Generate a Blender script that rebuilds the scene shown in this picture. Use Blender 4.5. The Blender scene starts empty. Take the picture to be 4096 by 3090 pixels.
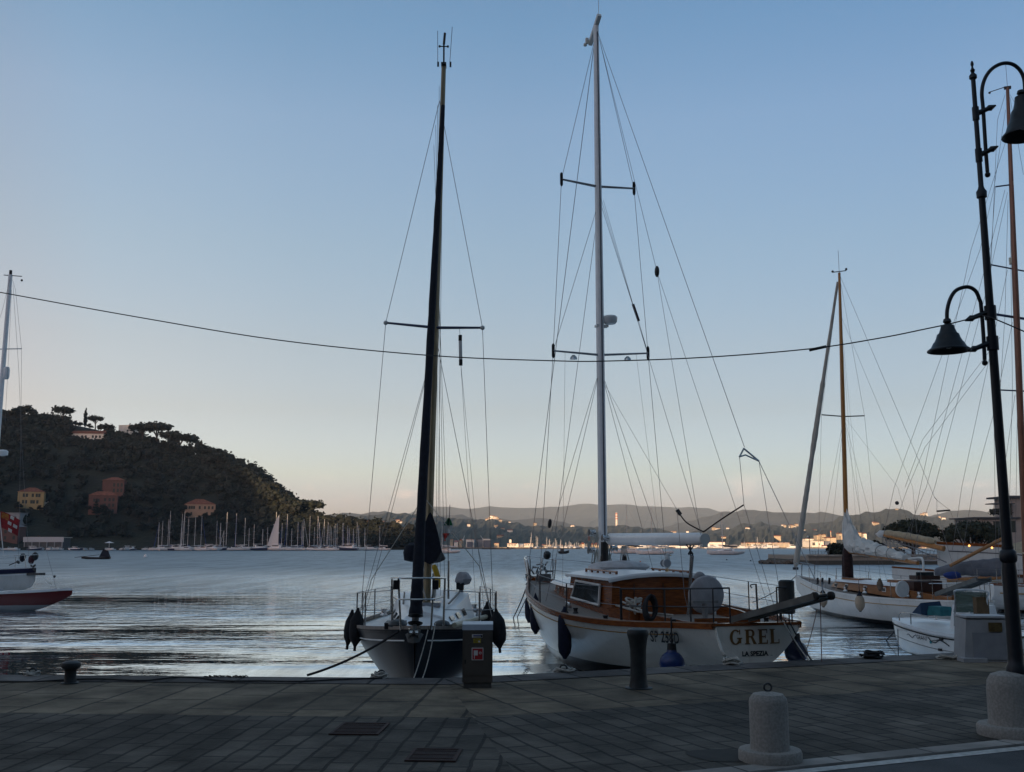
import bpy, bmesh, math, random
from mathutils import Vector, Matrix, noise
R = math.radians
rnd = random.Random(11)
SC = bpy.context.scene
COL = SC.collection
V = Vector

# ------------------------------------------------------------------ camera
FPX, CX, CY, EYE = 4096.0, 2048.0, 1545.0, 2.6        # photo pixels; eye 2.6 m above the water
PITCH = math.atan(636 / 4096)
cam_d = bpy.data.cameras.new('camera')
cam_d.sensor_width = 36.0
cam_d.lens = 36.0
cam_d.clip_start, cam_d.clip_end = 0.1, 20000
cam = bpy.data.objects.new('camera', cam_d)
COL.objects.link(cam)
cam.location = (0, 0, EYE)
cam.rotation_euler = (R(90) + PITCH, 0, 0)
SC.camera = cam

# ------------------------------------------------------------------ sky and sun
SUN_EL, SUN_DIR = R(5.0), V((-0.45, -0.893, 0)).normalized()      # towards the sun: behind, to the left
SKY_STRENGTH, SUN_STRENGTH = 0.15, 4.5
world = bpy.data.worlds.new('World')
SC.world = world
world.use_nodes = True
wt = world.node_tree
bg = wt.nodes['Background']
sky = wt.nodes.new('ShaderNodeTexSky')
sky.sky_type = 'NISHITA'
sky.sun_disc = False
sky.sun_elevation = SUN_EL
sky.sun_rotation = math.atan2(SUN_DIR.x, SUN_DIR.y)
sky.altitude = 0
sky.air_density, sky.dust_density, sky.ozone_density = 1.0, 1.0, 2.5
# evening sky: the haze near the horizon and the paler western side, by direction
tc = wt.nodes.new('ShaderNodeTexCoord')
sx = wt.nodes.new('ShaderNodeSeparateXYZ')
wt.links.new(tc.outputs['Generated'], sx.inputs[0])
def sky_ramp(src, a, b, stops):
    mr = wt.nodes.new('ShaderNodeMapRange')
    mr.inputs['From Min'].default_value, mr.inputs['From Max'].default_value = a, b
    wt.links.new(src, mr.inputs['Value'])
    rp = wt.nodes.new('ShaderNodeValToRGB')
    el = rp.color_ramp.elements
    while len(el) < len(stops):
        el.new(0.5)
    for e, (p, c) in zip(el, stops):
        e.position = (p - a) / (b - a)
        e.color = (c[0] / 2.5, c[1] / 2.5, c[2] / 2.5, 1)
    wt.links.new(mr.outputs[0], rp.inputs[0])
    return rp.outputs[0]
tint = sky_ramp(sx.outputs['Z'], 0.0, 1.0, [(0.0, (1.2, 1.2, 2.3)), (.0386, (1.25, 1.09, 1.8)), (.0675, (1.36, 1.13, 1.36)),
    (.128, (1.384, .965, .94)), (.188, (1.487, 1.01, .9)), (.282, (1.557, 1.136, .992)), (.393, (1.63, 1.27, 1.152)),
    (.473, (1.36, 1.25, 1.19)), (.55, (1.3, 1.22, 1.18)), (.8, (2.4, 1.8, 1.35))])  # overhead stops, out of view, warmed and brightened to lift the ambient light
west = sky_ramp(sx.outputs['X'], -0.5, 0.35, [(-.5, (1.75, 1.4, 1.25)), (-.37, (1.52, 1.39, 1.3)), (-.2, (1.22, 1.17, 1.13)), (0.0, (1, 1, 1)), (.35, (.84, .89, .94))])
prev = sky.outputs[0]
for nxt in (tint, west):
    mu = wt.nodes.new('ShaderNodeVectorMath'); mu.operation = 'MULTIPLY'
    wt.links.new(prev, mu.inputs[0]); wt.links.new(nxt, mu.inputs[1])
    sc = wt.nodes.new('ShaderNodeVectorMath'); sc.operation = 'SCALE'
    wt.links.new(mu.outputs[0], sc.inputs[0]); sc.inputs['Scale'].default_value = 2.5
    prev = sc.outputs[0]
# a few small rosy clouds low over the far mountains
cm = wt.nodes.new('ShaderNodeMapping'); cm.inputs['Scale'].default_value = (14, 14, 42); cm.inputs['Location'].default_value = (2.2, 0, 0.4)
wt.links.new(tc.outputs['Generated'], cm.inputs[0])
cn = wt.nodes.new('ShaderNodeTexNoise'); cn.inputs['Scale'].default_value = 1.0; cn.inputs['Detail'].default_value = 5; cn.inputs['Roughness'].default_value = .55
wt.links.new(cm.outputs[0], cn.inputs['Vector'])
def mrange(src, a_, b_, lo, hi):
    q = wt.nodes.new('ShaderNodeMapRange'); q.interpolation_type = 'SMOOTHSTEP'
    for k_, v_ in zip(('From Min', 'From Max', 'To Min', 'To Max'), (a_, b_, lo, hi)): q.inputs[k_].default_value = v_
    wt.links.new(src, q.inputs['Value'])
    return q.outputs[0]
cf = mrange(cn.outputs['Fac'], .56, .74, 0, 1)
for lo_, hi_, u_, w_ in ((.02, .04, 0, 1), (.05, .075, 1, 0)):
    m_ = wt.nodes.new('ShaderNodeMath'); m_.operation = 'MULTIPLY'
    wt.links.new(cf, m_.inputs[0]); wt.links.new(mrange(sx.outputs['Z'], lo_, hi_, u_, w_), m_.inputs[1])
    cf = m_.outputs[0]
cs = wt.nodes.new('ShaderNodeVectorMath'); cs.operation = 'MULTIPLY_ADD'
cc = wt.nodes.new('ShaderNodeVectorMath'); cc.operation = 'SCALE'
cc.inputs[0].default_value = (.32, .16, .1)
wt.links.new(cf, cc.inputs['Scale'])
wt.links.new(prev, cs.inputs[0]); wt.links.new(cc.outputs[0], cs.inputs[1]); wt.links.new(prev, cs.inputs[2])
prev = cs.outputs[0]
wt.links.new(prev, bg.inputs[0])
bg.inputs[1].default_value = SKY_STRENGTH
sun_d = bpy.data.lights.new('sun', 'SUN')
sun_d.energy = SUN_STRENGTH
sun_d.angle = R(0.5)
sun_d.color = (1.0, 0.66, 0.38)
sun = bpy.data.objects.new('sun', sun_d)
COL.objects.link(sun)
sv = V((SUN_DIR.x * math.cos(SUN_EL), SUN_DIR.y * math.cos(SUN_EL), math.sin(SUN_EL)))
sun.rotation_euler = sv.to_track_quat('Z', 'Y').to_euler()
SC.view_settings.view_transform = 'Standard'
SC.view_settings.look = 'None'
SC.view_settings.gamma = 1.0
SC.view_settings.exposure = 0.585
SC.cycles.use_denoising = True
SC.cycles.max_bounces = 6
SC.cycles.transparent_max_bounces = 8

# ------------------------------------------------------------------ measuring: a photo pixel and a known depth, height or plane give a place
CP, SP = math.cos(PITCH), math.sin(PITCH)
def ray(px, py):
    u, v = (px - CX) / FPX, (CY - py) / FPX
    return V((u, CP - v * SP, SP + v * CP))
def P(px, py, Y):
    d = ray(px, py)
    return V((0, 0, EYE)) + d * (Y / d.y)
def G(px, py, z=0.8):
    d = ray(px, py)
    return V((0, 0, EYE)) + d * ((z - EYE) / d.z)
def smooth(a, b, x):
    t = min(1, max(0, (x - a) / (b - a)))
    return t * t * (3 - 2 * t)
def interp(pts, x):
    if x <= pts[0][0]: return pts[0][1]
    for (a, ya), (b, yb) in zip(pts, pts[1:]):
        if x <= b: return ya + (yb - ya) * (x - a) / (b - a)
    return pts[-1][1]
def cubic(pts, x):
    n = len(pts)
    if x <= pts[0][0]: return pts[0][1]
    if x >= pts[-1][0]: return pts[-1][1]
    i = max(k for k in range(n - 1) if pts[k][0] <= x)
    def sl(k):
        if k == 0: return (pts[1][1] - pts[0][1]) / (pts[1][0] - pts[0][0])
        if k == n - 1: return (pts[-1][1] - pts[-2][1]) / (pts[-1][0] - pts[-2][0])
        return (pts[k + 1][1] - pts[k - 1][1]) / (pts[k + 1][0] - pts[k - 1][0])
    h = pts[i + 1][0] - pts[i][0]
    t = (x - pts[i][0]) / h
    return ((2*t**3 - 3*t*t + 1) * pts[i][1] + (t**3 - 2*t*t + t) * h * sl(i) + (3*t*t - 2*t**3) * pts[i + 1][1] + (t**3 - t*t) * h * sl(i + 1))

# ------------------------------------------------------------------ materials
MATS = {}
def mat(name, col, rough=0.55, metal=0.0, var=0.15, scale=6.0, bump=0.0, bscale=30.0, col2=None, spec=0.5, stretch=None, emit=None):
    if name in MATS: return MATS[name]
    m = bpy.data.materials.new(name)
    m.use_nodes = True
    nt = m.node_tree
    b = nt.nodes['Principled BSDF']
    b.inputs['Roughness'].default_value = rough
    b.inputs['Metallic'].default_value = metal
    b.inputs['Specular IOR Level'].default_value = spec
    tcn = nt.nodes.new('ShaderNodeTexCoord')
    mp = nt.nodes.new('ShaderNodeMapping')
    nt.links.new(tcn.outputs['Object'], mp.inputs[0])
    if stretch: mp.inputs['Scale'].default_value = stretch
    nz = nt.nodes.new('ShaderNodeTexNoise')
    nz.inputs['Scale'].default_value = scale
    nz.inputs['Detail'].default_value = 6
    nt.links.new(mp.outputs[0], nz.inputs['Vector'])
    rp = nt.nodes.new('ShaderNodeValToRGB')
    c2 = col2 or tuple(c * (1 - var) for c in col)
    c1 = col if col2 else tuple(min(1, c * (1 + var)) for c in col)
    rp.color_ramp.elements[0].position, rp.color_ramp.elements[1].position = 0.33, 0.67
    rp.color_ramp.elements[0].color = (*c2, 1)
    rp.color_ramp.elements[1].color = (*c1, 1)
    nt.links.new(nz.outputs['Fac'], rp.inputs[0])
    nt.links.new(rp.outputs[0], b.inputs['Base Color'])
    if bump:
        n2 = nt.nodes.new('ShaderNodeTexNoise')
        n2.inputs['Scale'].default_value = bscale
        n2.inputs['Detail'].default_value = 4
        nt.links.new(mp.outputs[0], n2.inputs['Vector'])
        bp = nt.nodes.new('ShaderNodeBump')
        bp.inputs['Strength'].default_value = 1.0
        bp.inputs['Distance'].default_value = bump
        nt.links.new(n2.outputs['Fac'], bp.inputs['Height'])
        nt.links.new(bp.outputs[0], b.inputs['Normal'])
    if emit:
        b.inputs['Emission Color'].default_value = (*emit[0], 1)
        b.inputs['Emission Strength'].default_value = emit[1]
    MATS[name] = m
    return m
def two_tone(name, top, bot, z0, rough=0.3, stripe=None):
    """boat paint: antifouling below height z0 (object space), topside colour above, optional boot stripe (z, width, colour)"""
    if name in MATS: return MATS[name]
    m = mat(name, top, rough, var=0.06, scale=1.3)
    nt = m.node_tree
    b = nt.nodes['Principled BSDF']
    old = b.inputs['Base Color'].links[0].from_socket
    tcn = nt.nodes.new('ShaderNodeTexCoord')
    sp = nt.nodes.new('ShaderNodeSeparateXYZ')
    nt.links.new(tcn.outputs['Object'], sp.inputs[0])
    def step(z):
        g = nt.nodes.new('ShaderNodeMath'); g.operation = 'GREATER_THAN'
        nt.links.new(sp.outputs['Z'], g.inputs[0]); g.inputs[1].default_value = z
        return g.outputs[0]
    def mix(f, a, bsock):
        x = nt.nodes.new('ShaderNodeMix'); x.data_type = 'RGBA'
        nt.links.new(f, x.inputs['Factor'])
        if isinstance(a, tuple): x.inputs['A'].default_value = (*a, 1)
        else: nt.links.new(a, x.inputs['A'])
        nt.links.new(bsock, x.inputs['B'])
        return x.outputs['Result']
    # streaks of dirt running down from the scuppers
    mp = nt.nodes.new('ShaderNodeMapping'); mp.inputs['Scale'].default_value = (5, 5, 0.5)
    nz = nt.nodes.new('ShaderNodeTexNoise'); nz.inputs['Scale'].default_value = 2.0; nz.inputs['Detail'].default_value = 5
    nt.links.new(tcn.outputs['Object'], mp.inputs[0]); nt.links.new(mp.outputs[0], nz.inputs['Vector'])
    mr = nt.nodes.new('ShaderNodeMapRange'); mr.inputs['From Min'].default_value = .55; mr.inputs['From Max'].default_value = .8
    mr.inputs['To Max'].default_value = .35
    nt.links.new(nz.outputs['Fac'], mr.inputs['Value'])
    dx = nt.nodes.new('ShaderNodeMix'); dx.data_type = 'RGBA'
    nt.links.new(mr.outputs[0], dx.inputs['Factor']); nt.links.new(old, dx.inputs['A'])
    dx.inputs['B'].default_value = (top[0] * .5, top[1] * .47, top[2] * .4, 1)
    cur = mix(step(z0), bot, dx.outputs['Result'])
    if stripe:
        z, w, c = stripe
        s1 = step(z); s2 = step(z + w)
        sub = nt.nodes.new('ShaderNodeMath'); sub.operation = 'SUBTRACT'
        nt.links.new(s1, sub.inputs[0]); nt.links.new(s2, sub.inputs[1])
        x = nt.nodes.new('ShaderNodeMix'); x.data_type = 'RGBA'
        nt.links.new(sub.outputs[0], x.inputs['Factor']); nt.links.new(cur, x.inputs['A'])
        x.inputs['B'].default_value = (*c, 1)
        cur = x.outputs['Result']
    nt.links.new(cur, b.inputs['Base Color'])
    return m
def glass(name, col=(0.02, 0.025, 0.03), rough=0.06):
    return mat(name, col, rough, var=0.3, scale=3, spec=0.8)

# ------------------------------------------------------------------ mesh building
class MB:
    def __init__(s): s.v, s.f = [], []
    def add(s, vs, fs):
        o = len(s.v)
        s.v += [tuple(p) for p in vs]
        s.f += [tuple(i + o for i in f) for f in fs]
        return s
    def box(s, c, size, rot=None, taper=1.0):
        x, y, z = (a / 2 for a in size)
        vs = [V((sx * x * (taper if sz > 0 else 1), sy * y * (taper if sz > 0 else 1), sz * z)) for sz in (-1, 1) for sx, sy in ((-1, -1), (1, -1), (1, 1), (-1, 1))]
        if rot is not None: vs = [rot @ p for p in vs]
        c = V(c)
        return s.add([p + c for p in vs], [(3, 2, 1, 0), (4, 5, 6, 7), (0, 1, 5, 4), (1, 2, 6, 5), (2, 3, 7, 6), (3, 0, 4, 7)])
    def bar(s, a, b, w, h, up=(0, 0, 1)):
        a, b = V(a), V(b)
        d = (b - a).normalized()
        x = d.cross(V(up)).normalized()
        y = x.cross(d)
        vs = [p + x * i * w / 2 + y * j * h / 2 for p in (a, b) for i, j in ((-1, -1), (1, -1), (1, 1), (-1, 1))]
        return s.add(vs, [(3, 2, 1, 0), (4, 5, 6, 7), (0, 1, 5, 4), (1, 2, 6, 5), (2, 3, 7, 6), (3, 0, 4, 7)])
    def grid(s, rows, closed=False):
        n = len(rows[0])
        fs = []
        for i in range(len(rows) - 1):
            for j in range(n if closed else n - 1):
                k = (j + 1) % n
                fs.append((i * n + j, i * n + k, (i + 1) * n + k, (i + 1) * n + j))
        return s.add([p for r in rows for p in r], fs)
    def tube(s, pts, r, n=6, cap=True, sq=None):
        pts = [V(p) for p in pts]
        m = len(pts)
        rs = r if isinstance(r, (list, tuple)) else [r] * m
        rows = []
        up = None
        for i, p in enumerate(pts):
            t = (pts[min(i + 1, m - 1)] - pts[max(i - 1, 0)])
            t = t.normalized() if t.length > 1e-9 else V((0, 0, 1))
            if up is None:
                up = V((0, 0, 1)) if abs(t.z) < 0.9 else V((1, 0, 0))
            x = t.cross(up).normalized()
            up = x.cross(t).normalized()
            rows.append([p + (x * math.cos(2 * math.pi * k / n) * (sq[0] if sq else 1) + up * math.sin(2 * math.pi * k / n) * (sq[1] if sq else 1)) * rs[i] for k in range(n)])
        o = len(s.v)
        s.grid(rows, True)
        if cap:
            s.f.append(tuple(o + k for k in reversed(range(n))))
            s.f.append(tuple(o + (m - 1) * n + k for k in range(n)))
        return s
    def lathe(s, prof, c=(0, 0, 0), axis=(0, 0, 1), n=16, cap=True):
        c, a = V(c), V(axis).normalized()
        x = a.orthogonal().normalized()
        y = a.cross(x)
        rows = [[c + a * z + (x * math.cos(2 * math.pi * k / n) + y * math.sin(2 * math.pi * k / n)) * r for k in range(n)] for r, z in prof]
        o = len(s.v)
        s.grid(rows, True)
        if cap:
            s.f.append(tuple(o + k for k in reversed(range(n))))
            s.f.append(tuple(o + (len(prof) - 1) * n + k for k in range(n)))
        return s
    def ball(s, c, r, nu=12, nv=8, jit=0.0, rg=None):
        r = (r, r, r) if not isinstance(r, (tuple, list)) else r
        rows = []
        for i in range(nv + 1):
            th = math.pi * i / nv
            row = []
            for k in range(nu):
                ph = 2 * math.pi * k / nu
                j = 1 + (rg.uniform(-jit, jit) if rg and 0 < i < nv else 0)
                row.append(V(c) + V((r[0] * math.sin(th) * math.cos(ph), r[1] * math.sin(th) * math.sin(ph), -r[2] * math.cos(th))) * j)
            rows.append(row)
        return s.grid(rows, True)
    def prism(s, poly, off):
        n = len(poly)
        off = V(off)
        return s.add([V(p) for p in poly] + [V(p) + off for p in poly],
                     [tuple(reversed(range(n))), tuple(range(n, 2 * n))] + [(i, (i + 1) % n, n + (i + 1) % n, n + i) for i in range(n)])
    def mesh(s, name, m=None, ang=38, fix=True):
        me = bpy.data.meshes.new(name)
        me.from_pydata(s.v, [], s.f)
        me.validate()
        if fix and len(s.f) < 20000:
            bm_ = bmesh.new(); bm_.from_mesh(me)
            bmesh.ops.recalc_face_normals(bm_, faces=bm_.faces)
            bm_.to_mesh(me); bm_.free()
        me.update()
        if m: me.materials.append(m)
        if ang:
            me.shade_smooth()
            me.set_sharp_from_angle(angle=R(ang))
        return me
    def build(s, name, m, parent=None, ang=38, fix=True):
        o = bpy.data.objects.new(name, s.mesh(name, m, ang, fix))
        COL.objects.link(o)
        o.parent = parent
        return o
    def xf(s, M):
        s.v = [tuple(M @ V(p)) for p in s.v]
        return s
def tag(o, label, cat, group=None, kind=None):
    o['label'] = label
    o['category'] = cat
    if group: o['group'] = group
    if kind: o['kind'] = kind
    return o
def thing(name, label, cat, loc=(0, 0, 0), rz=0.0, group=None):
    o = bpy.data.objects.new(name, None)
    o.empty_display_size = 0.2
    COL.objects.link(o)
    o.location = loc
    o.rotation_euler = (0, 0, rz)
    return tag(o, label, cat, group)
def structure(name, mb, m, ang=38, label=None):
    up = [f for f in mb.f]
    mb.f = []
    for f in up:          # sheets and terrain face the sky
        nz_ = (V(mb.v[f[1]]) - V(mb.v[f[0]])).cross(V(mb.v[f[2]]) - V(mb.v[f[0]])).z
        mb.f.append(tuple(reversed(f)) if nz_ < 0 else f)
    o = mb.build(name, m, None, ang, False)
    o['kind'] = 'structure'
    return o
def copy_tree(o, loc, rz=None, label=None, scale=None):
    c = o.copy()
    COL.objects.link(c)
    c.location = loc
    if rz is not None: c.rotation_euler = (0, 0, rz)
    if label: c['label'] = label
    if scale: c.scale = scale
    for ch in list(o.children):
        d = ch.copy(); COL.objects.link(d); d.parent = c
        for g in list(ch.children):
            e = g.copy(); COL.objects.link(e); e.parent = d
    return c
def sag(a, b, s, n=14):
    a, b = V(a), V(b)
    return [a.lerp(b, i / n) - V((0, 0, s * 4 * (i / n) * (1 - i / n))) for i in range(n + 1)]
def lerp_pts(pts, n):
    out = []
    for k in range(n + 1):
        x = k / n * (len(pts) - 1)
        i = min(int(x), len(pts) - 2)
        out.append(V(pts[i]).lerp(V(pts[i + 1]), x - i))
    return out
def spline(pts, per=6):
    pts = [V(p) for p in pts]
    out = []
    n = len(pts)
    for i in range(n - 1):
        p0, p1, p2, p3 = pts[max(i - 1, 0)], pts[i], pts[i + 1], pts[min(i + 2, n - 1)]
        for k in range(per):
            t = k / per
            out.append(0.5 * ((2 * p1) + (p2 - p0) * t + (2 * p0 - 5 * p1 + 4 * p2 - p3) * t * t + (3 * p1 - p0 - 3 * p2 + p3) * t ** 3))
    return out + [pts[-1]]

white = mat('white_gelcoat', (0.74, 0.75, 0.76), 0.35, var=0.05, scale=2)
white_dull = mat('white_paint_weathered', (0.66, 0.66, 0.64), 0.5, var=0.1, scale=3)
white_mast = mat('white_mast_paint', (0.78, 0.79, 0.8), 0.35, var=0.05)
alloy = mat('brushed_aluminium', (0.45, 0.46, 0.47), 0.38, 0.85, var=0.15)
steel = mat('stainless_steel', (0.5, 0.5, 0.5), 0.22, 0.9, var=0.1)
wire = mat('rigging_wire', (0.16, 0.16, 0.17), 0.45, 0.5, var=0.1)
black = mat('black_fitting', (0.012, 0.012, 0.014), 0.5, var=0.3)
rubber = mat('black_rubber', (0.01, 0.01, 0.012), 0.7, var=0.3)
navy = mat('navy_canvas', (0.006, 0.008, 0.018), 0.9, var=0.25, scale=12, bump=0.01, bscale=14)
varnish = mat('varnished_mahogany', (0.25, 0.075, 0.018), 0.25, var=0.35, scale=5, col2=(0.13, 0.036, 0.011), stretch=(1, 1, 8))
mast_wood = mat('varnished_spruce', (0.42, 0.19, 0.05), 0.28, col2=(0.3, 0.12, 0.03), scale=7, stretch=(3, 3, .3))
teak = mat('teak_deck', (0.26, 0.22, 0.19), 0.75, col2=(0.18, 0.15, 0.13), scale=5, stretch=(.4, 14, 1))
rope_pale = mat('pale_rope', (0.42, 0.4, 0.36), 0.85, var=0.25, scale=40, bump=0.004, bscale=90)
rope_dark = mat('dark_rope', (0.02, 0.02, 0.024), 0.85, var=0.25, scale=40)
fender_navy = mat('navy_fender_cover', (0.006, 0.009, 0.03), 0.85, var=0.25, scale=9, bump=0.006, bscale=60)
fender_blue = mat('blue_vinyl', (0.004, 0.024, 0.12), 0.35, var=0.2, scale=5)
sail_white = mat('white_sailcloth', (0.6, 0.59, 0.56), 0.8, var=0.12, scale=3, bump=0.03, bscale=7)
canvas_grey = mat('grey_canvas', (0.34, 0.34, 0.36), 0.85, var=0.15, scale=6, bump=0.01, bscale=9)
canvas_tan = mat('tan_canvas', (0.38, 0.31, 0.21), 0.85, var=0.15, scale=5, bump=0.012, bscale=9)
dark_glass = glass('tinted_glass')
iron = mat('cast_iron', (0.025, 0.03, 0.034), 0.55, 0.3, var=0.3, scale=9, bump=0.003, bscale=60)
HAZE = 0.000058
SC.cycles.volume_bounces = 2

# ------------------------------------------------------------------ the water
def water_material():
    m = bpy.data.materials.new('harbour_water')
    m.use_nodes = True
    nt = m.node_tree
    b = nt.nodes['Principled BSDF']
    b.inputs['Base Color'].default_value = (0.012, 0.034, 0.046, 1)
    b.inputs['IOR'].default_value = 1.33
    tcn = nt.nodes.new('ShaderNodeTexCoord')
    def nse(scale, stretch, detail=3.0, loc=(0, 0, 0), rough=.5):
        mp = nt.nodes.new('ShaderNodeMapping')
        mp.inputs['Scale'].default_value = stretch
        mp.inputs['Location'].default_value = loc
        n = nt.nodes.new('ShaderNodeTexNoise')
        n.inputs['Scale'].default_value = scale
        n.inputs['Detail'].default_value = detail
        n.inputs['Roughness'].default_value = rough
        nt.links.new(tcn.outputs['Object'], mp.inputs[0])
        nt.links.new(mp.outputs[0], n.inputs['Vector'])
        return n.outputs['Fac']
    def math_(op, a, b_):
        x = nt.nodes.new('ShaderNodeMath'); x.operation = op
        for i, q in enumerate((a, b_)):
            if isinstance(q, (int, float)): x.inputs[i].default_value = q
            else: nt.links.new(q, x.inputs[i])
        return x.outputs[0]
    def rng(src, a, b_, lo=0.0, hi=1.0):
        x = nt.nodes.new('ShaderNodeMapRange'); x.interpolation_type = 'SMOOTHSTEP'
        for k, q in zip(('From Min', 'From Max', 'To Min', 'To Max'), (a, b_, lo, hi)): x.inputs[k].default_value = q
        nt.links.new(src, x.inputs['Value'])
        return x.outputs[0]
    # breeze on the open water, slicks of calm lying in long bands towards the quay
    sp = nt.nodes.new('ShaderNodeSeparateXYZ')
    nt.links.new(tcn.outputs['Object'], sp.inputs[0])
    far = rng(sp.outputs['Y'], 22.0, 60.0)
    bands = nse(1.0, (.022, .105, 1), 3.0, (3.1, 1.7, 0))
    breeze = math_('ADD', math_('MULTIPLY', far, 0.62), bands)
    breeze = rng(breeze, 0.50, 0.78, 0.05, 1.0)
    # three slicks of flat calm lying in under the left shore
    wob = math_('MULTIPLY', math_('SUBTRACT', nse(1.0, (.06, .3, 1), 5.0, (7, 7, 0), .62), .5), 9.0)
    yw = math_('ADD', sp.outputs['Y'], math_('MULTIPLY', wob, rng(sp.outputs['Y'], 14.0, 50.0, .25, 1.2)))
    calm = None
    for y0_, y1_, s_, x0_, x1_ in ((46.0, 56.0, 5.0, -17.0, -6.0), (24.0, 27.5, 1.6, -9.0, -2.0), (17.6, 19.4, .5, -6.5, -2.5)):
        inside = math_('MULTIPLY', rng(yw, y0_ - s_, y0_ + s_), math_('SUBTRACT', 1.0, rng(yw, y1_ - s_, y1_ + s_)))
        inside = math_('MULTIPLY', inside, math_('SUBTRACT', 1.0, rng(sp.outputs['X'], x0_, x1_)))
        breeze = math_('MULTIPLY', breeze, math_('SUBTRACT', 1.0, math_('MULTIPLY', inside, .97)))
        calm = inside if calm is None else math_('MAXIMUM', calm, inside)
    ripple = nse(1.0, (1.5, 2.6, 1), 3.0)
    chop = nse(1.0, (.38, .8, 1), 2.0, (5, 2, 0))
    swell = nse(1.0, (.09, .42, 1), 1.5, (9, 4, 0))
    # under a breeze the wavelets are too small to see one by one: they scatter the reflection
    open_water = rng(sp.outputs['Y'], 25.0, 140.0)
    nt.links.new(math_('ADD', math_('MULTIPLY', math_('MULTIPLY', breeze, open_water), 0.4), 0.03), b.inputs['Roughness'])
    h = math_('ADD', math_('MULTIPLY', math_('MULTIPLY', ripple, breeze), 0.1),
              math_('ADD', math_('MULTIPLY', math_('MULTIPLY', chop, breeze), 0.17), math_('MULTIPLY', swell, math_('MULTIPLY', math_('SUBTRACT', 1.0, math_('MULTIPLY', calm, .8)), 0.05))))
    bp = nt.nodes.new('ShaderNodeBump')
    bp.inputs['Strength'].default_value = 1.0
    bp.inputs['Distance'].default_value = 1.0
    nt.links.new(h, bp.inputs['Height'])
    nt.links.new(bp.outputs[0], b.inputs['Normal'])
    # extra mirror layer lifts the water's reflection, strongest near the quay
    gl = nt.nodes.new('ShaderNodeBsdfGlossy')
    gl.inputs['Color'].default_value = (.88, .95, 1, 1)
    nt.links.new(bp.outputs[0], gl.inputs['Normal'])
    nt.links.new(b.inputs['Roughness'].links[0].from_socket, gl.inputs['Roughness'])
    mx = nt.nodes.new('ShaderNodeMixShader')
    # cat's paws, drawn as patches of stronger and weaker added reflection
    paws = rng(nse(1.0, (.45, .055, 1), 9.0, (2, 3, 0), .72), .34, .66, .5, 1.5)
    nt.links.new(math_('MULTIPLY', paws, rng(sp.outputs['Y'], 22.0, 110.0, .85, .22)), mx.inputs[0])
    nt.links.new(b.outputs[0], mx.inputs[1]); nt.links.new(gl.outputs[0], mx.inputs[2])
    nt.links.new(mx.outputs[0], nt.nodes['Material Output'].inputs['Surface'])
    return m
wm = MB()
ys = [-60, 10, 40, 120, 400, 1200, 3000, 9000]
xs = [-6000, -1500, -500, -150, -40, 0, 40, 150, 500, 1500, 6000]
wm.grid([[V((x, y, 0)) for x in xs] for y in ys])
wm.f = [tuple(reversed(f)) if (V(wm.v[f[1]]) - V(wm.v[f[0]])).cross(V(wm.v[f[2]]) - V(wm.v[f[0]])).z < 0 else f for f in wm.f]
structure('water', wm, water_material(), ang=0)

# ------------------------------------------------------------------ the quay: coping, slabs, setts, kerb, road
QZ = 0.8
E = [V((*(G(px, py, QZ).xy), 0)) for px, py in ((0, 2703), (1778, 2717))]
left_dir = (E[1] - E[0]).normalized()
BEND = E[1]
q2, q3, q4 = (V((*(G(px, py, QZ).xy), 0)) for px, py in ((2460, 2680), (3150, 2648), (3890, 2628)))
right_dir = (q3 - BEND).normalized()
L_END, R_END = BEND - left_dir * 45, BEND + right_dir * 40
kdir = (G(4096, 2954, QZ) - G(2735, 3090, QZ)); kdir = V((kdir.x, kdir.y, 0)).normalized()
K0 = V((*(G(2735, 3090, QZ).xy), 0))
K1 = V((*(G(3175, 3090, QZ - .04).xy), 0))
KW = 1.12 * abs((K1 - K0).dot(V((kdir.y, -kdir.x, 0))))
def uv_sheet(name, poly, z, m, org, u):
    """flat sheet with texture coordinates in metres: u along the edge, v away from it"""
    me = bpy.data.meshes.new(name)
    me.from_pydata([(p.x, p.y, z) for p in poly], [], [tuple(range(len(poly)))])
    me.update()
    if me.polygons[0].normal.z < 0:
        me.flip_normals()
    uvl = me.uv_layers.new(name='metres')
    w = V((u.y, -u.x, 0))
    for lp in me.loops:
        p = me.vertices[lp.vertex_index].co
        d = V((p.x, p.y, 0)) - org
        uvl.data[lp.index].uv = (d.dot(u), d.dot(w))
    me.materials.append(m)
    o = bpy.data.objects.new(name, me)
    COL.objects.link(o)
    o['kind'] = 'structure'
    return o
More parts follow.
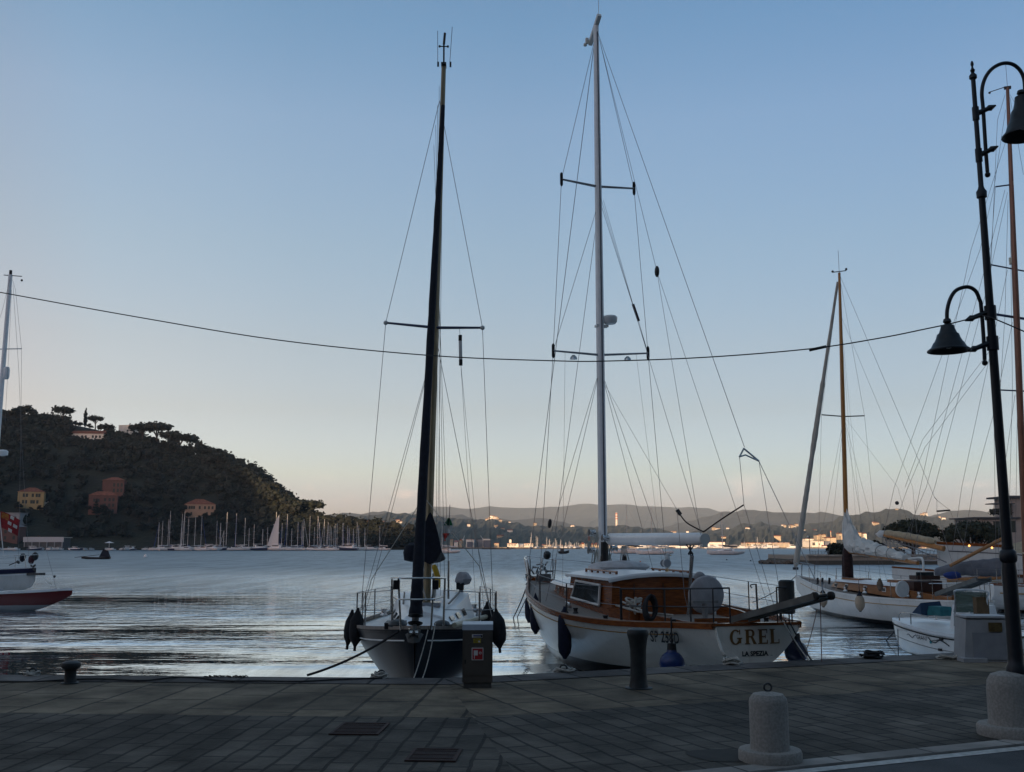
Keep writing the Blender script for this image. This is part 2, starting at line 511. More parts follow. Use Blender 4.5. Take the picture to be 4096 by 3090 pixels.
def stone(name, c1, c2, mortar, bw, rh, msize, rough=0.6, off=0.5, swap=True, bump=0.012, grime=0.5):
    m = bpy.data.materials.new(name)
    m.use_nodes = True
    nt = m.node_tree
    b = nt.nodes['Principled BSDF']
    uv = nt.nodes.new('ShaderNodeUVMap'); uv.uv_map = 'metres'
    # wobble so that no joint is ruler straight
    wn = nt.nodes.new('ShaderNodeTexNoise'); wn.inputs['Scale'].default_value = 1.7; wn.inputs['Detail'].default_value = 2
    nt.links.new(uv.outputs[0], wn.inputs['Vector'])
    ws = nt.nodes.new('ShaderNodeVectorMath'); ws.operation = 'SCALE'; ws.inputs['Scale'].default_value = 0.06
    nt.links.new(wn.outputs['Color'], ws.inputs[0])
    wa = nt.nodes.new('ShaderNodeVectorMath'); wa.operation = 'ADD'
    nt.links.new(uv.outputs[0], wa.inputs[0]); nt.links.new(ws.outputs[0], wa.inputs[1])
    vec = wa.outputs[0]
    if swap:
        s1 = nt.nodes.new('ShaderNodeSeparateXYZ'); s2 = nt.nodes.new('ShaderNodeCombineXYZ')
        nt.links.new(vec, s1.inputs[0])
        nt.links.new(s1.outputs['Y'], s2.inputs['X']); nt.links.new(s1.outputs['X'], s2.inputs['Y'])
        vec = s2.outputs[0]
    br = nt.nodes.new('ShaderNodeTexBrick')
    br.offset = off
    br.squash = 1.4
    br.squash_frequency = 3
    nt.links.new(vec, br.inputs['Vector'])
    br.inputs['Color1'].default_value = (*c1, 1)
    br.inputs['Color2'].default_value = (*c2, 1)
    br.inputs['Mortar'].default_value = (*mortar, 1)
    br.inputs['Scale'].default_value = 1.0
    br.inputs['Mortar Size'].default_value = msize
    br.inputs['Mortar Smooth'].default_value = 0.3
    br.inputs['Bias'].default_value = 0.0
    br.inputs['Brick Width'].default_value = bw
    br.inputs['Row Height'].default_value = rh
    gn = nt.nodes.new('ShaderNodeTexNoise'); gn.inputs['Scale'].default_value = 1.1; gn.inputs['Detail'].default_value = 9; gn.inputs['Roughness'].default_value = .65
    nt.links.new(uv.outputs[0], gn.inputs['Vector'])
    gr = nt.nodes.new('ShaderNodeMapRange')
    for k, q in zip(('From Min', 'From Max', 'To Min', 'To Max'), (.3, .7, 1 - grime, 1 + grime * .6)): gr.inputs[k].default_value = q
    nt.links.new(gn.outputs['Fac'], gr.inputs['Value'])
    sn = nt.nodes.new('ShaderNodeTexNoise'); sn.inputs['Scale'].default_value = .42; sn.inputs['Detail'].default_value = 6; sn.inputs['Distortion'].default_value = 1.2
    nt.links.new(uv.outputs[0], sn.inputs['Vector'])
    sr = nt.nodes.new('ShaderNodeMapRange')
    for k, q in zip(('From Min', 'From Max', 'To Min', 'To Max'), (.38, .62, .62, 1.25)): sr.inputs[k].default_value = q
    nt.links.new(sn.outputs['Fac'], sr.inputs['Value'])
    gm = nt.nodes.new('ShaderNodeMath'); gm.operation = 'MULTIPLY'
    nt.links.new(gr.outputs[0], gm.inputs[0]); nt.links.new(sr.outputs[0], gm.inputs[1])
    mu = nt.nodes.new('ShaderNodeVectorMath'); mu.operation = 'SCALE'
    nt.links.new(br.outputs['Color'], mu.inputs[0]); nt.links.new(gm.outputs[0], mu.inputs['Scale'])
    nt.links.new(mu.outputs[0], b.inputs['Base Color'])
    b.inputs['Roughness'].default_value = max(rough, .8)
    b.inputs['Specular IOR Level'].default_value = .15
    fine = nt.nodes.new('ShaderNodeTexNoise'); fine.inputs['Scale'].default_value = 22; fine.inputs['Detail'].default_value = 5
    nt.links.new(uv.outputs[0], fine.inputs['Vector'])
    hh = nt.nodes.new('ShaderNodeMath'); hh.operation = 'MULTIPLY_ADD'
    nt.links.new(br.outputs['Fac'], hh.inputs[0]); hh.inputs[1].default_value = -1.0
    nt.links.new(fine.outputs['Fac'], hh.inputs[2])
    bp = nt.nodes.new('ShaderNodeBump'); bp.inputs['Distance'].default_value = bump; bp.inputs['Strength'].default_value = 0.9
    nt.links.new(hh.outputs[0], bp.inputs['Height'])
    nt.links.new(bp.outputs[0], b.inputs['Normal'])
    return m
def offs(p, u, d): return p + V((u.y, -u.x, 0)) * d
MIT = ((V((left_dir.y, -left_dir.x, 0)) + V((right_dir.y, -right_dir.x, 0))).normalized())
def mitre(d): return BEND + MIT * (d / MIT.dot(V((left_dir.y, -left_dir.x, 0))))
m_cop = stone('coping_stone', (0.14, 0.13, 0.125), (0.085, 0.078, 0.075), (0.03, 0.03, 0.03), 1.6, .9, .022, grime=.55)
m_slab = stone('worn_sandstone_slabs', (0.2, 0.162, 0.115), (0.135, 0.112, 0.083), (0.065, 0.057, 0.046), 1.05, .62, .024, off=.37, grime=.7, bump=.018)
m_sett = stone('grey_stone_setts', (0.112, 0.1, 0.085), (0.068, 0.062, 0.054), (0.03, 0.028, 0.026), .5, .235, .018, off=.43, grime=.65, bump=.018)
m_kerb = stone('kerb_stone', (0.34, 0.32, 0.3), (0.27, 0.255, 0.24), (0.07, 0.07, 0.07), .7, 1.6, .012, swap=False, grime=.35)
def strip(name, d0, d1, z, m):
    for u, end in ((left_dir, L_END), (right_dir, R_END)):
        uv_sheet(name, [offs(end, u, d0), mitre(d0), mitre(d1), offs(end, u, d1)], z, m, BEND, u)
strip('quay_coping', 0.0, 0.62, QZ + .012, m_cop)
strip('pavement_slabs', 0.62, 3.15, QZ + .004, m_slab)
kn = V((kdir.y, -kdir.x, 0))
def on_kerb_line(p, u, k=K0):
    """where the line through p along u meets the kerb line"""
    t = (k - p).dot(kn) / u.dot(kn)
    return p + u * t
uL = V((left_dir.y, -left_dir.x, 0)); uR = V((right_dir.y, -right_dir.x, 0))
m0 = mitre(3.15)
mk = on_kerb_line(m0, MIT)
uv_sheet('pavement_setts', [offs(L_END, left_dir, 3.15), m0, mk, on_kerb_line(offs(L_END, left_dir, 3.15), uL)], QZ + .004, m_sett, BEND, left_dir)
uv_sheet('pavement_setts', [m0, offs(R_END, right_dir, 3.15), on_kerb_line(offs(R_END, right_dir, 3.15), uR), mk], QZ + .004, m_sett, BEND, right_dir)
# kerb: a real low step down to the road
ka, kb = K0 - kdir * 40, K0 + kdir * 45
kz = QZ + .008
ko = uv_sheet('kerb', [ka, kb, kb + kn * KW, ka + kn * KW], kz, m_kerb, K0, kdir)
kf = MB().add([V((*(ka + kn * KW).xy, kz)), V((*(kb + kn * KW).xy, kz)), V((*(kb + kn * (KW + .015)).xy, QZ - .2)), V((*(ka + kn * (KW + .015)).xy, QZ - .2))], [(0, 1, 2, 3)])
structure('kerb_face', kf, mat('kerb_face_stone', (0.24, 0.23, 0.22), 0.7, var=.3, scale=4), ang=0)

quay = MB()
base = [V((p.x, p.y, QZ)) for p in (L_END, BEND, R_END, kb + kn * KW, ka + kn * KW)]
n = len(base)
quay.add(base + [V((p.x, p.y, -3)) for p in base], [tuple(range(n))] + [(i, (i + 1) % n, n + (i + 1) % n, n + i) for i in range(n)])
structure('quay', quay, mat('quay_masonry', (0.11, 0.1, 0.09), 0.8, var=0.35, scale=2.5, bump=0.05, bscale=4), ang=0)
RZ = QZ - .014
road = MB()
ra, rb = ka + kn * (KW + .01), kb + kn * (KW + .01)
road.add([V((*ra.xy, RZ)), V((*rb.xy, RZ)), V((90, 20, RZ)), V((90, -30, RZ)), V((-90, -30, RZ)), V((-90, -16, RZ))], [(5, 4, 3, 2, 1, 0)])
structure('road', road, mat('asphalt', (0.042, 0.044, 0.05), 0.8, var=.25, scale=3, bump=.006, bscale=160), ang=0)
ln = MB()
l0, l1 = KW + .018, KW + .15
N = 60
rows = []
for i in range(N + 1):
    p = ka.lerp(kb, i / N)
    rows.append([V((*(p + kn * (l0 + rnd.uniform(-.004, .004))).xy, RZ + .004)), V((*(p + kn * (l1 + rnd.uniform(-.004, .004))).xy, RZ + .004))])
ln.grid(rows)
structure('road_marking', ln, mat('worn_white_road_paint', (0.5, 0.5, 0.48), 0.7, col2=(0.3, 0.3, 0.29), scale=14), ang=0)
# a patch of darker setts
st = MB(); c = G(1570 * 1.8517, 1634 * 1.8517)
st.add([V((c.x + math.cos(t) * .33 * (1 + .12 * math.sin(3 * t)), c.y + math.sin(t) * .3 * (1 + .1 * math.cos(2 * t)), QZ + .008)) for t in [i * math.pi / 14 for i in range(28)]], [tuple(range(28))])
structure('pavement_patch', st, mat('dark_patch', (0.02, 0.018, 0.016), 0.9, var=.3), ang=0)

# ------------------------------------------------------------------ land
def fbm(x, y, s, o=4):
    return noise.fractal(V((x * s, y * s, 3.7)), 1.0, 2.1, o)
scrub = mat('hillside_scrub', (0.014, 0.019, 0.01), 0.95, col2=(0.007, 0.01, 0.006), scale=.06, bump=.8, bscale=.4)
# the wooded hill on the left: crest line measured in the photo, shore 540 m away
CREST = [(-7000, 300, 330), (-4500, 700, 480), (-2200, 1250, 640), (-900, 1500, 760), (-400, 1600, 740), (0, 1668, 720), (250, 1700, 715), (480, 1745, 710), (560, 1762, 700), (700, 1818, 690), (850, 1856, 675), (1000, 1926, 655), (1080, 1984, 640),
         (1160, 2046, 625), (1210, 2090, 615), (1300, 2135, 605), (1400, 2150, 600), (1520, 2166, 596), (1620, 2175, 592), (1720, 2183, 590)]
SHORE = [(-7000, 130), (-4500, 210), (-2200, 360), (-900, 470), (-400, 500), (0, 520), (500, 545), (1000, 560), (1720, 580)]
def crest(px): return interp([(a, b) for a, b, c in CREST], px), interp([(a, c) for a, b, c in CREST], px)
def land(px, t):
    """point of the hill on the vertical plane through column px: t=0 shore, t=1 crest, beyond is the far side"""
    py, yc = crest(px)
    ys_ = interp(SHORE, px)
    zc = P(px, py, yc).z
    Y = ys_ + (yc - ys_) * t
    x = (px - CX) / FPX * Y / CP * (1 / (1 + (CY - 2181) / FPX * -SP / CP)) if False else P(px, 2181, Y).x
    if t <= 1: z = .6 + (zc - .6) * (.25 * t + .75 * math.sin(t * math.pi / 2) ** 1.25)
    else: z = max(-5, zc - (t - 1) * zc * .9)
    amp = min(1, t * 3) * (1 - .75 * smooth(.75, 1.0, t)) if t < 1 else min(1, (t - 1) * 2 + .25)
    return V((x, Y, z + amp * 3.5 * fbm(x, Y, .02)))
hl = MB()
cols = [-7000 + i * 250 for i in range(24)] + [-1000 + i * 30 for i in range(92)]
rws = [i / 26 for i in range(27)] + [1.1, 1.3, 1.7, 2.2]
hl.grid([[V((land(c, 0).x, land(c, 0).y - 1, -2)) for c in cols]] + [[land(c, t) for c in cols] for t in rws])
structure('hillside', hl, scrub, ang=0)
def on_hill(px, py):
    """hill point seen at a pixel"""
    lo, hi = 0.0, 1.0
    d = ray(px, py)
    for _ in range(40):
        t = (lo + hi) / 2
        q = land(px, t)
        if EYE + d.z * q.y / d.y > q.z: lo = t
        else: hi = t
    return land(px, (lo + hi) / 2)
# unseen ridge added behind the camera, shaped to shade the harbour and block sky
bh = MB()
def ridge_h(x): return interp([(-1400, 240), (-900, 230), (-640, 195), (-560, 140), (-505, 96), (-480, 80), (-380, 80), (-300, 74), (0, 62), (150, 64), (300, 68), (450, 60), (900, 60)], x)
rows = []
for y, k in ((-14, 0), (-16, .1), (-24, .26), (-40, .5), (-62, .85), (-80, 1.0), (-110, .97), (-200, .6), (-320, .0)):
    rows.append([V((x, y * (1 + max(0, -x - 250) / 1200), .3 + (ridge_h(x) * (.96 + .05 * fbm(x, y, .01))) * k)) for x in range(-1400, 901, 50)])
bh.grid(rows)
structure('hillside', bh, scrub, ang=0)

# far shore and the ranges behind it
def hill_range(crest_pts, Yc, Yf, px0, px1, step, zf, m, bump, seed, back=1.5):
    g = MB()
    cs = [px0 + i * step for i in range(int((px1 - px0) / step) + 1)]
    rows = []
    ts = [0, .04, .1, .18, .27, .36, .46, .56, .66, .76, .86, .94, 1.0]
    for t in ts:
        row = []
        for c in cs:
            py = interp(crest_pts, c)
            zc = P(c, py, Yc).z
            Y = Yf + (Yc - Yf) * t
            x = P(c, 2181, Y).x
            z = zf + (zc - zf) * (.12 * t + .88 * t ** 1.5)
            if 0 < t < 1: z += (fbm(x + seed, Y, 3.2 / (Yc - Yf)) * .16 * (zc - zf)) * math.sin(math.pi * t) ** .7
            z += bump * fbm(c * .7 + seed, t * 300, .05, 5) * min(1, t * 5)
            row.append(V((x, Y, z)))
        rows.append(row)
    rows.append([V((p.x * 1.1, p.y * 1.15, p.z * .3)) for p in rows[-1]])
    rows.insert(0, [V((p.x, p.y - 2, -3)) for p in rows[0]])
    g.grid(rows)
    return structure('hills', g, m, ang=0)
far_wood = mat('far_woodland', (0.06, 0.07, 0.055), 0.95, col2=(0.03, 0.04, 0.03), scale=.02, bump=1.5, bscale=.05)
far_wood2 = mat('farther_woodland', (0.055, 0.06, 0.05), 0.95, col2=(0.035, 0.04, 0.034), scale=.008)
R2 = [(1000, 2110), (1300, 2095), (1360, 2082), (1420, 2066), (1500, 2060), (1560, 2056), (1680, 2056), (1740, 2062), (1800, 2074), (1880, 2079), (1940, 2083), (1970, 2075), (2010, 2084), (2060, 2094), (2100, 2100), (2200, 2106), (2300, 2107), (2400, 2110), (2450, 2106),
      (2500, 2101), (2550, 2107), (2590, 2112), (2640, 2118), (2720, 2135), (2760, 2131), (2830, 2119), (2900, 2122), (2960, 2101), (3000, 2093), (3050, 2091), (3090, 2098), (3130, 2106), (3170, 2097), (3200, 2106), (3250, 2095), (3300, 2091), (3340, 2085), (3370, 2071), (3420, 2059), (3480, 2049), (3530, 2046),
      (3580, 2037), (3640, 2040), (3660, 2058), (3700, 2056), (3770, 2076), (3820, 2086), (3900, 2118), (4096, 2140), (4500, 2150)]
R3 = [(700, 2090), (1200, 2085), (1300, 2062), (1380, 2048), (1440, 2058), (1470, 2054), (1540, 2046), (1600, 2058), (1700, 2066), (1800, 2062), (1837, 2058), (1900, 2077), (2040, 2078), (2140, 2075), (2180, 2074), (2260, 2091), (2400, 2130), (2600, 2130), (2700, 2098), (2800, 2076), (2870, 2055), (2930, 2048), (3015, 2038), (3060, 2045), (3150, 2054), (3200, 2051),
      (3310, 2054), (3370, 2061), (3450, 2092), (3600, 2110), (3700, 2075), (3815, 2043), (3900, 2042), (4096, 2060), (4500, 2070)]
R4 = [(700, 2110), (1300, 2090), (1600, 2062), (1738, 2022), (1866, 2038), (1970, 2024), (2100, 2037), (2250, 2024), (2360, 2016), (2530, 2020), (2650, 2028), (2800, 2030), (2900, 2046), (3100, 2080), (3600, 2110), (4500, 2110)]
hill_range(R2, 2600, 830, 900, 4500, 12, 1.0, far_wood, 6.0, 0)
hill_range(R3, 5600, 3800, 600, 4500, 24, 0, far_wood2, 9.0, 50)
hill_range(R4, 9500, 7000, 600, 4500, 40, 0, far_wood2, 14.0, 90)
def on_r2(px, py):
    d = ray(px, py)
    zc = P(px, interp(R2, px), 2600).z
    lo, hi = 0.0, 1.0
    for _ in range(30):
        t = (lo + hi) / 2
        Y = 830 + 1770 * t
        if EYE + d.z * Y / d.y > 1 + (zc - 1) * (.12 * t + .88 * t ** 1.5): lo = t
        else: hi = t
    return P(px, py, 830 + 1770 * lo)

# ------------------------------------------------------------------ the evening haze over the bay
hz = MB().box((0, 5200, 196), (13000, 11200, 396))
hm = bpy.data.materials.new('evening_haze'); hm.use_nodes = True
hn = hm.node_tree
hn.nodes.remove(hn.nodes['Principled BSDF'])
pv = hn.nodes.new('ShaderNodeVolumePrincipled')
pv.inputs['Color'].default_value = (0.68, 0.85, 1.0, 1)
pv.inputs['Density'].default_value = HAZE
pv.inputs['Anisotropy'].default_value = 0.0
hn.links.new(pv.outputs[0], hn.nodes['Material Output'].inputs['Volume'])
ho = hz.build('haze', hm, None, ang=0)
ho['kind'] = 'stuff'

# ------------------------------------------------------------------ trees
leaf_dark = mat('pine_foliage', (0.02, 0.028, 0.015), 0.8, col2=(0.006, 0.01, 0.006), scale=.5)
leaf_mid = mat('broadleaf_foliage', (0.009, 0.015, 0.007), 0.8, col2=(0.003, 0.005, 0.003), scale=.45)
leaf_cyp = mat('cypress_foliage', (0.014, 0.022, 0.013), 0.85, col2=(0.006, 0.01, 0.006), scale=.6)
bark = mat('bark', (0.05, 0.038, 0.028), 0.9, var=.4, scale=3)
def leaves(mb, rg, blobs, n, size):
    """leaf clumps spread through overlapping blobs (centre, radii): many small tilted faces with gaps"""
    tot = sum(r[0] * r[1] + r[2] * r[0] for c, r in blobs)
    for c, r in blobs:
        k = max(6, int(n * (r[0] * r[1] + r[2] * r[0]) / tot))
        for _ in range(k):
            d = V((rg.gauss(0, 1), rg.gauss(0, 1), rg.gauss(0, 1))).normalized() * rg.uniform(.55, 1.06)
            p = V(c) + V((d.x * r[0], d.y * r[1], d.z * r[2]))
            a = V((rg.gauss(0, 1), rg.gauss(0, 1), rg.gauss(0, .6))).normalized()
            b = a.orthogonal().normalized()
            b.rotate(Matrix.Rotation(rg.uniform(0, 6.3), 3, a))
            s = size * rg.uniform(.6, 1.4)
            mb.add([p - a * s, p - b * s * .7, p + a * s * rg.uniform(.6, 1), p + b * s * .7], [(0, 1, 2, 3)])
        mb.ball(c, (r[0] * .72, r[1] * .72, r[2] * .72), 8, 5, .25, rg)
def tree_meshes(kind, seed, n=420, leaf=.45):
    """unit trees: total height about 10 m; returns trunk and crown meshes"""
    rg = random.Random(seed)
    tr, cr = MB(), MB()
    if kind == 'pine':                       # Italian stone pine: bare forked trunk, flat umbrella
        top = V((rg.uniform(-.6, .6), rg.uniform(-.4, .4), 6.2))
        tr.tube([(0, 0, -1.5), (top.x * .2, 0, 2.2), (top.x * .6, top.y * .5, 4.6), top], [.38, .3, .24, .18], 7)
        blobs = []
        for i in range(9):
            a = i * 2.4 + rg.uniform(-.3, .3); q = math.sqrt(i / 8) * 3.6
            c = V((top.x + math.cos(a) * q, top.y + math.sin(a) * q, 8.2 - q * .18 + rg.uniform(-.35, .35)))
            blobs.append((c, (rg.uniform(1.4, 2.1), rg.uniform(1.4, 2.1), rg.uniform(1.1, 1.7))))
            tr.tube([V((top.x * .6, top.y * .5, rg.uniform(4, 5.2))), top.lerp(c, .5) - V((0, 0, .5)), c], [.16, .1, .05], 5)
    elif kind == 'cypress':
        tr.tube([(0, 0, -1.5), (0, 0, 8)], [.22, .05], 6)
        blobs = [((rg.uniform(-.1, .1), rg.uniform(-.1, .1), z), (w, w, 1.5)) for z, w in ((1.6, .8), (3.2, 1.05), (4.9, 1.05), (6.5, .9), (8, .62), (9.2, .33))]
    elif kind == 'conifer':
        tr.tube([(0, 0, -1.5), (0, 0, 9.5)], [.25, .04], 6)
        blobs = []
        for z, w in ((1.8, 2.2), (3.3, 1.9), (4.8, 1.5), (6.3, 1.1), (7.8, .7), (9.1, .32)):
            for k in range(3):
                a = rg.uniform(0, 6.3)
                blobs.append(((math.cos(a) * w * .5, math.sin(a) * w * .5, z + rg.uniform(-.2, .2)), (w * .62, w * .62, .6)))
    else:                                    # holm oak and other broad crowns
        tr.tube([(0, 0, -1.5), (rg.uniform(-.3, .3), 0, 2.4), (rg.uniform(-.5, .5), 0, 4.6)], [.36, .28, .18], 7)
        blobs = []
        for i in range(10):
            a = i * 2.4; q = math.sqrt(i / 9) * 2.7
            c = V((math.cos(a) * q, math.sin(a) * q, 6.2 - q * .45 + rg.uniform(-1.2, 1.5)))
            blobs.append((c, (rg.uniform(1.2, 1.9), rg.uniform(1.2, 1.9), rg.uniform(1.1, 1.7))))
            tr.tube([(0, 0, rg.uniform(2.2, 3.6)), V((0, 0, 3.4)).lerp(c, .5), c], [.15, .1, .05], 5)
    leaves(cr, rg, blobs, n, leaf)
    return tr.mesh('trunk', bark), cr.mesh('crown', {'pine': leaf_dark, 'cypress': leaf_cyp, 'conifer': leaf_cyp}.get(kind, leaf_mid), 0)
TREES = {(k, s): tree_meshes(k, s * 17 + len(k)) for k in ('pine', 'cypress', 'conifer', 'oak') for s in range(3)}
TNAME = {'pine': 'umbrella_pine', 'cypress': 'cypress_tree', 'conifer': 'conifer_tree', 'oak': 'leafy_tree'}
def plant(kind, loc, sc, label, group=None, rz=None, meshes=None):
    tr, cr = meshes or TREES[kind, rnd.randrange(3)]
    t = thing(TNAME[kind], label, 'tree', loc, rnd.uniform(0, 6.3) if rz is None else rz, group)
    t.scale = sc if isinstance(sc, tuple) else (sc, sc, sc)
    for nme, me in (('trunk', tr), ('crown', cr)):
        o = bpy.data.objects.new(nme, me); COL.objects.link(o); o.parent = t
    return t
def tree_px(kind, px, base, top, Y=None, label='', group=None, wide=1.0):
    """tree whose foot is seen at (px, base) and whose top is at row `top`"""
    p = on_hill(px, base) if Y is None else P(px, base, Y)
    h = P(px, top, p.y).z - p.z
    s = max(.25, h / 9.7)
    return plant(kind, p, (s * wide, s * wide, s), label, group)
# trees that stand out against the sky on the left hill
tree_px('oak', 60, 1690, 1608, label='broad dark tree at the top left end of the ridge, cut by the picture edge', wide=1.5)
tree_px('oak', 105, 1700, 1640, label='round tree crown just right of the broad tree at the top left of the ridge', wide=1.2)
tree_px('conifer', 172, 1705, 1640, label='pointed dark conifer close left of the lone umbrella pine on the ridge', wide=1.1)
tree_px('pine', 215, 1712, 1622, label='lone umbrella pine on the ridge with sky showing under its flat crown', wide=1.15)
tree_px('conifer', 245, 1714, 1650, label='small dark conifer under the right side of the lone umbrella pine')
tree_px('cypress', 309, 1706, 1638, label='single slender cypress standing up like a column on the ridge line')
tree_px('pine', 352, 1726, 1662, label='umbrella pine with layered crown right of the slender cypress', wide=1.2)
tree_px('oak', 400, 1742, 1690, label='low round tree left of the white flat roofed house on the ridge', wide=1.4)
tree_px('pine', 548, 1790, 1690, label='umbrella pine with gaps in its crown, next right of the white ridge house', wide=1.15)
tree_px('pine', 605, 1800, 1687, label='wide umbrella pine crown second right of the white house on the ridge', wide=1.2)
tree_px('pine', 655, 1822, 1722, label='umbrella pine leaning over the gap of sky on the upper slope', wide=1.0)
tree_px('pine', 700, 1832, 1728, label='umbrella pine in the tight clump halfway along the descending ridge', wide=1.1)
tree_px('pine', 738, 1830, 1738, label='last umbrella pine of the clump before the ridge drops', wide=1.0)
tree_px('conifer', 787, 1850, 1762, label='pointed conifer sticking up where the ridge starts to drop')
tree_px('pine', 1192, 2092, 1998, label='umbrella pine at the low end of the hill with a bright gap beside its trunk', wide=1.15)
tree_px('pine', 1238, 2096, 1998, label='broad umbrella pine at the foot of the ridge, its crown overhanging the low wood', wide=1.3)
g_ridge = 'dark trees along the falling crest of the wooded hill'
for px, base, top, k in ((20, 1690, 1622, 'oak'), (135, 1700, 1660, 'oak'), (270, 1712, 1678, 'oak'), (290, 1715, 1684, 'oak'), (330, 1722, 1690, 'oak'), (375, 1735, 1690, 'oak'), (425, 1752, 1712, 'oak'), (580, 1800, 1740, 'oak'), (630, 1815, 1752, 'oak'), (718, 1842, 1770, 'oak'), (745, 1850, 1776, 'conifer'), (448, 1758, 1716, 'oak'), (480, 1768, 1724, 'oak'), (520, 1778, 1735, 'oak'), (830, 1890, 1776, 'oak'), (860, 1896, 1790, 'oak'), (885, 1908, 1812, 'oak'), (912, 1918, 1828, 'oak'), (940, 1936, 1838, 'oak'), (965, 1950, 1856, 'oak'), (985, 1960, 1868, 'oak'),
                         (1008, 1976, 1884, 'oak'), (1035, 1995, 1892, 'oak'), (1062, 2018, 1908, 'oak'), (1080, 2034, 1938, 'oak'), (1100, 2046, 1940, 'oak'), (1125, 2062, 1956, 'oak'), (1150, 2078, 1970, 'oak'), (1166, 2090, 1992, 'oak'), (760, 1850, 1772, 'oak'), (805, 1872, 1782, 'oak'),
                         (1275, 2120, 2046, 'oak'), (1300, 2126, 2066, 'oak'), (675, 1840, 1745, 'oak')):
    tree_px(k, px, base, top, None, 'dark leafy tree in the row along the falling crest of the wooded hill', g_ridge, wide=rnd.uniform(.9, 1.25))
g_low = 'trees of the low point beyond the marina'
for px in range(1310, 1680, 22):
    py0 = interp([(1300, 2140), (1400, 2155), (1520, 2172), (1680, 2184)], px)
    top = interp([(1300, 2072), (1330, 2078), (1350, 2088), (1420, 2092), (1450, 2108), (1490, 2106), (1540, 2110), (1580, 2118), (1600, 2127), (1640, 2124), (1670, 2122), (1680, 2124)], px) + rnd.uniform(-6, 6)
    tree_px('oak' if px % 3 else 'conifer', px, min(py0, 2180), top, None, 'dark round tree of the low wooded point right of the marina masts', g_low, wide=rnd.uniform(1.0, 1.5))
# the wood that covers the slope reads as one mass
wd = MB(); rg = random.Random(5)
for i in range(3300):
    px = rg.uniform(-350, 1690)
    t = rg.uniform(.04, 1.0) ** .8
    if px < 900 and .06 < t < .62 and rg.random() < .35: continue     # thinner among the terraces and houses
    q = land(px, t)
    pr = V((px, 2181 - (q.z - EYE) / q.y * FPX * .98, 0))
    if any(a - 6 < px < b + 6 and c - 10 < pr.y < d + 34 for a, b, c, d in ((30, 165, 1950, 2036), (335, 485, 1915, 2060), (735, 858, 2000, 2068), (255, 390, 1718, 1760), (425, 512, 1690, 1740), (90, 255, 2130, 2185), (-20, 80, 2035, 2165))): continue
    if t > .92 and px < 770: continue
    s = rg.uniform(2.0, 4.6) * (1.0 if t > .5 else .8)
    lift = 0
    if t > .8 and px > 770: s *= 1.2; lift = rg.uniform(0, 5.5) * smooth(.8, .95, t)
    c = V((q.x, q.y, q.z + s * .8 + lift))
    for _ in range(26):
        d = V((rg.gauss(0, 1), rg.gauss(0, 1), rg.gauss(.2, .8))).normalized() * rg.uniform(.6, 1.1)
        p = c + V((d.x * s, d.y * s, d.z * s * .85))
        a = V((rg.gauss(0, 1), rg.gauss(0, 1), rg.gauss(0, .6))).normalized()
        b = a.orthogonal().normalized()
        l = rg.uniform(.5, 1.15)
        wd.add([p - a * l, p - b * l * .8, p + a * l, p + b * l * .8], [(0, 1, 2, 3)])
    wd.ball(c, (s * .62, s * .62, s * .6), 7, 4, .3, rg)
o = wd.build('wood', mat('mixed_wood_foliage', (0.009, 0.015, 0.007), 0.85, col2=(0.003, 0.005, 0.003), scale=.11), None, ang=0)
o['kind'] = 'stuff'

# ------------------------------------------------------------------ buildings
roof_tile = mat('terracotta_roof', (0.2, 0.065, 0.035), 0.85, var=.35, scale=.8)
roof_grey = mat('grey_roof', (0.16, 0.16, 0.17), 0.7, var=.2, scale=.4)
roof_red = mat('red_sheet_roof', (0.35, 0.1, 0.06), 0.6, var=.2, scale=.3)
shutter = mat('dark_shutters', (0.03, 0.04, 0.035), 0.7, var=.3)
pane_far = glass('window_panes_dark', (0.03, 0.035, 0.045))
def wallmat(n, c): return mat('wall_' + n, c, 0.85, var=.12, scale=.35)
def house(name, label, loc, w, d, h, wall, roof=None, kind='hip', rz=0.0, rise=1.6, wins=(), side_wins=(), cat='house', group=None, eave=.4, doors=()):
    """loc is the middle of the front foot; front faces -y; wins: (x, z, w, h) on the front, side_wins the same along the left side"""
    t = thing(name, label, cat, loc, rz, group)
    MB().box((0, d / 2, h / 2 - 1.5), (w, d, h + 3)).build('wall', wall, t, 0)
    if kind == 'flat':
        r = MB().box((0, d / 2, h + .12), (w + 2 * eave, d + 2 * eave, .24))
    else:
        a, b, c, e = V((-w / 2 - eave, -eave, h)), V((w / 2 + eave, -eave, h)), V((w / 2 + eave, d + eave, h)), V((-w / 2 - eave, d + eave, h))
        k = min(w, d) / 2 if kind == 'hip' else 0
        p, q = V((-w / 2 - eave + k, d / 2, h + rise)), V((w / 2 + eave - k, d / 2, h + rise))
        if kind == 'hip' and w < d:
            k = w / 2 + eave
            p, q = V((0, -eave + k, h + rise)), V((0, d + eave - k, h + rise))
            r = MB().add([a, b, c, e, p, q], [(0, 1, 4), (1, 2, 5, 4), (2, 3, 5), (3, 0, 4, 5), (3, 2, 1, 0)])
        else:
            r = MB().add([a, b, c, e, p, q], [(0, 1, 5, 4), (1, 2, 5), (2, 3, 4, 5), (3, 0, 4), (3, 2, 1, 0)])
    r.build('roof', roof or roof_tile, t, 0)
    for x, z, ww, wh in wins:
        MB().box((x, -.02, z), (ww * 1.15, .1, wh * 1.1)).build('window', shutter, t, 0)
    for y, z, ww, wh in side_wins:
        MB().box((-w / 2 - .02, y, z), (.1, ww, wh)).build('window', shutter, t, 0)
    for x, z, ww, wh in doors:
        MB().box((x, -.03, z), (ww, .12, wh)).build('door', shutter, t, 0)
    return t
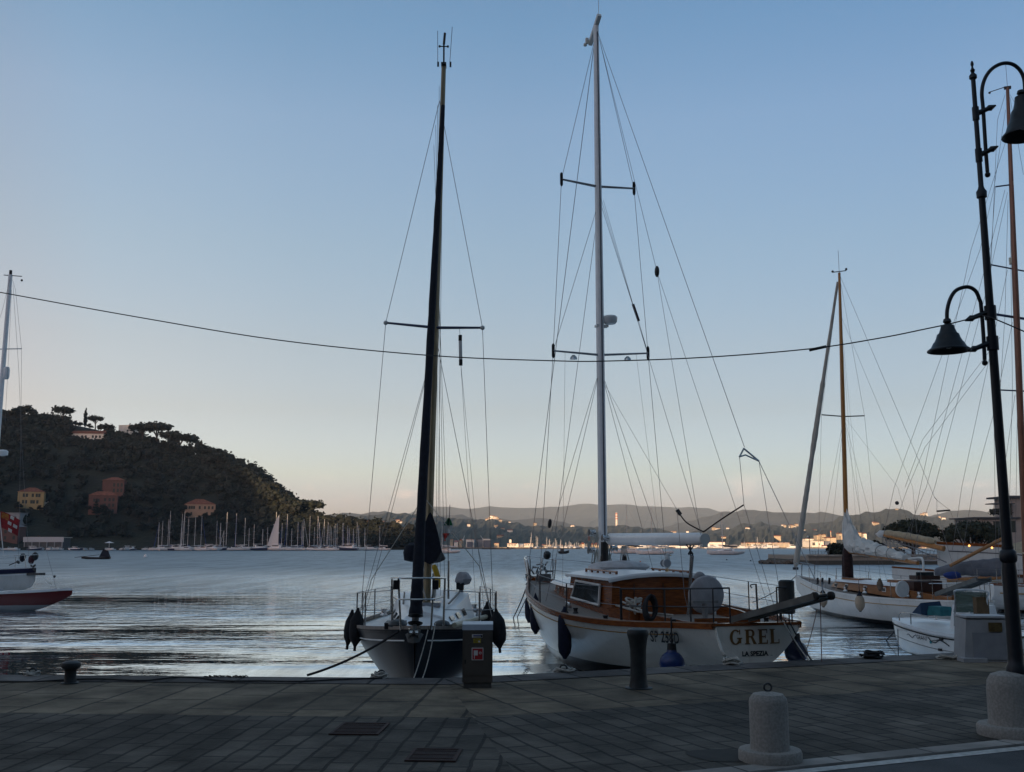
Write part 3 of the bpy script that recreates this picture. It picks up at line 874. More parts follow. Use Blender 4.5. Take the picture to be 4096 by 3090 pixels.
def house_px(name, label, x0, x1, ytop, ybot, wall, Y=None, **k):
    c = (x0 + x1) / 2
    p = on_hill(c, ybot) if Y is None else P(c, ybot, Y)
    w = (x1 - x0) / FPX * p.y
    h = P(c, ytop, p.y).z - p.z
    return house(name, label, p, w, k.pop('d', w * .8), h, wall, **k)
ycol, pink, orange, cream = wallmat('ochre', (0.34, 0.26, 0.13)), wallmat('dusky_pink', (0.13, 0.066, 0.056)), wallmat('orange', (0.25, 0.1, 0.045)), wallmat('cream', (0.42, 0.36, 0.27))
whit, gry, blu, beige, dkgry = wallmat('white', (0.7, 0.68, 0.62)), wallmat('grey', (0.28, 0.29, 0.31)), wallmat('slate_blue', (0.13, 0.15, 0.19)), wallmat('beige', (0.46, 0.4, 0.31)), wallmat('dark_grey', (0.08, 0.085, 0.09))
house_px('villa', 'yellow villa with red tiled roof on the left slope', 62, 158, 1968, 2036, ycol, d=11, rz=.35, rise=2.6,
         wins=[(x, 7.4, 1.0, 1.7) for x in (-3.6, -2.1, .9, 2.9, 4.2)] + [(x, 3.8, 1.0, 1.7) for x in (-3.8, -2.3, .4, 1.6, 3.4)], side_wins=[(3, 7.4, 1, 1.6), (7.5, 7.4, 1, 1.6)])
house_px('villa', 'dusky pink villa, the lower and larger of the two pink houses on the slope', 348, 455, 1982, 2060, pink, d=9, rz=.3, rise=2.4,
         wins=[(x, z, 1.0, 1.6) for x in (1.0, 3.4, 5.4) for z in (2.2, 5.4, 8.4)] + [(-4.6, 8.0, 1, 1.6), (-2.4, 8.0, 1, 1.6)])
house_px('villa', 'dusky pink villa with a balcony, higher up behind the other pink house', 398, 480, 1922, 1985, pink, d=9, rz=.2, rise=2.0,
         wins=[(x, z, 1.0, 1.8) for x in (.5, 2.6, 4.6) for z in (3.2, 6.4)])
house_px('villa', 'orange and cream villa with hipped red roof standing above the marina', 738, 853, 2018, 2068, wallmat('faded_apricot', (.36, .25, .18)), d=13, rz=.42, rise=3.2,
         wins=[(x, 5.2, .9, 1.5) for x in (-6, -4.8, -3.6, -.5, 2.4, 4.6, 6.6)] + [(x, 1.8, .9, 1.5) for x in (-5, 3.6, 6.2)], side_wins=[(y, 5.2, 1.1, 1.6) for y in (2.5, 6, 9.5)])
for i, (px, py, tp, kd) in enumerate(((60, 2046, 2000, 'oak'), (110, 2056, 2024, 'oak'), (150, 2050, 2016, 'oak'), (375, 2064, 1996, 'conifer'), (400, 2072, 2010, 'oak'), (432, 2074, 2036, 'oak'), (345, 2056, 2014, 'oak'), (488, 2016, 1966, 'oak'), (385, 1990, 1950, 'oak'), (500, 2060, 1990, 'oak'),
                                   (745, 2080, 2044, 'oak'), (790, 2086, 2058, 'oak'), (815, 2082, 2048, 'oak'), (862, 2078, 2030, 'oak'), (722, 2070, 2010, 'oak'), (40, 2100, 2060, 'oak'), (180, 2052, 2010, 'oak'), (540, 2076, 2030, 'oak'), (590, 2084, 2036, 'oak'), (650, 2086, 2030, 'conifer'))):
    tree_px(kd, px, py, tp, None, 'dark tree growing close around the houses on the left slope', 'trees around the houses on the left slope', wide=1.1)
house_px('house', 'white flat roofed house standing on the ridge against the sky', 442, 508, 1702, 1738, whit, d=7, kind='flat', roof=whit, rz=-.3, eave=.1, wins=[(1.8, 3.4, 1.2, 1.2), (-2, 2.2, 1, 1.6)])
house_px('villa', 'long low villa with tiled roof and white walls just under the ridge', 259, 384, 1735, 1757, whit, d=8, kind='gable', rise=2.2, rz=.1, wins=[(x, 1.6, 1.1, 1.5) for x in (-8.5, -6.4, -3.2, -1, 3.5, 5.5, 8)])
orange_house = [o for o in COL.objects if o.get('label', '').startswith('orange and cream villa')][0]
ww_ = [o for o in orange_house.children if o.name.startswith('wall')][0].dimensions
MB().box((-ww_.x / 2 - .012, ww_.y / 2, ww_.z / 2 - 3), (.02, ww_.y - .02, ww_.z - .02)).build('side_wall', orange, orange_house, 0)
t = house_px('boat_shed', 'low shed with a white fascia and open ground floor at the water on the left', 98, 250, 2152, 2186, dkgry, Y=528, d=9, kind='flat', roof=whit, eave=.6, cat='building')
MB().box((0, -.5, 3.4), (20.6, .4, 2.6)).build('fascia', mat('pale_fascia', (.4, .42, .45), .6), t, 0)
for i in range(6): MB().box((-9.6 + i * 3.84, -.5, .6), (.4, .4, 3)).build('pillar', gry, t, 0)
house_px('house', 'grey roofed house at the left picture edge above the red flag', -20, 77, 2052, 2085, gry, Y=545, d=9, kind='flat', roof=roof_grey, wins=[(4, 1.6, 1.2, 1.4)])
house_px('house', 'pink house at the left picture edge behind the red flag', -30, 68, 2108, 2168, pink, Y=530, d=9, roof=roof_grey, wins=[(x, z, 1.1, 1.6) for x in (-3.5, 0, 4.5) for z in (2, 5.2)])
house_px('outbuilding', 'small white annexe right of the yellow villa', 158, 186, 2008, 2028, whit, d=4, kind='flat', roof=roof_grey, cat='building')
t = thing('parasol', 'white parasol shelter on the left shore beside the shed', 'parasol', P(436, 2192, 525))
MB().lathe([(2.6, 2.4), (.1, 3.2)], n=8).build('canopy', white, t, 0); MB().tube([(0, 0, -.5), (0, 0, 3)], .1).build('pole', white, t)

# ------------------------------------------------------------------ the far shore in the last sun
fs = MB()
fp = [V((P(x, 2181, 800).x, 800 + (6 * fbm(x, 1, .01)), 0)) for x in range(1000, 4500, 50)]
fs.grid([[V((p.x, p.y, -2)) for p in fp], [V((p.x, p.y, .9)) for p in fp], [V((p.x * 1.05, 860, 1.2)) for p in fp]])
structure('shore', fs, mat('far_quay', (0.2, 0.18, 0.15), 0.8, var=.4, scale=.1), ang=0)
SHY = 806.0
def far_b(label, x0, x1, ytop, wall, roof=None, kind='flat', d=18, name='building', Y=SHY, wins=(), rise=1.5, rz=.0, cat='building', eave=.1, group=None, ybot=None):
    p = P((x0 + x1) / 2, 2193, Y) if ybot is None else P((x0 + x1) / 2, ybot, Y)
    p.z = .9 if ybot is None else p.z
    w = (x1 - x0) / FPX * Y
    h = P(x0, ytop, Y).z - p.z
    return house(name, label, p, w, d, h, wall, roof or roof_grey, kind, rz, rise, wins, cat=cat, eave=eave, group=group)
def rowwins(w, n, z, ww, wh): return [(-w / 2 + w * (i + .5) / n, z, ww, wh) for i in range(n)]
far_b('cream block with a ladder of balconies, first at the left of the sunlit far shore', 1800, 1811, 2160, cream, roof_red)
far_b('small cream workshop on the far shore left of the grey portal shed', 1816, 1832, 2170, whit, roof_red, 'gable')
far_b('narrow cream tower house on the far shore between workshop and portal shed', 1836, 1848, 2163, cream, roof_tile, 'hip')
t = far_b('tall white portal shed with a dark open mouth on the far shore', 1864, 1895, 2159, whit, roof_red, d=30)
MB().box((0, -.3, 2.0), (4.4, .8, 4.2)).build('door', blu, t, 0)  # dark panel painted in for the shade inside the open mouth
far_b('long grey shipyard hall right of the white portal shed', 1896, 1933, 2160, gry, roof_grey, d=36, Y=826)
t = far_b('slate blue shipyard hall with a cream band under its roof', 1934, 1963, 2159, blu, roof_red, d=32)
MB().box((0, -.3, 5.9), (5.8, .5, 1.1)).build('fascia', whit, t, 0)
far_b('low cream building with red roof, alone right of the slate blue hall', 1976, 1995, 2175, cream, roof_red)
t = far_b('white terminal with a row of windows and a roof tower', 2029, 2066, 2176, whit, roof_red, wins=rowwins(7.2, 6, 1.8, .55, 1.0))
MB().box((-1.2, 4, 4.6), (1.7, 2, 2.6)).build('tower', whit, t, 0)
t = thing('storage_tank', 'white domed tank beside the terminal on the far shore', 'tank', P(2071, 2193, SHY)); t.location.z = .9
MB().lathe([(1.0, 0), (1.0, 1.9), (.8, 2.5), (.35, 2.9), (.05, 3.0)], n=16).build('shell', whit, t)
far_b('low pale tent hall right of the domed tank', 2078, 2094, 2180, gry, whit, 'gable', rise=.8)
far_b('white two storey office with red eaves, before the far marina', 2097, 2132, 2176, whit, roof_red, wins=rowwins(6.8, 5, 1.8, .6, 1.0))
far_b('small orange boathouse inside the far marina', 2178, 2206, 2181, cream, roof_tile, 'gable', rise=.7)
far_b('cream square house at the end of the far marina', 2328, 2339, 2178, beige, roof_tile, 'hip')
far_b('row of cream houses on the far shore left of the white mast', 2371, 2406, 2180, cream, roof_tile, 'gable', wins=rowwins(6.8, 5, 1.4, .6, .8))
far_b('row of orange lit houses on the far shore just right of the white mast', 2442, 2475, 2182, beige, roof_tile, 'gable', wins=rowwins(6.4, 4, 1.2, .6, .8))
far_b('cream house with red roof seen under the middle of the white boom', 2478, 2500, 2183, whit, roof_tile, 'gable')
far_b('small white house seen under the white boom', 2519, 2538, 2184, cream, roof_tile, 'hip', rise=.7)
far_b('tall narrow cream house seen under the white boom', 2591, 2602, 2183, cream, roof_tile, 'hip', rise=.6)
far_b('low red roofed shed next to the tall narrow cream house', 2606, 2620, 2188, beige, roof_red, 'gable', rise=.5)
far_b('pair of white sheds under the far end of the white boom', 2638, 2670, 2183, whit, roof_grey, 'gable', rise=.7)
far_b('broad white boat hall with curved front on the far shore', 2677, 2736, 2184, whit, roof_grey, 'gable', rise=.9)
far_b('white cubic workshop left of the long grey hall', 2775, 2793, 2180, whit, roof_grey)
far_b('long grey hall behind the boom crutch', 2793, 2832, 2178, gry, roof_grey, d=24)
t = far_b('biggest bright white hall of the far shore, with a red roof edge', 2834, 2900, 2170, whit, roof_red, d=40)
far_b('white annexe right of the biggest bright hall', 2901, 2912, 2181, whit, roof_grey)
far_b('slate blue warehouse behind the anchored yacht with the dark cover', 2918, 2950, 2182, blu, roof_grey)
far_b('very low white pavilion between slate blue warehouse and windowed building', 2952, 2984, 2187, whit, roof_grey)
far_b('cream three storey building with many windows on the far shore', 2985, 3041, 2173, beige, roof_red, wins=rowwins(10.6, 8, 4.0, .6, .8) + rowwins(10.6, 8, 2.2, .6, .8))
t = far_b('big beige hangar with rows of louvred doors on the far shore', 3071, 3161, 2173, beige, roof_red, d=50, rz=.14)
for i in range(4):
    for k in range(4): MB().box((-6.6 + i * 4.3, -.06, 1.0 + k * .85), (2.8, .14, .3)).build('louvre', gry, t, 0)
far_b('low grey shed right of the big beige hangar', 3163, 3186, 2186, gry, roof_grey)
far_b('twin cream apartment cubes on the slope left of the striped white block', 3223, 3257, 2157, whit, roof_tile, Y=850, d=9, wins=rowwins(6.9, 5, 5, .6, .8))
far_b('wide cream house with flat roof left of the stepped apartment tower', 3269, 3285, 2143, cream, roof_tile, Y=872, d=9)
t = far_b('stepped cream apartment tower, tallest house on the right far shore', 3288, 3306, 2139, cream, roof_tile, Y=866, d=9, wins=[(x, z, .6, .7) for x in (-1.2, 0, 1.2) for z in (4, 6, 8, 10)])
t = thing('chimney', 'slim cream factory chimney beside the stepped apartment tower', 'chimney', P(3326, 2193, 860)); t.location.z = 2
MB().lathe([(.62, 0), (.45, 12)], n=10).build('shaft', cream, t); MB().lathe([(.62, 11.4), (.62, 12.1)], n=10).build('rim', roof_red, t)
far_b('long low cream terrace of houses right of the stepped apartment tower', 3308, 3346, 2153, beige, roof_tile, 'gable', Y=856, d=8, rise=1)
t = far_b('white modern block with dark horizontal stripes on its front', 3247, 3296, 2165, whit, roof_grey, Y=812, d=22, rz=.05)
for k in range(3): MB().box((.3, -.06, 4.6 + k * .62), (8.6, .14, .22)).build('louvre', dkgry, t, 0)
MB().box((-3.2, -.06, 2.6), (2.2, .14, 2.4)).build('window', dkgry, t, 0); MB().box((1.4, -.06, 2.4), (1.1, .14, .9)).build('window', dkgry, t, 0)
far_b('dark right side of the striped white block, shade put into its slate colour', 3297, 3322, 2166, blu, roof_grey, Y=816, d=22)  # shaded side of the block, its shade put into the wall colour
far_b('small cream house with red roof before the dark side of the striped block', 3294, 3314, 2185, whit, roof_red, 'gable', Y=800, d=6, rise=.8)
for i, (x0, x1, yt, yb) in enumerate(((3427, 3446, 2133, 2146), (3454, 3467, 2136, 2146), (3428, 3448, 2146, 2156), (3356, 3369, 2136, 2146))):
    far_b(('cream house on the slope above the bushes of the mole', 'small white house on the slope, right of its cream neighbour', 'orange roofed house on the slope right behind the dark bush', 'cream house on the slope just left of the brown varnished mast')[i], x0, x1, yt, (cream, whit, beige, cream)[i], roof_tile, 'gable', d=8, Y=900, rise=1.0, ybot=yb, name='house', cat='house')
for i, (x0, x1, yt) in enumerate(((3497, 3512, 2182), (3520, 3534, 2190), (3540, 3556, 2184), (3640, 3656, 2188), (3690, 3706, 2190))):
    far_b(('bright cream house seen between the two round bushes of the mole', 'small sunlit house right of the bright cream house behind the bushes', 'sunlit house left of the bowsprit net', 'sunlit house seen through the bowsprit net', 'white sunlit house at the right end of the bowsprit net')[i], x0, x1, yt, whit if i % 2 else cream, roof_tile, 'hip', d=6, Y=800, rise=.9, name='house', cat='house')
rg = random.Random(77)
px = 2040
while px < 3195:
    w_ = rg.uniform(9, 30)
    far_b('small pale building in the low strip along the sunlit far shore', px, px + w_, rg.uniform(2181, 2188), rg.choice((whit, cream, beige, cream, gry)), rg.choice((roof_tile, roof_red, roof_grey)), rg.choice(('gable', 'flat', 'hip')), d=5, rise=.7, Y=rg.uniform(822, 840), group='small buildings along the sunlit far shore')
    px += w_ + rg.uniform(2, 26)
# houses sprinkled over the far hills
hm_ = [house('house', 'small pale house, one of many scattered over the far hills', (0, 0, 0), 9, 7, 5.2, w_, roof_tile, 'gable', cat='house', group='pale houses scattered over the far hills', rise=1.4) for w_ in (whit, cream)]
spots = [(1422, 2086), (1398, 2088), (1455, 2088), (1475, 2094), (1540, 2096), (1590, 2092), (1600, 2098), (1660, 2086), (1875, 2106), (1985, 2112), (1990, 2116), (2010, 2124), (2040, 2134), (2002, 2088), (2038, 2094), (2142, 2100), (2290, 2112), (1998, 2158), (2690, 2134), (2698, 2137),
         (2750, 2132), (2858, 2118), (2868, 2120), (2876, 2119), (2912, 2118), (2895, 2160), (2990, 2122), (3110, 2161), (3132, 2107), (3140, 2108), (3163, 2108), (3170, 2110), (3180, 2113), (3188, 2105), (3218, 2130), (3260, 2131), (3500, 2098), (3510, 2104), (3520, 2110), (3690, 2066), (3705, 2062), (3758, 2072), (3775, 2080), (3590, 2042), (3750, 2128), (3762, 2134), (1965, 2072), (1975, 2070), (1983, 2076), (1990, 2077), (1958, 2080), (1948, 2084)]
for i, (px, py) in enumerate(spots):
    p = on_r2(px, py)
    s = rnd.uniform(.6, 1.05)
    if i < 2: o = hm_[i]; o.location = p; o.scale = (s, s, s)
    else: copy_tree(hm_[i % 2], p, rnd.uniform(-.5, .5), scale=(s, s, s))
t = thing('church_tower', 'slim pinkish bell tower on the dark hill left of the white mast', 'tower', on_r2(2356, 2163))
s = t.location.y / FPX
MB().box((0, 0, 6 * s), (8 * s, 8 * s, 16 * s)).build('shaft', pink, t, 0); MB().lathe([(4.6 * s, 14 * s), (.2, 19 * s)], n=4).build('spire', roof_tile, t, 0)
# the power station chimney
cy = 2750
t = thing('chimney', 'tall red and white banded power station chimney rising behind the far hill', 'chimney', P(2468, 2181, cy)); t.location.z = 0
top = P(2468, 2052, cy).z
r0 = 9 / 2 / FPX * cy
MB().lathe([(r0 * 1.15, 0), (r0 * .9, top)], n=14).build('shaft', mat('chimney_white', (.7, .62, .55), .8, var=.1, scale=.05), t)
for k in range(7):
    z = top * (.985 - k * .075)
    MB().lathe([(r0 * (.95 + .004 * k), z - top * .03), (r0 * (.94 + .004 * k), z)], n=14).build('band', mat('chimney_red', (.45, .1, .06), .8), t)
# yard cranes
def crane(label, px, ytop, jib):
    t = thing('shipyard_crane', label, 'crane', P(px, 2193, 815)); t.location.z = .9
    h = P(px, ytop, 815).z - .9
    m = MB()
    for sx, sy in ((-.5, -.5), (.5, -.5), (.5, .5), (-.5, .5)): m.tube([(sx, sy, 0), (sx, sy, h * .62)], .12, 4)
    for k in range(6): m.tube([(-.5, -.5, h * .1 * k), (.5, -.5, h * .1 * (k + 1))], .09, 4)
    m.build('mast', white_dull, t)
    MB().box((0, 0, h * .64), (1.6, 1.6, 1.3)).build('cab', white_dull, t, 0)
    MB().tube([(0, 0, h * .62), (jib, 0, h)], [.22, .12], 5).build('jib', white_dull, t)
crane('white shipyard crane with its jib raised, left of the white portal shed', 1852, 2143, 1.2)
crane('white shipyard crane leaning left over the grey hall', 1934, 2143, -2.4)
t = thing('barge', 'long black barge lying low before the far shore', 'barge', P(1987, 2197, 640)); t.location.z = 0
MB().add([(-8.5, -2, -.5), (8.5, -2, -.5), (8.5, 2, -.5), (-8.5, 2, -.5), (-9.4, -2, .5), (9, -2, .4), (9, 2, .4), (-9.4, 2, .5)], [(3, 2, 1, 0), (4, 5, 6, 7), (0, 1, 5, 4), (1, 2, 6, 5), (2, 3, 7, 6), (3, 0, 4, 7)]).build('hull', black, t, 0)
MB().box((-3, 0, .7), (5, 2.6, .5)).build('hatch', dkgry, t, 0); MB().box((7, 0, 1.0), (1.4, 2, 1.2)).build('wheelhouse', dkgry, t, 0)
bw = MB(); 
rows = [[], [], [], []]
for px in range(1650, 2330, 10):
    Y = 690 + 10 * fbm(px, 2, .02); p = P(px, 2181, Y)
    for r, (dy, z) in zip(rows, ((-2, -.5), (-1, .5 + .12 * fbm(px, 5, .2)), (1, .55 + .1 * fbm(px, 9, .3)), (2.5, -.5))): r.append(V((p.x, Y + dy, z)))
bw.grid(rows)
tag(bw.build('breakwater', mat('dark_boulders', (.05, .045, .04), .9, var=.5, scale=.5), None, 0), 'long thin dark breakwater in front of the sunlit shipyard', 'breakwater')

# ------------------------------------------------------------------ hulls
class Hull:
    """lines of a boat: d from the stern forward, n to port, z up. stations: (d, half beam, sheer height, keel height)"""
    def __init__(s, st, m=1.6, nd=28, nt=12):
        s.st, s.m, s.nd, s.nt = st, m, nd, nt
        s.d0, s.d1 = st[0][0], st[-1][0]
    def B(s, d): return max(0.0, cubic([(a[0], a[1]) for a in s.st], d))
    def S(s, d): return cubic([(a[0], a[2]) for a in s.st], d)
    def K(s, d): return cubic([(a[0], a[3]) for a in s.st], d)
    def M(s, d): return cubic([(a[0], a[4] if len(a) > 4 else s.m) for a in s.st], d)
    def half(s, d, z):
        S_, K_ = s.S(d), s.K(d)
        f = min(1, max(0, (S_ - z) / max(1e-4, S_ - K_)))
        m = s.M(d)
        return s.B(d) * max(0, 1 - f ** m) ** (1 / m)
    def stations(s): return [s.d0 + (s.d1 - s.d0) * (0.5 - 0.5 * math.cos(math.pi * i / s.nd)) for i in range(s.nd + 1)]
    def section(s, d):
        out = []
        S_, K_, B_, m = s.S(d), s.K(d), s.B(d), s.M(d)
        for i in range(s.nt + 1):
            th = math.pi / 2 * i / s.nt
            out.append((B_ * math.cos(th) ** (2 / m), S_ - (S_ - K_) * math.sin(th) ** (2 / m)))
        return out
    def body(s):
        mb = MB()
        rows = []
        for d in s.stations():
            sec = s.section(d)
            rows.append([V((d, n, z)) for n, z in sec] + [V((d, -n, z)) for n, z in reversed(sec[:-1])])
        mb.grid(rows)
        o = len(mb.v)
        k = len(rows[0])
        mb.f.append(tuple(range(k)))                       # transom
        return mb
    def deck(s, drop=0.0, camber=.05, inset=0.0):
        mb = MB()
        rows = []
        for d in s.stations():
            b = max(0.0, s.B(d) - inset)
            rows.append([V((d, b * k / 4, s.S(d) - drop + camber * (1 - (k / 4) ** 2) * min(1, b))) for k in range(-4, 5)])
        mb.grid(rows)
        return mb
    def rail(s, w, h, out=0.01, z0=0.0, bow=True, d0=None, d1=None):
        """strip of w x h running along the sheer on both sides"""
        mb = MB()
        d0, d1 = s.d0 if d0 is None else d0, s.d1 if d1 is None else d1
        ds = [d0 + (d1 - d0) * (0.5 - 0.5 * math.cos(math.pi * i / 40)) for i in range(41)]
        for sg in (1, -1):
            rows = []
            for d in ds:
                b, z = s.B(d), s.S(d) + z0
                rows.append([V((d, sg * (b + out), z)), V((d, sg * (b + out), z + h)), V((d, sg * max(0, b + out - w), z + h)), V((d, sg * max(0, b + out - w), z))])
            mb.grid(rows, True)
            mb.f.append(tuple(range(len(mb.v) - 4, len(mb.v))))
            k = len(mb.v) - 4 * len(ds)
            mb.f.append((k + 3, k + 2, k + 1, k))
        return mb
    def line(s, dz, r, d0, d1, side=(1, -1), n=40):
        mb = MB()
        for sg in side:
            pts = []
            for i in range(n + 1):
                d = d0 + (d1 - d0) * i / n
                z = s.S(d) - dz
                pts.append((d, sg * (s.half(d, z) + r * .3), z))
            mb.tube(pts, r, 5)
        return mb
    def pt(s, d, z, side=1, out=0.0): return V((d, side * (s.half(d, z) + out), z))
def trunk(mb, d0, d1, w0, w1, z0a, z0b, h0, h1, rake=.15, round_=.0, nd=10, tumble=.08):
    """cabin trunk from d0 (aft) to d1 (forward): half widths, foot heights and top heights at the ends"""
    rows = []
    for i in range(nd + 1):
        t = i / nd
        d = d0 + (d1 - d0) * t
        w = w0 + (w1 - w0) * t ** 1.5
        zf = z0a + (z0b - z0a) * t
        zt = h0 + (h1 - h0) * t
        dd = d - (rake if i == nd else 0)
        rows.append([V((d, w, zf)), V((dd, w - tumble, zt)), V((dd, 0, zt + round_)), V((dd, -w + tumble, zt)), V((d, -w, zf))])
    mb.grid(rows)
    k = len(mb.v)
    mb.f.append(tuple(range(k - 5, k)))
    k0 = k - 5 * (nd + 1)
    mb.f.append(tuple(reversed(range(k0, k0 + 5))))
    return mb

# ------------------------------------------------------------------ the marina under the hill
hull_w = two_tone('far_white_topsides', (0.62, 0.64, 0.66), (0.03, 0.035, 0.06), .12)
hull_b = two_tone('far_navy_topsides', (0.03, 0.04, 0.09), (0.05, 0.02, 0.02), .12)
cov_blue = mat('blue_sail_cover', (0.02, 0.05, 0.2), .85)
cov_white = mat('pale_sail_cover', (0.5, 0.5, 0.5), .85)
cov_dark = mat('dark_sail_cover', (0.02, 0.022, 0.03), .85)
far_mast = mat('far_mast_alloy', (0.5, 0.51, 0.52), .5, .2)
def small_yacht(hm, cover, Ln=10.5):
    """meshes of a moored cruising yacht about Ln long, mast 1 unit high (scaled per boat)"""
    h = Hull([(0, .95, .95, .25), (Ln * .3, 1.6, .92, -.2), (Ln * .6, 1.45, 1.0, -.25), (Ln * .85, .75, 1.15, -.1), (Ln, .02, 1.3, .35)], 2.2, 12, 6)
    out = [('hull', h.body().mesh('hull', hm)), ('deck', h.deck().mesh('deck', white))]
    c = MB(); trunk(c, Ln * .3, Ln * .68, .95, .45, .98, 1.08, 1.5, 1.3)
    out.append(('cabin', c.mesh('cabin', white)))
    w = MB()
    for sg in (1, -1): w.add([V((Ln * .36, sg * .93, 1.16)), V((Ln * .58, sg * .72, 1.16)), V((Ln * .57, sg * .7, 1.3)), V((Ln * .36, sg * .9, 1.38))], [(0, 1, 2, 3)])
    out.append(('window', w.mesh('window', pane_far)))
    b = MB(); b.tube([(Ln * .14, 0, 2.05), (Ln * .56, 0, 2.0)], .07, 5)
    out.append(('boom', b.mesh('boom', far_mast)))
    s_ = MB(); s_.tube([(Ln * .15, 0, 2.17), (Ln * .35, 0, 2.24), (Ln * .55, 0, 2.5)], [.12, .2, .22], 6)
    out.append(('sail_cover', s_.mesh('sail_cover', cover)))
    sp = MB()
    for d in (.1, .3): 
        for sg in (1, -1): sp.tube([(Ln * d, sg * 1.3, .95), (Ln * d, sg * 1.3, 1.55)], .03, 4)
    sp.tube([(Ln * .93, .3, 1.2), (Ln * 1.0, 0, 1.9), (Ln * .93, -.3, 1.2)], .03, 4)
    out.append(('pulpit', sp.mesh('pulpit', alloy)))
    return out, Ln
YPROTO = [small_yacht(hull_w, cov_blue), small_yacht(hull_w, cov_white), small_yacht(hull_b, cov_dark), small_yacht(hull_w, cov_dark, 12)]
YLAB = ['white sailing yacht with blue boom cover in the packed marina row under the hill', 'white sailing yacht with pale boom cover in the packed marina row under the hill',
        'navy blue sailing yacht in the packed marina row under the hill', 'white sailing yacht with dark boom cover in the packed marina row under the hill']
def yacht(k, loc, rz, mast_h, label, group, rm=.11, genoa=None, mscale=1.0, hull=None, cov=None):
    parts, Ln = YPROTO[k]
    t = thing('sailing_yacht', label, 'yacht', loc, rz, group)
    for nme, me in parts:
        o = bpy.data.objects.new(nme, me); COL.objects.link(o); o.parent = t
    mz = Ln * .56
    m = MB(); m.tube([(mz, 0, .9), (mz, 0, mast_h)], [rm, rm * .75], 6)
    m.build('mast', far_mast, t)
    s_ = MB()
    for zz in (.45, .72): s_.tube([(mz, -1.0 + .3 * zz, mast_h * zz), (mz, 1.0 - .3 * zz, mast_h * zz)], .035, 4)
    s_.build('spreader', far_mast, t)
    st = MB()
    for a, b in (((mz, 0, mast_h), (Ln * .99, 0, 1.3)), ((mz, 0, mast_h), (.1, 0, 1.0)), ((mz, 0, mast_h * .95), (mz, 1.4, 1.0)), ((mz, 0, mast_h * .95), (mz, -1.4, 1.0))): st.tube([a, b], .014, 3)
    st.build('rigging', wire, t)
    if genoa:
        g = MB(); g.tube([(Ln * .98, 0, 1.7), (mz + (Ln * .98 - mz) * .06, 0, mast_h * .94)], [.13, .05], 5); g.build('furled_genoa', genoa, t)
    return t
mz_ = [(213, 1012), (95, 1130), (133, 1115), (195, 1100), (335, 1045), (360, 1010), (400, 1065), (470, 1070), (535, 1060), (690, 1115), (728, 1135), (760, 1215), (795, 1028), (890, 1040), (980, 1085), (1020, 1190), (1072, 1150), (1160, 1200), (1210, 1180),
       (1358, 1140), (1413, 1048), (1458, 1190), (1522, 1125), (1563, 1120), (1582, 1095), (1645, 1065), (1690, 1180), (1727, 1065), (1742, 1130), (1793, 1100), (1830, 1130), (1850, 1165)]
masts = [(600 + .3895 * a, 1650 + .3895 * b) for a, b in mz_]
masts += [(1300 + .1808 * a, 2040 + .1808 * b) for a, b in ((75, 280), (115, 350), (145, 390), (205, 350), (240, 320), (275, 305), (395, 290), (415, 295), (505, 350), (540, 400), (630, 420), (712, 270), (750, 350), (885, 395), (1215, 360))]
G_M = 'sailing yachts moored in the marina under the wooded hill'
for i, (px, py) in enumerate(masts):
    Y = rnd.uniform(500, 545) if px < 1450 else rnd.uniform(510, 530)
    p = P(px, py, Y)
    k = rnd.choice((0, 1, 1, 3, 1, 2))
    rz = rnd.choice((-1.45, 1.6, -1.6, 1.45)) + rnd.uniform(-.35, .35)
    lab = YLAB[k]
    if px > 1510: k, rz, lab = 1, 2.9, 'white sailing yacht moored alone at the right end of the marina'
    if i == 0: k, lab = 0, 'white sailing yacht with tall mast and blue cover, at the left end of the masts'
    mz2 = YPROTO[k][1] * .56
    loc = V((p.x - math.cos(rz) * mz2, Y - math.sin(rz) * mz2, 0))
    yacht(k, loc, rz, p.z, lab, G_M if not (i == 0 or px > 1510) else None, rm=rnd.uniform(.1, .15), genoa=rnd.choice((None, cov_white, cov_blue, None)))
# a yacht drying her white mainsail
px, py = 600 + .3895 * 1325, 1650 + .3895 * 1050
p = P(px, py, 498)
t = yacht(1, V((p.x - 5.9, 498, 0)), .15, p.z, 'white yacht in the marina with her tall white sail hoisted', None)
sm = MB()
H_ = p.z
rows = []
for i in range(11):
    f = i / 10
    z = 2.2 + (H_ - 2.6) * f
    w = 4.9 * (1 - f) ** .8 + .15
    rows.append([V((5.88 - .12 - w * k / 5, .35 * math.sin(math.pi * k / 5) * (1 - f * .5), z)) for k in range(6)])
sm.grid(rows)
sm.v += [(x, y + .04, z) for x, y, z in sm.v]; nn = len(sm.v) // 2
sm.f += [tuple(reversed([i + nn for i in f])) for f in sm.f]
sm.build('mainsail', mat('hoisted_sail', (.6, .6, .6), .8, var=.06), t)
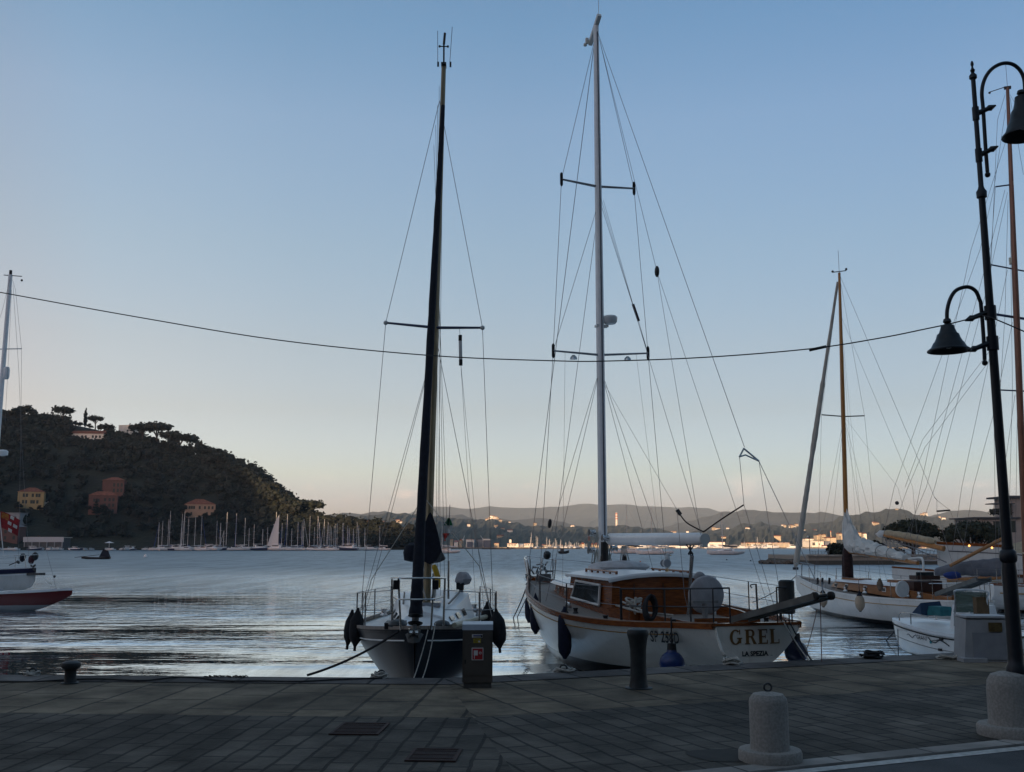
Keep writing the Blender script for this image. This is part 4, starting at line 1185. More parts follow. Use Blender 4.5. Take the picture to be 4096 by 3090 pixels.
# motor boats along the quay at the left and among the yachts
def motorboat_meshes(hm, top):
    h = Hull([(0, 1.05, .75, .1), (2.5, 1.15, .8, -.1), (4.8, .85, .95, 0), (6.4, .03, 1.15, .4)], 2.6, 10, 5)
    out = [('hull', h.body().mesh('hull', hm)), ('deck', h.deck().mesh('deck', white))]
    c = MB(); trunk(c, 1.4, 4.6, .8, .35, .8, .95, 1.75 if top else 1.25, 1.15, rake=.6)
    out.append(('cabin', c.mesh('cabin', white)))
    w = MB(); w.box((2.6, 0, 1.42 if top else 1.2), (2.0, 1.5, .28)); out.append(('window', w.mesh('window', pane_far)))
    if top:
        r = MB(); r.box((2.0, 0, 1.98), (2.4, 1.6, .09)); r.tube([(1.0, .7, .8), (1.1, .7, 1.95)], .04, 4); r.tube([(1.0, -.7, .8), (1.1, -.7, 1.95)], .04, 4); out.append(('hardtop', r.mesh('hardtop', white)))
    rl = MB(); rl.tube([(3.6, .9, 1.0), (5.2, .65, 1.45), (6.3, 0, 1.6), (5.2, -.65, 1.45), (3.6, -.9, 1.0)], .03, 4); out.append(('rail', rl.mesh('rail', alloy)))
    return out
MPROTO = [motorboat_meshes(hull_w, False), motorboat_meshes(hull_w, True), motorboat_meshes(hull_b, True)]
def motorboat(k, loc, rz, label, group=None, s=1.0):
    t = thing('motorboat', label, 'boat', loc, rz, group)
    t.scale = (s, s, s)
    for nme, me in MPROTO[k]:
        o = bpy.data.objects.new(nme, me); COL.objects.link(o); o.parent = t
    return t
ML = ['small white open motorboat in the row along the left shore', 'white cabin motorboat in the row along the left shore', 'dark hulled cabin motorboat in the row along the left shore']
for i, px in enumerate((8, 45, 75, 108, 140, 168, 196, 226, 252, 285, 318, 345, 372, 460, 486, 512, 545, 575, 600)):
    Y = 505 + rnd.uniform(-8, 8)
    k = rnd.choice((0, 0, 1, 2)) if i else 0
    motorboat(k, V((P(px, 2181, Y).x, Y, 0)), rnd.choice((-1.57, 0.1, 3.0, -1.2)) + rnd.uniform(-.3, .3), ML[k], 'motorboats in the row along the left shore', rnd.uniform(.9, 1.25))
for i, (px, k) in enumerate(((820, 1), (838, 2), (938, 2), (1090, 0), (1260, 1), (1352, 0), (1442, 1), (1205, 0))):
    motorboat(k, V((P(px, 2181, 496).x, 496 + i, 0)), rnd.uniform(-.5, .5), ('white cabin motorboat among the yachts of the marina', 'dark hulled motorboat among the yachts of the marina', 'small white open boat among the yachts of the marina')[(1, 0, 2)[(k + 1) % 3] if False else {1: 0, 2: 1, 0: 2}[k]], 'motorboats among the yachts of the marina', 1.3)
for px in range(612, 1440, 33):
    if 1040 < px < 1120: continue
    kk = rnd.choice((0, 1, 0, 1, 2))
    motorboat(kk, V((P(px, 2181, 488).x, 488 + rnd.uniform(-4, 6), 0)), rnd.uniform(-.7, .7) + rnd.choice((0, 3.14)), ('small white open boat among the yachts of the marina', 'white cabin motorboat among the yachts of the marina', 'dark hulled motorboat among the yachts of the marina')[kk], 'motorboats among the yachts of the marina', rnd.uniform(1.0, 1.6))
t = thing('motorboat', 'fishing boat with a tall white lookout tower, beside the hoisted white sail', 'boat', V((P(1085, 2181, 515).x, 515, 0)), .2)
for nme, me in MPROTO[1]:
    o = bpy.data.objects.new(nme, me); COL.objects.link(o); o.parent = t
m = MB()
for sx, sy in ((-.9, -.9), (.9, -.9), (.9, .9), (-.9, .9)): m.tube([(2 + sx, sy, 1.5), (2 + sx * .5, sy * .5, 12.2)], .08, 4)
for z in (3.5, 5.5, 7.5): m.tube([(1.2, -.7, z), (2.8, .7, z + 1)], .06, 4)
m.build('tower_frame', white_dull, t)
MB().box((2, 0, 8.6), (3.3, 2, .5)).build('platform', white, t, 0); MB().box((2, 0, 11.2), (2.4, 1.6, 1.3)).build('lookout_cabin', white, t, 0); MB().box((2, 0, 12.6), (2.8, 2.0, .25)).build('cabin_roof', white, t, 0)
MB().tube([(2, 0, 12.5), (2, 0, 19)], .09, 5).build('antenna', white_dull, t)
# pontoon behind the boats
pn = MB(); pn.add([V((P(620, 2181, 532).x, 532, .5)), V((P(1500, 2181, 545).x, 545, .5)), V((P(1500, 2181, 545).x, 548, .5)), V((P(620, 2181, 532).x, 535, .5)), V((P(620, 2181, 532).x, 532, -.5)), V((P(1500, 2181, 545).x, 545, -.5))], [(3, 2, 1, 0), (0, 1, 5, 4)])
tag(pn.build('pontoon', gry, None, 0), 'long grey pontoon the marina yachts lie at', 'pontoon')

# ------------------------------------------------------------------ boats lying at anchor in the bay
def anchored(k, px, ytop, ywl, rz, label, s=1.0, rm=.1):
    Y = EYE * FPX / (ywl - 2181)
    p = P(px, ytop, Y)
    L_ = YPROTO[k][1] * .56
    return yacht(k, V((p.x - math.cos(rz) * L_, Y - math.sin(rz) * L_, 0)), rz, p.z, label, None, rm=rm)
anchored(1, 1769, 2106, 2213, 3.0, 'small white yacht at anchor just right of the furled dark genoa')
anchored(3, 2506, 2024, 2214, 3.05, 'larger white yacht at anchor under the middle of the white boom')
anchored(1, 2604, 2031, 2218, 3.2, 'white yacht at anchor right of the larger one under the boom', rm=.09)
anchored(3, 2886, 2049, 2219, 3.6, 'white yacht with black mainsail cover at anchor left of the rocks')
t = thing('fishing_boat', 'black hulled work boat at anchor between the rigging of the white yacht', 'boat', V((P(2255, 2181, 310).x, 310, 0)), .1)
h = Hull([(-1.6, .7, .8, .1), (0, .8, .7, -.1), (1.6, .03, 1.1, .3)], 2.4, 10, 5)
h.body().build('hull', black, t); h.deck().build('deck', dkgry, t); MB().box((-.5, 0, 1.2), (1.0, .9, .9)).build('wheelhouse', dkgry, t, 0); MB().tube([(-.6, 0, .8), (-.6, 0, 3.3)], .06, 5).build('mast', dkgry, t)
# far marina masts and craft at the sunlit shore
G_F = 'yachts in the far marina before the sunlit shore'
for px, yt in ((2126, 2131), (2131, 2150), (2150, 2146), (2158, 2148), (2190, 2148), (2196, 2158), (2206, 2157), (2212, 2170), (2226, 2154), (2234, 2162), (2240, 2158), (2264, 2170), (2270, 2168), (2278, 2165), (2290, 2170), (2300, 2172), (2312, 2168), (2320, 2172), (2345, 2174), (2352, 2176), (2978, 2167), (3030, 2148), (3055, 2160), (3067, 2170), (3206, 2158), (2215, 2176), (2248, 2166), (2285, 2174)):
    Y = rnd.uniform(770, 792)
    p = P(px, yt, Y)
    yacht(1, V((p.x - 1, Y + 5, 0)), -1.5 + rnd.uniform(-.2, .2), p.z, 'white yacht among the bare masts lying at the far sunlit shore', G_F, rm=.14)
for i, px in enumerate((2760, 2820, 2852, 2868, 2880, 2945, 2980, 3005, 3030, 3050, 3060, 3148, 2740, 2705, 2445, 2420, 2550, 2570, 2630)):
    motorboat(rnd.choice((0, 1, 1)), V((P(px, 2181, 775).x, 775 + rnd.uniform(-6, 10), 0)), rnd.uniform(-.6, .6), 'white motor craft moored along the far sunlit shore', 'motor craft along the far sunlit shore', rnd.uniform(1.0, 1.9))

# ------------------------------------------------------------------ things floating in the bay
Y = EYE * FPX / (2236 - 2181)
t = thing('rowing_boat', 'low dark rowing boat with a black tent cover and a long pole over its bow', 'boat', V((P(422, 2181, Y).x, Y, 0)), math.pi + .1)
h = Hull([(-1.0, .5, .42, .05), (0, .6, .36, -.1), (2.2, .4, .36, -.1), (4.2, .03, .5, .1)], 2.3, 10, 5)
h.body().build('hull', black, t); h.deck().build('deck', dkgry, t)
MB().add([(-.9, -.5, .4), (.9, -.55, .4), (.9, .55, .4), (-.9, .5, .4), (-.6, 0, 1.5), (.35, 0, 1.9)], [(0, 1, 5, 4), (1, 2, 5), (2, 3, 4, 5), (3, 0, 4)]).build('tent_cover', navy, t, 0)
MB().tube([(1.0, 0, .8), (5.4, .1, .3)], .05, 5).build('pole', black, t)
def buoy(px, py, r, m, label, cat='buoy'):
    Y = EYE * FPX / (py - 2181)
    t = thing('mooring_buoy', label, cat, V((P(px, 2181, Y).x, Y, 0)))
    MB().ball((0, 0, r * .35), r, 12, 8).build('float', m, t); MB().lathe([(r * .3, r * .9), (r * .22, r * 1.7)], n=8).build('top', white_dull, t)
    return t
buoy(585, 2229, .42, white, 'round white mooring buoy floating alone right of the dark rowing boat')
buoy(2420, 2237, .12, mat('orange_float', (.5, .1, .03), .5), 'tiny orange buoy floating in the bay under the white boom')
buoy(2560, 2247, .12, MATS['orange_float'], 'tiny orange buoy floating left of the seagull')
buoy(3000, 2244, .13, rubber, 'tiny dark buoy floating left of the rocks')
buoy(2905, 2240, .13, rubber, 'tiny dark buoy floating below the yacht with black cover')

# ------------------------------------------------------------------ the mole on the right, its rocks, bushes and house
YM = EYE * FPX / (2258 - 2181)
x0 = P(3232, 2258, YM).x
mo = MB()
def mole_top(px, Y=None): return P(px, 2226, YM).z
zt = P(3300, 2226, YM).z
mo.add([V((x0, YM, -2)), V((70, YM + 4, -2)), V((70, YM + 40, -2)), V((x0 + 2, YM + 30, -2)), V((x0 + .15, YM, zt)), V((70, YM + 4, zt)), V((70, YM + 40, zt)), V((x0 + 2.15, YM + 30, zt))], [(4, 5, 6, 7), (0, 1, 5, 4), (3, 0, 4, 7), (1, 2, 6, 5), (2, 3, 7, 6)])
t = thing('mole', 'concrete mole with a tidemark, dark bushes growing on it, behind the varnished mast', 'mole')
mole_mat = two_tone('mole_concrete', (0.28, 0.25, 0.21), (0.07, 0.07, 0.06), .55, .85)
mo.build('wall', mole_mat, t, 0)
MB().bar((x0 - .1, YM - .06, zt + .1), (70, YM + 3.94, zt + .1), .5, .22).build('coping', mat('mole_coping', (.3, .27, .23), .8, var=.3, scale=1.2), t, 0)
rl = MB()
for k in range(7):
    px = 3240 + k * 11.5
    a = P(px, 2224, YM + .6)
    rl.tube([a, (a.x, a.y, P(px, 2204, YM).z)], .035, 5)
for yy in (2206, 2213): rl.tube([P(3238, yy, YM + .6), P(3316, yy, YM + .6)], .03, 5)
rl.build('railing', alloy, t)
lt = thing('street_lamp', 'thin lamp post with a round globe at the end of the mole', 'lamp', V((P(3240, 2224, YM + 1.5).x, YM + 1.5, zt)))
lh = P(3234, 2146, YM).z - zt
MB().tube([(0, 0, 0), (0, 0, lh)], .05, 6).build('pole', iron, lt); MB().ball((-.2, 0, lh - .05), .14, 10, 6).build('globe', white_dull, lt); MB().tube([(0, 0, lh), (-.2, 0, lh + .05)], .03, 5).build('arm', iron, lt)
G_R = 'boulders of the breakwater end'
rg = random.Random(3)
rk = mat('breakwater_rock', (0.16, 0.14, 0.115), .9, col2=(.05, .045, .04), scale=2.5, bump=.05, bscale=5)
for i in range(34):
    px = 3045 + i * 5.6 + rg.uniform(-2, 2)
    Y = YM + 6 + rg.uniform(-2, 3)
    r = rg.uniform(.3, .55) * (1 if i > 1 else .8)
    b = MB().ball((0, 0, 0), (r * rg.uniform(.9, 1.6), r * 1.1, r * .8), 9, 6, .22, rg)
    o = b.build('boulder', rk, None, 25)
    o.location = (P(px, 2181, Y).x, Y, rg.uniform(.05, .3))
    tag(o, 'grey boulder in the low rock spit running out from the mole', 'rock', G_R)
# crowns on the mole: two great umbrella pines, round bushes
def crown_tree(name, label, px, pyt, pyb, wpx, Y, foot, mat_, seed, squash=1.0, shape='bush'):
    rg = random.Random(seed)
    p = P(px, pyb, Y)
    top, w = P(px, pyt, Y).z, wpx / FPX * Y
    t = thing(name, label, 'tree' if shape == 'pine' else 'bush', (p.x, Y, foot))
    H2, lo = top - foot, p.z - foot
    c = MB(); tk = MB()
    blobs = []
    n = 26 if shape == 'pine' else 16
    for i in range(n):
        a = i * 2.4; q = math.sqrt((i + .5) / n)
        ex, ey = math.cos(a) * q * w / 2 * .86, math.sin(a) * q * w / 2 * .7
        if shape == 'pine':
            zz = lo + (H2 - lo) * (.16 + .62 * math.sqrt(max(0, 1 - (q * .98) ** 2))) + rg.uniform(-.1, .1)
            blobs.append(((ex, ey, zz), (w * .12, w * .12, (H2 - lo) * .24)))
            tk.tube([(0, 0, lo * .5), (ex * .5, ey * .5, lo * .9), (ex, ey, zz)], [w * .022, w * .014, w * .005], 5)
        else:
            zz = (H2) * (.22 + .56 * rg.random() * math.sqrt(max(0.05, 1 - q * q)))
            blobs.append(((ex, ey, zz), (w * .2, w * .2, H2 * .24)))
    tk.tube([(0, 0, -1), (w * .01, 0, max(lo, .5) * .5), (0, 0, max(lo, .5))], [w * .04, w * .032, w * .025], 7)
    leaves(c, rg, blobs, 5200 if shape == 'pine' else 1500, .17 if shape == 'pine' else .2)
    tk.build('trunk', bark, t); c.build('crown', mat_, t, 0)
    return t
near_pine = mat('near_pine_needles', (0.026, 0.036, 0.018), .8, col2=(.01, .015, .008), scale=1.6)
crown_tree('umbrella_pine', 'broad domed umbrella pine, left of the two on the mole', 3650, 2077, 2172, 238, YM + 18, zt, near_pine, 1, shape='pine')
crown_tree('umbrella_pine', 'broad domed umbrella pine, right of the two, before the house with the terrace', 3895, 2083, 2186, 262, YM + 16, zt, near_pine, 2, shape='pine')
crown_tree('round_bush', 'big square dark bush on the mole left of the varnished mast', 3345, 2158, 2222, 74, YM + 8, zt, leaf_dark, 3)
crown_tree('round_bush', 'dark bush on the mole showing just above the flaked white sail', 3452, 2154, 2222, 36, YM + 9, zt, leaf_dark, 4)
crown_tree('round_bush', 'round dark bush between the flaked sail and the bowsprit', 3502, 2156, 2225, 42, YM + 9, zt, leaf_dark, 5)
crown_tree('round_bush', 'smaller round dark bush right of the other round one on the mole', 3534, 2168, 2228, 34, YM + 10, zt, leaf_dark, 6)
crown_tree('round_bush', 'low dark bush behind the bowsprit net on the mole', 3586, 2184, 2232, 56, YM + 11, zt, leaf_dark, 7)
# the terraced house at the right edge
Yh = YM + 30
t = thing('terraced_house', 'pale house with flat roofs and a planted roof terrace at the right edge', 'house', V((0, 0, 0)))
def hb(nm, x0, x1, y0, y1, m, dy=0.0, dp=8):
    a, b = P(x0, y1, Yh + dy), P(x1, y0, Yh + dy)
    MB().box(((a.x + b.x) / 2, Yh + dy + dp / 2, (a.z + b.z) / 2), (b.x - a.x, dp, b.z - a.z)).build(nm, m, t, 0)
plaster = wallmat('pale_plaster', (.3, .28, .26))
hb('wall', 3912, 4200, 2074, 2230, plaster)
hb('roof', 3894, 4230, 2069, 2074, dkgry, -.6, 9.4)
hb('wall', 4050, 4200, 1990, 2069, plaster, 1.5, 6)
hb('roof', 4034, 4220, 1983, 1990, dkgry, .8, 8)
hb('window', 3976, 4000, 2086, 2130, shutter, -.05, .2)
hb('window', 4040, 4062, 2084, 2130, shutter, -.05, .2)
hb('terrace_awning', 3974, 4060, 2013, 2017, dkgry, .2, 3)
rr = MB()
for x in (3976, 4012, 4048): rr.tube([P(x, 2014, Yh + .3), P(x, 2069, Yh + .3)], .06, 5)
for y in (2044, 2052): rr.tube([P(3976, y, Yh + .3), P(4050, y, Yh + .3)], .04, 5)
rr.build('railing', dkgry, t)
rg = random.Random(8); pl = MB(); leaves(pl, rg, [(P(x, 2048, Yh + 1), (.7, .5, .6)) for x in (3970, 3985, 4002, 4020, 4036)], 420, .14); pl.build('planting', leaf_dark, t, 0)

# ------------------------------------------------------------------ the boats near the quay
def project(w):
    q = V(w) - V((0, 0, EYE))
    zc = q.y * CP + q.z * SP
    return CX + FPX * q.x / zc, CY - FPX * (q.z * CP - q.y * SP) / zc
class Frame:
    """boat axes: d forward from the origin, n to port, z up; turns photo pixels into boat places"""
    def __init__(s, org, fwd):
        s.o = V((org[0], org[1], 0)); s.f = V((fwd[0], fwd[1], 0)).normalized(); s.n = V((-s.f.y, s.f.x, 0))
        s.rz = math.atan2(s.f.y, s.f.x)
    def loc(s, w):
        q = V(w) - s.o
        return V((q.dot(s.f), q.dot(s.n), q.z))
    def at(s, d, n, z): return s.o + s.f * d + s.n * n + V((0, 0, z))
    def pn(s, px, py, n=0.0):
        r = ray(px, py); c = V((0, 0, EYE))
        t = (n - (c - s.o).dot(s.n)) / r.dot(s.n)
        return s.loc(c + r * t)
    def pd(s, px, py, d):
        r = ray(px, py); c = V((0, 0, EYE))
        t = (d - (c - s.o).dot(s.f)) / r.dot(s.f)
        return s.loc(c + r * t)
    def pY(s, px, py, Y): return s.loc(P(px, py, Y))
    def pz(s, px, py, z): return s.loc(G(px, py, z))
def stay(parent, pts, r=.007, name='stay', m=None):
    return MB().tube(pts, r * .62, 4).build(name, m or wire, parent)
def sloped(a, b, t): return V(a).lerp(V(b), t)
def stanchions(t, hl, fr, spots, h=.6, r=.013, m=None, inset=.05, wires=(1.0, .5), side=(1, -1)):
    for sg in side:
        tops = []
        for d in spots:
            q = V((d, sg * (hl.B(d) - inset), hl.S(d)))
            MB().tube([q, q + V((0, 0, h))], r, 6).build('stanchion', m or steel, t)
            tops.append(q)
        for k in wires:
            MB().tube([q + V((0, 0, h * k)) for q in tops], .006, 4).build('lifeline', wire, t)
def fender(name, label, top, L_, r, m, lean=(0, 0), tail=True, hang=.35, group=None, hook=None):
    """sausage fender hanging from `top` (world), L_ long"""
    t = thing(name, label, 'fender', top, 0, group)
    a = V((lean[0], lean[1], -1)).normalized()
    prof = [(.02, hang - .07), (.035, hang - .02), (r * .55, hang + .04), (r * .92, hang + .13), (r, hang + .25), (r * .98, hang + L_ * .6), (r, hang + L_ - .2), (r * .85, hang + L_ - .08), (r * .4, hang + L_), (.03, hang + L_ + .04)]
    MB().lathe(prof, axis=a, n=14).build('body', m, t)
    MB().tube([V((0, 0, 0)) if hook is None else V(hook) - V(top), a * (hang - .05)], .012, 5).build('rope', rope_dark, t)
    if tail: MB().tube([a * (hang + L_), a * (hang + L_ + .12)], .025, 5).build('tail_eye', m, t)
    return t
def ball_fender(label, top, r, m, hang, group=None):
    t = thing('ball_fender', label, 'fender', top, 0, group)
    c = -(hang + r)
    MB().lathe([(.03, -hang + .1), (.07, -hang + .05), (.09, -hang - .02), (r * .5, -hang - r * .12), (r * .72, -hang - r * .3), (r * .92, c + r * .4), (r, c), (r * .9, c - r * .45), (r * .6, c - r * .82), (r * .2, c - r)], n=20).build('body', m, t)
    MB().lathe([(.075, -hang + .12), (.085, -hang - .03)], n=10).build('neck', black, t)
    MB().tube([(0, 0, 0), (0, 0, -hang + .08)], .013, 5).build('rope', rope_dark, t)
    return t
def winch(t, c, s=1.0, m=None):
    w = MB().lathe([(.075 * s, 0), (.08 * s, .02 * s), (.055 * s, .05 * s), (.05 * s, .1 * s), (.065 * s, .13 * s), (.065 * s, .15 * s)], c=c, n=12).build('winch', m or steel, t)
    return w
def text_mesh(body, size, bold=0.0, sx=1.0):
    cu = bpy.data.curves.new('letters', 'FONT')
    cu.body = body; cu.size = size; cu.offset = bold; cu.resolution_u = 3
    cu.align_x = 'CENTER'
    o = bpy.data.objects.new('letters', cu); COL.objects.link(o)
    dg = bpy.context.evaluated_depsgraph_get()
    me = bpy.data.meshes.new_from_object(o.evaluated_get(dg))
    mb = MB(); mb.v = [(v.co.x * sx, v.co.y, 0) for v in me.vertices]; mb.f = [tuple(p.vertices) for p in me.polygons]
    bpy.data.objects.remove(o); bpy.data.curves.remove(cu); bpy.data.meshes.remove(me)
    return mb

# ============================================================ 1. the dark sloop, bow to the quay
dark_hull = two_tone('blue_black_topsides', (0.008, 0.012, 0.018), (0.05, 0.03, 0.016), .33, rough=.3)
dark_hull.node_tree.nodes['Principled BSDF'].inputs['Specular IOR Level'].default_value = .2
dark_hull.node_tree.nodes['Principled BSDF'].inputs['IOR'].default_value = 1.16
bow = P(1660, 2518, 15.0)
DK = Frame((-1.72, 24.0), (bow.x + 1.72, bow.y - 24.0))
LD = (V((bow.x, bow.y, 0)) - DK.o).length
h = Hull([(0, .85, 1.12, .4), (1.6, 1.12, 1.12, .15), (3.6, 1.3, 1.14, -.12), (5.4, 1.28, 1.18, -.16), (7.0, .95, 1.26, -.12), (8.3, .42, 1.35, .02), (LD - .12, .1, 1.40, .35), (LD, .015, 1.405, .75)], 1.27, 30, 14)
sl = thing('sailing_yacht', 'blue-black hulled sloop moored bow to the quay, white coachroof, sail furled in navy cover', 'yacht', DK.o, DK.rz)
h.body().build('hull', dark_hull, sl)
h.deck(.03, .04).build('deck', white_dull, sl)
h.rail(.05, .05, .012).build('toe_rail', teak, sl)
h.line(.16, .011, 1.0, LD - .25).build('stripe', white_dull, sl)
c = MB()
trunk(c, 2.4, 6.95, .86, .36, 1.14, 1.3, 1.62, 1.40, rake=.45, round_=.08, tumble=.14)
cab = c.build('coachroof', white, sl, 50)
for sg in (1, -1):
    for d in (5.9, 5.2, 4.4):
        w = .86 + (.36 - .86) * ((d - 2.4) / 4.55) ** 1.5
        zb = 1.14 + .16 * (d - 2.4) / 4.55; zt = 1.62 - .22 * (d - 2.4) / 4.55
        zm = zb + (zt - zb) * .5
        wt_ = lambda dd: .86 + (.36 - .86) * ((dd - 2.4) / 4.55) ** 1.5
        qs = []
        for dd, fr in ((d - .19, .28), (d + .19, .28), (d + .17, .66), (d - .17, .66)):
            qs.append(V((dd, sg * (wt_(dd) - .14 * fr + .008), zb + (zt - zb) * fr)))
        MB().add(qs + [q_ + V((0, sg * .012, .004)) for q_ in qs], [(0, 1, 2, 3), (4, 5, 6, 7), (0, 1, 5, 4), (1, 2, 6, 5), (2, 3, 7, 6), (3, 0, 4, 7)]).build('window', dark_glass, cab, 0)
MB().box((5.35, 0, 1.56), (.5, .5, .07)).build('hatch', mat('smoked_hatch', (.25, .27, .3), .2), cab)
for sg in (1, -1): MB().tube([(3.0, sg * .55, 1.66), (5.6, sg * .4, 1.58)], .018, 5).build('grab_rail', teak, cab)
# stemhead, anchor roller and anchor
MB().box((LD + .05, 0, 1.4), (.42, .16, .05)).box((LD + .2, .07, 1.37), (.18, .02, .13)).box((LD + .2, -.07, 1.37), (.18, .02, .13)).lathe([(.05, -.06), (.05, .06)], c=(LD + .24, 0, 1.37), axis=(0, 1, 0), n=10).build('bow_roller', steel, sl)
an = MB()
an.tube([(LD - .4, 0, 1.5), (LD + .1, 0, 1.46), (LD + .33, 0, 1.36)], .028, 6)
an.add([(LD + .12, -.13, 1.35), (LD + .33, -.08, 1.26), (LD + .38, 0, 1.25), (LD + .33, .08, 1.26), (LD + .12, .13, 1.35), (LD + .2, 0, 1.43)], [(0, 1, 5), (1, 2, 5), (2, 3, 5), (3, 4, 5), (4, 0, 5)])
an.build('anchor', mat('galvanised', (.05, .048, .045), .6, .4, var=.3), sl)
# pulpit
pt = DK.pd(1572, 2310, LD - .35); pw = .39
zt = pt.z
pw = .33
pp = MB()
dA = LD - .75
pp.tube(spline([(dA, pw + .08, zt - .03), (LD - .1, pw * .8, zt), (LD + .08, pw * .55, zt), (LD + .08, -pw * .55, zt), (LD - .1, -pw * .8, zt), (dA, -pw - .08, zt - .03)], 4), .016, 6)
pp.tube(spline([(dA, pw + .05, zt - .3), (LD - .1, pw * .8, zt - .3), (LD + .03, pw * .5, zt - .3), (LD + .03, -pw * .5, zt - .3), (LD - .1, -pw * .8, zt - .3), (dA, -pw - .05, zt - .3)], 4), .013, 6)
for sg in (1, -1):
    pp.tube([(LD - .12, sg * pw * .78, zt), (LD - .25, sg * .22, 1.38)], .015, 6)
    pp.tube([(dA, sg * (pw + .07), zt - .03), (dA - .1, sg * (h.B(dA) - .06), 1.34)], .015, 6)
pp.build('pulpit', steel, sl)
for sg in (1, -1): MB().box((LD - .1, sg * pw * .85, zt - .1), (.12, .09, .13)).build('navigation_light', black, sl, 30)
stanchions(sl, h, DK, [1.0, 2.6, 4.1, 5.5, 6.9, dA], .58)
# mast, spreaders, boom under its cover
mb0 = DK.pn(1707, 2375, 0); mtop = DK.pY(1775, 268, DK.at(mb0.x - .1, 0, 0).y)
mbase = V((mb0.x, 0, 1.55))
def mpt(f): return mbase.lerp(mtop, f)
MB().tube([mpt(0), mpt(.5), mpt(1)], [.085, .08, .055], 10, sq=(.8, 1.1)).build('mast', mat('old_gold_mast', (.25, .2, .12), .5, .3, var=.25, scale=2), sl)
mh = MB(); mh.box(mtop + V((0, 0, .03)), (.2, .1, .04)).tube([mtop + V((.1, .12, .05)), mtop + V((.1, .16, .78))], .005, 4).tube([mtop + V((-.1, -.12, .05)), mtop + V((-.1, -.13, .8))], .005, 4)
mh.tube([mtop, mtop + V((.12, 0, .5))], .018, 5).tube([mtop + V((.12, -.07, .36)), mtop + V((.12, .07, .36))], .012, 4).ball(mtop + V((.12, .08, .36)), .025, 6, 4).ball(mtop + V((.12, -.08, .36)), .025, 6, 4).tube([mtop + V((.12, 0, .4)), mtop + V((.16, .02, .62))], .025, 5)
mh.box(mtop + V((0, .13, .05)), (.035, .035, .1)).box(mtop + V((0, -.11, .05)), (.035, .035, .09))
mh.build('masthead_gear', black, sl)
Ym = DK.at(mb0.x, 0, 0).y
spL, spR, spM = DK.pY(1543, 1292, Ym + .25), DK.pY(1930, 1312, Ym + .05), DK.pY(1745, 1312, Ym)
for e in (spL, spR):
    MB().tube([spM, e], [.03, .022], 6).build('spreader', mat('bluish_alloy', (.06, .07, .12), .4, .6), sl)
    MB().ball(e, .045, 8, 6).build('spreader_boot', white_dull, sl)
hnd = DK.pY(1758, 405, Ym)
cpL, cpR = V((mb0.x - .15, -1.2, 1.16)), V((mb0.x - .15, 1.2, 1.16))
for e, c_ in ((spL, cpL), (spR, cpR)):
    stay(sl, [hnd, e, c_], .008, 'shroud')
    stay(sl, [spM - V((0, 0, .2)), c_ + V((.6, 0, 0))], .007, 'shroud'); stay(sl, [spM - V((0, 0, .2)), c_ - V((.55, 0, 0))], .007, 'shroud')
stay(sl, [mtop, V((.05, .0, 1.2))], .007, 'backstay')
for k in range(4): stay(sl, [mtop.lerp(hnd, .5) + V((-.1, -.05 - .03 * k, -.4 * k)), V((mb0.x - .1, .16 + .08 * k, 1.7))], .006, 'halyard')
# forestay with the furled genoa in its navy sleeve, drum at the foot
fs0, fs1 = V((LD - .02, 0, 1.5)), DK.pY(1772, 425, Ym - .35)
gp = [fs0.lerp(fs1, f) for f in (0, .035, .06, .1, .2, .35, .5, .65, .8, .93, 1.0)]
rg = random.Random(2)
MB().tube(lerp_pts(gp, 60), [.03 if i < 2 else ((.1 - .062 * (i / 60)) * rg.uniform(.93, 1.07)) for i in range(61)], 9).build('furled_genoa', navy, sl, 60)
MB().lathe([(.1, 0), (.11, .02), (.05, .04), (.05, .1), (.11, .12), (.1, .14)], c=fs0 + V((0, 0, -.02)), axis=(fs1 - fs0), n=14).build('furling_drum', black, sl)
# boom with stacked sail under a navy cover, wrapped round the mast
bm = MB()
rows = []
zt0, zb0 = DK.pY(1707, 2050, Ym).z, DK.pY(1707, 2258, Ym).z
for i in range(13):
    f = i / 12
    d = mb0.x + .12 - f * 4.1
    top = zb0 + .10 + (zt0 - zb0 - .1) * max(.2, (1 - f * 3.2)) if f < .28 else zb0 + .42 - .2 * f
    if f == 0: top = zt0
    wid = .165 + .03 * math.sin(f * 5)
    row = []
    for k in range(12):
        a = 2 * math.pi * k / 12
        zc_, hh = (zb0 + top) / 2, (top - zb0) / 2
        n_ = math.cos(a) * wid * (1.0 if math.sin(a) < 0 else (1 - .55 * math.sin(a)))
        row.append(V((d, n_ * (1.45 if math.sin(a) < -.3 else 1) + .05, zc_ + math.sin(a) * hh)))
    rows.append(row)
bm.grid(rows, True); bm.f.append(tuple(range(12))); bm.f.append(tuple(reversed(range(len(bm.v) - 12, len(bm.v)))))
bm.build('boom_cover', navy, sl, 60)
MB().tube([(mb0.x - .1, 0, zb0 - .02), (mb0.x - 4.3, 0, zb0 + .05)], .06, 8).build('boom', alloy, sl)
cl = MB()
for k in range(10):
    a = rg.uniform(0, 6.3)
    cl.tube(spline([(mb0.x + .1 * math.cos(a), .11 * math.sin(a), 2.2 - rg.uniform(0, .2)), (mb0.x + .15 * math.cos(a), .15 * math.sin(a), 1.9), (mb0.x + .13 * math.cos(a + .5), .14 * math.sin(a + .5), 1.62)], 4), .014, 4)
cl.build('halyard_coils', rope_pale, sl)
ys_ = MB(); ys_.tube(spline([(mb0.x + .1, .12, 2.25), (mb0.x + .12, .19, 2.05), (mb0.x + .12, .2, 1.85)], 4), [.03, .05, .05, .05, .05, .05, .05, .045, .04], 6); ys_.build('yellow_halyard_bag', mat('yellow_cloth', (.45, .28, .02), .8), sl)
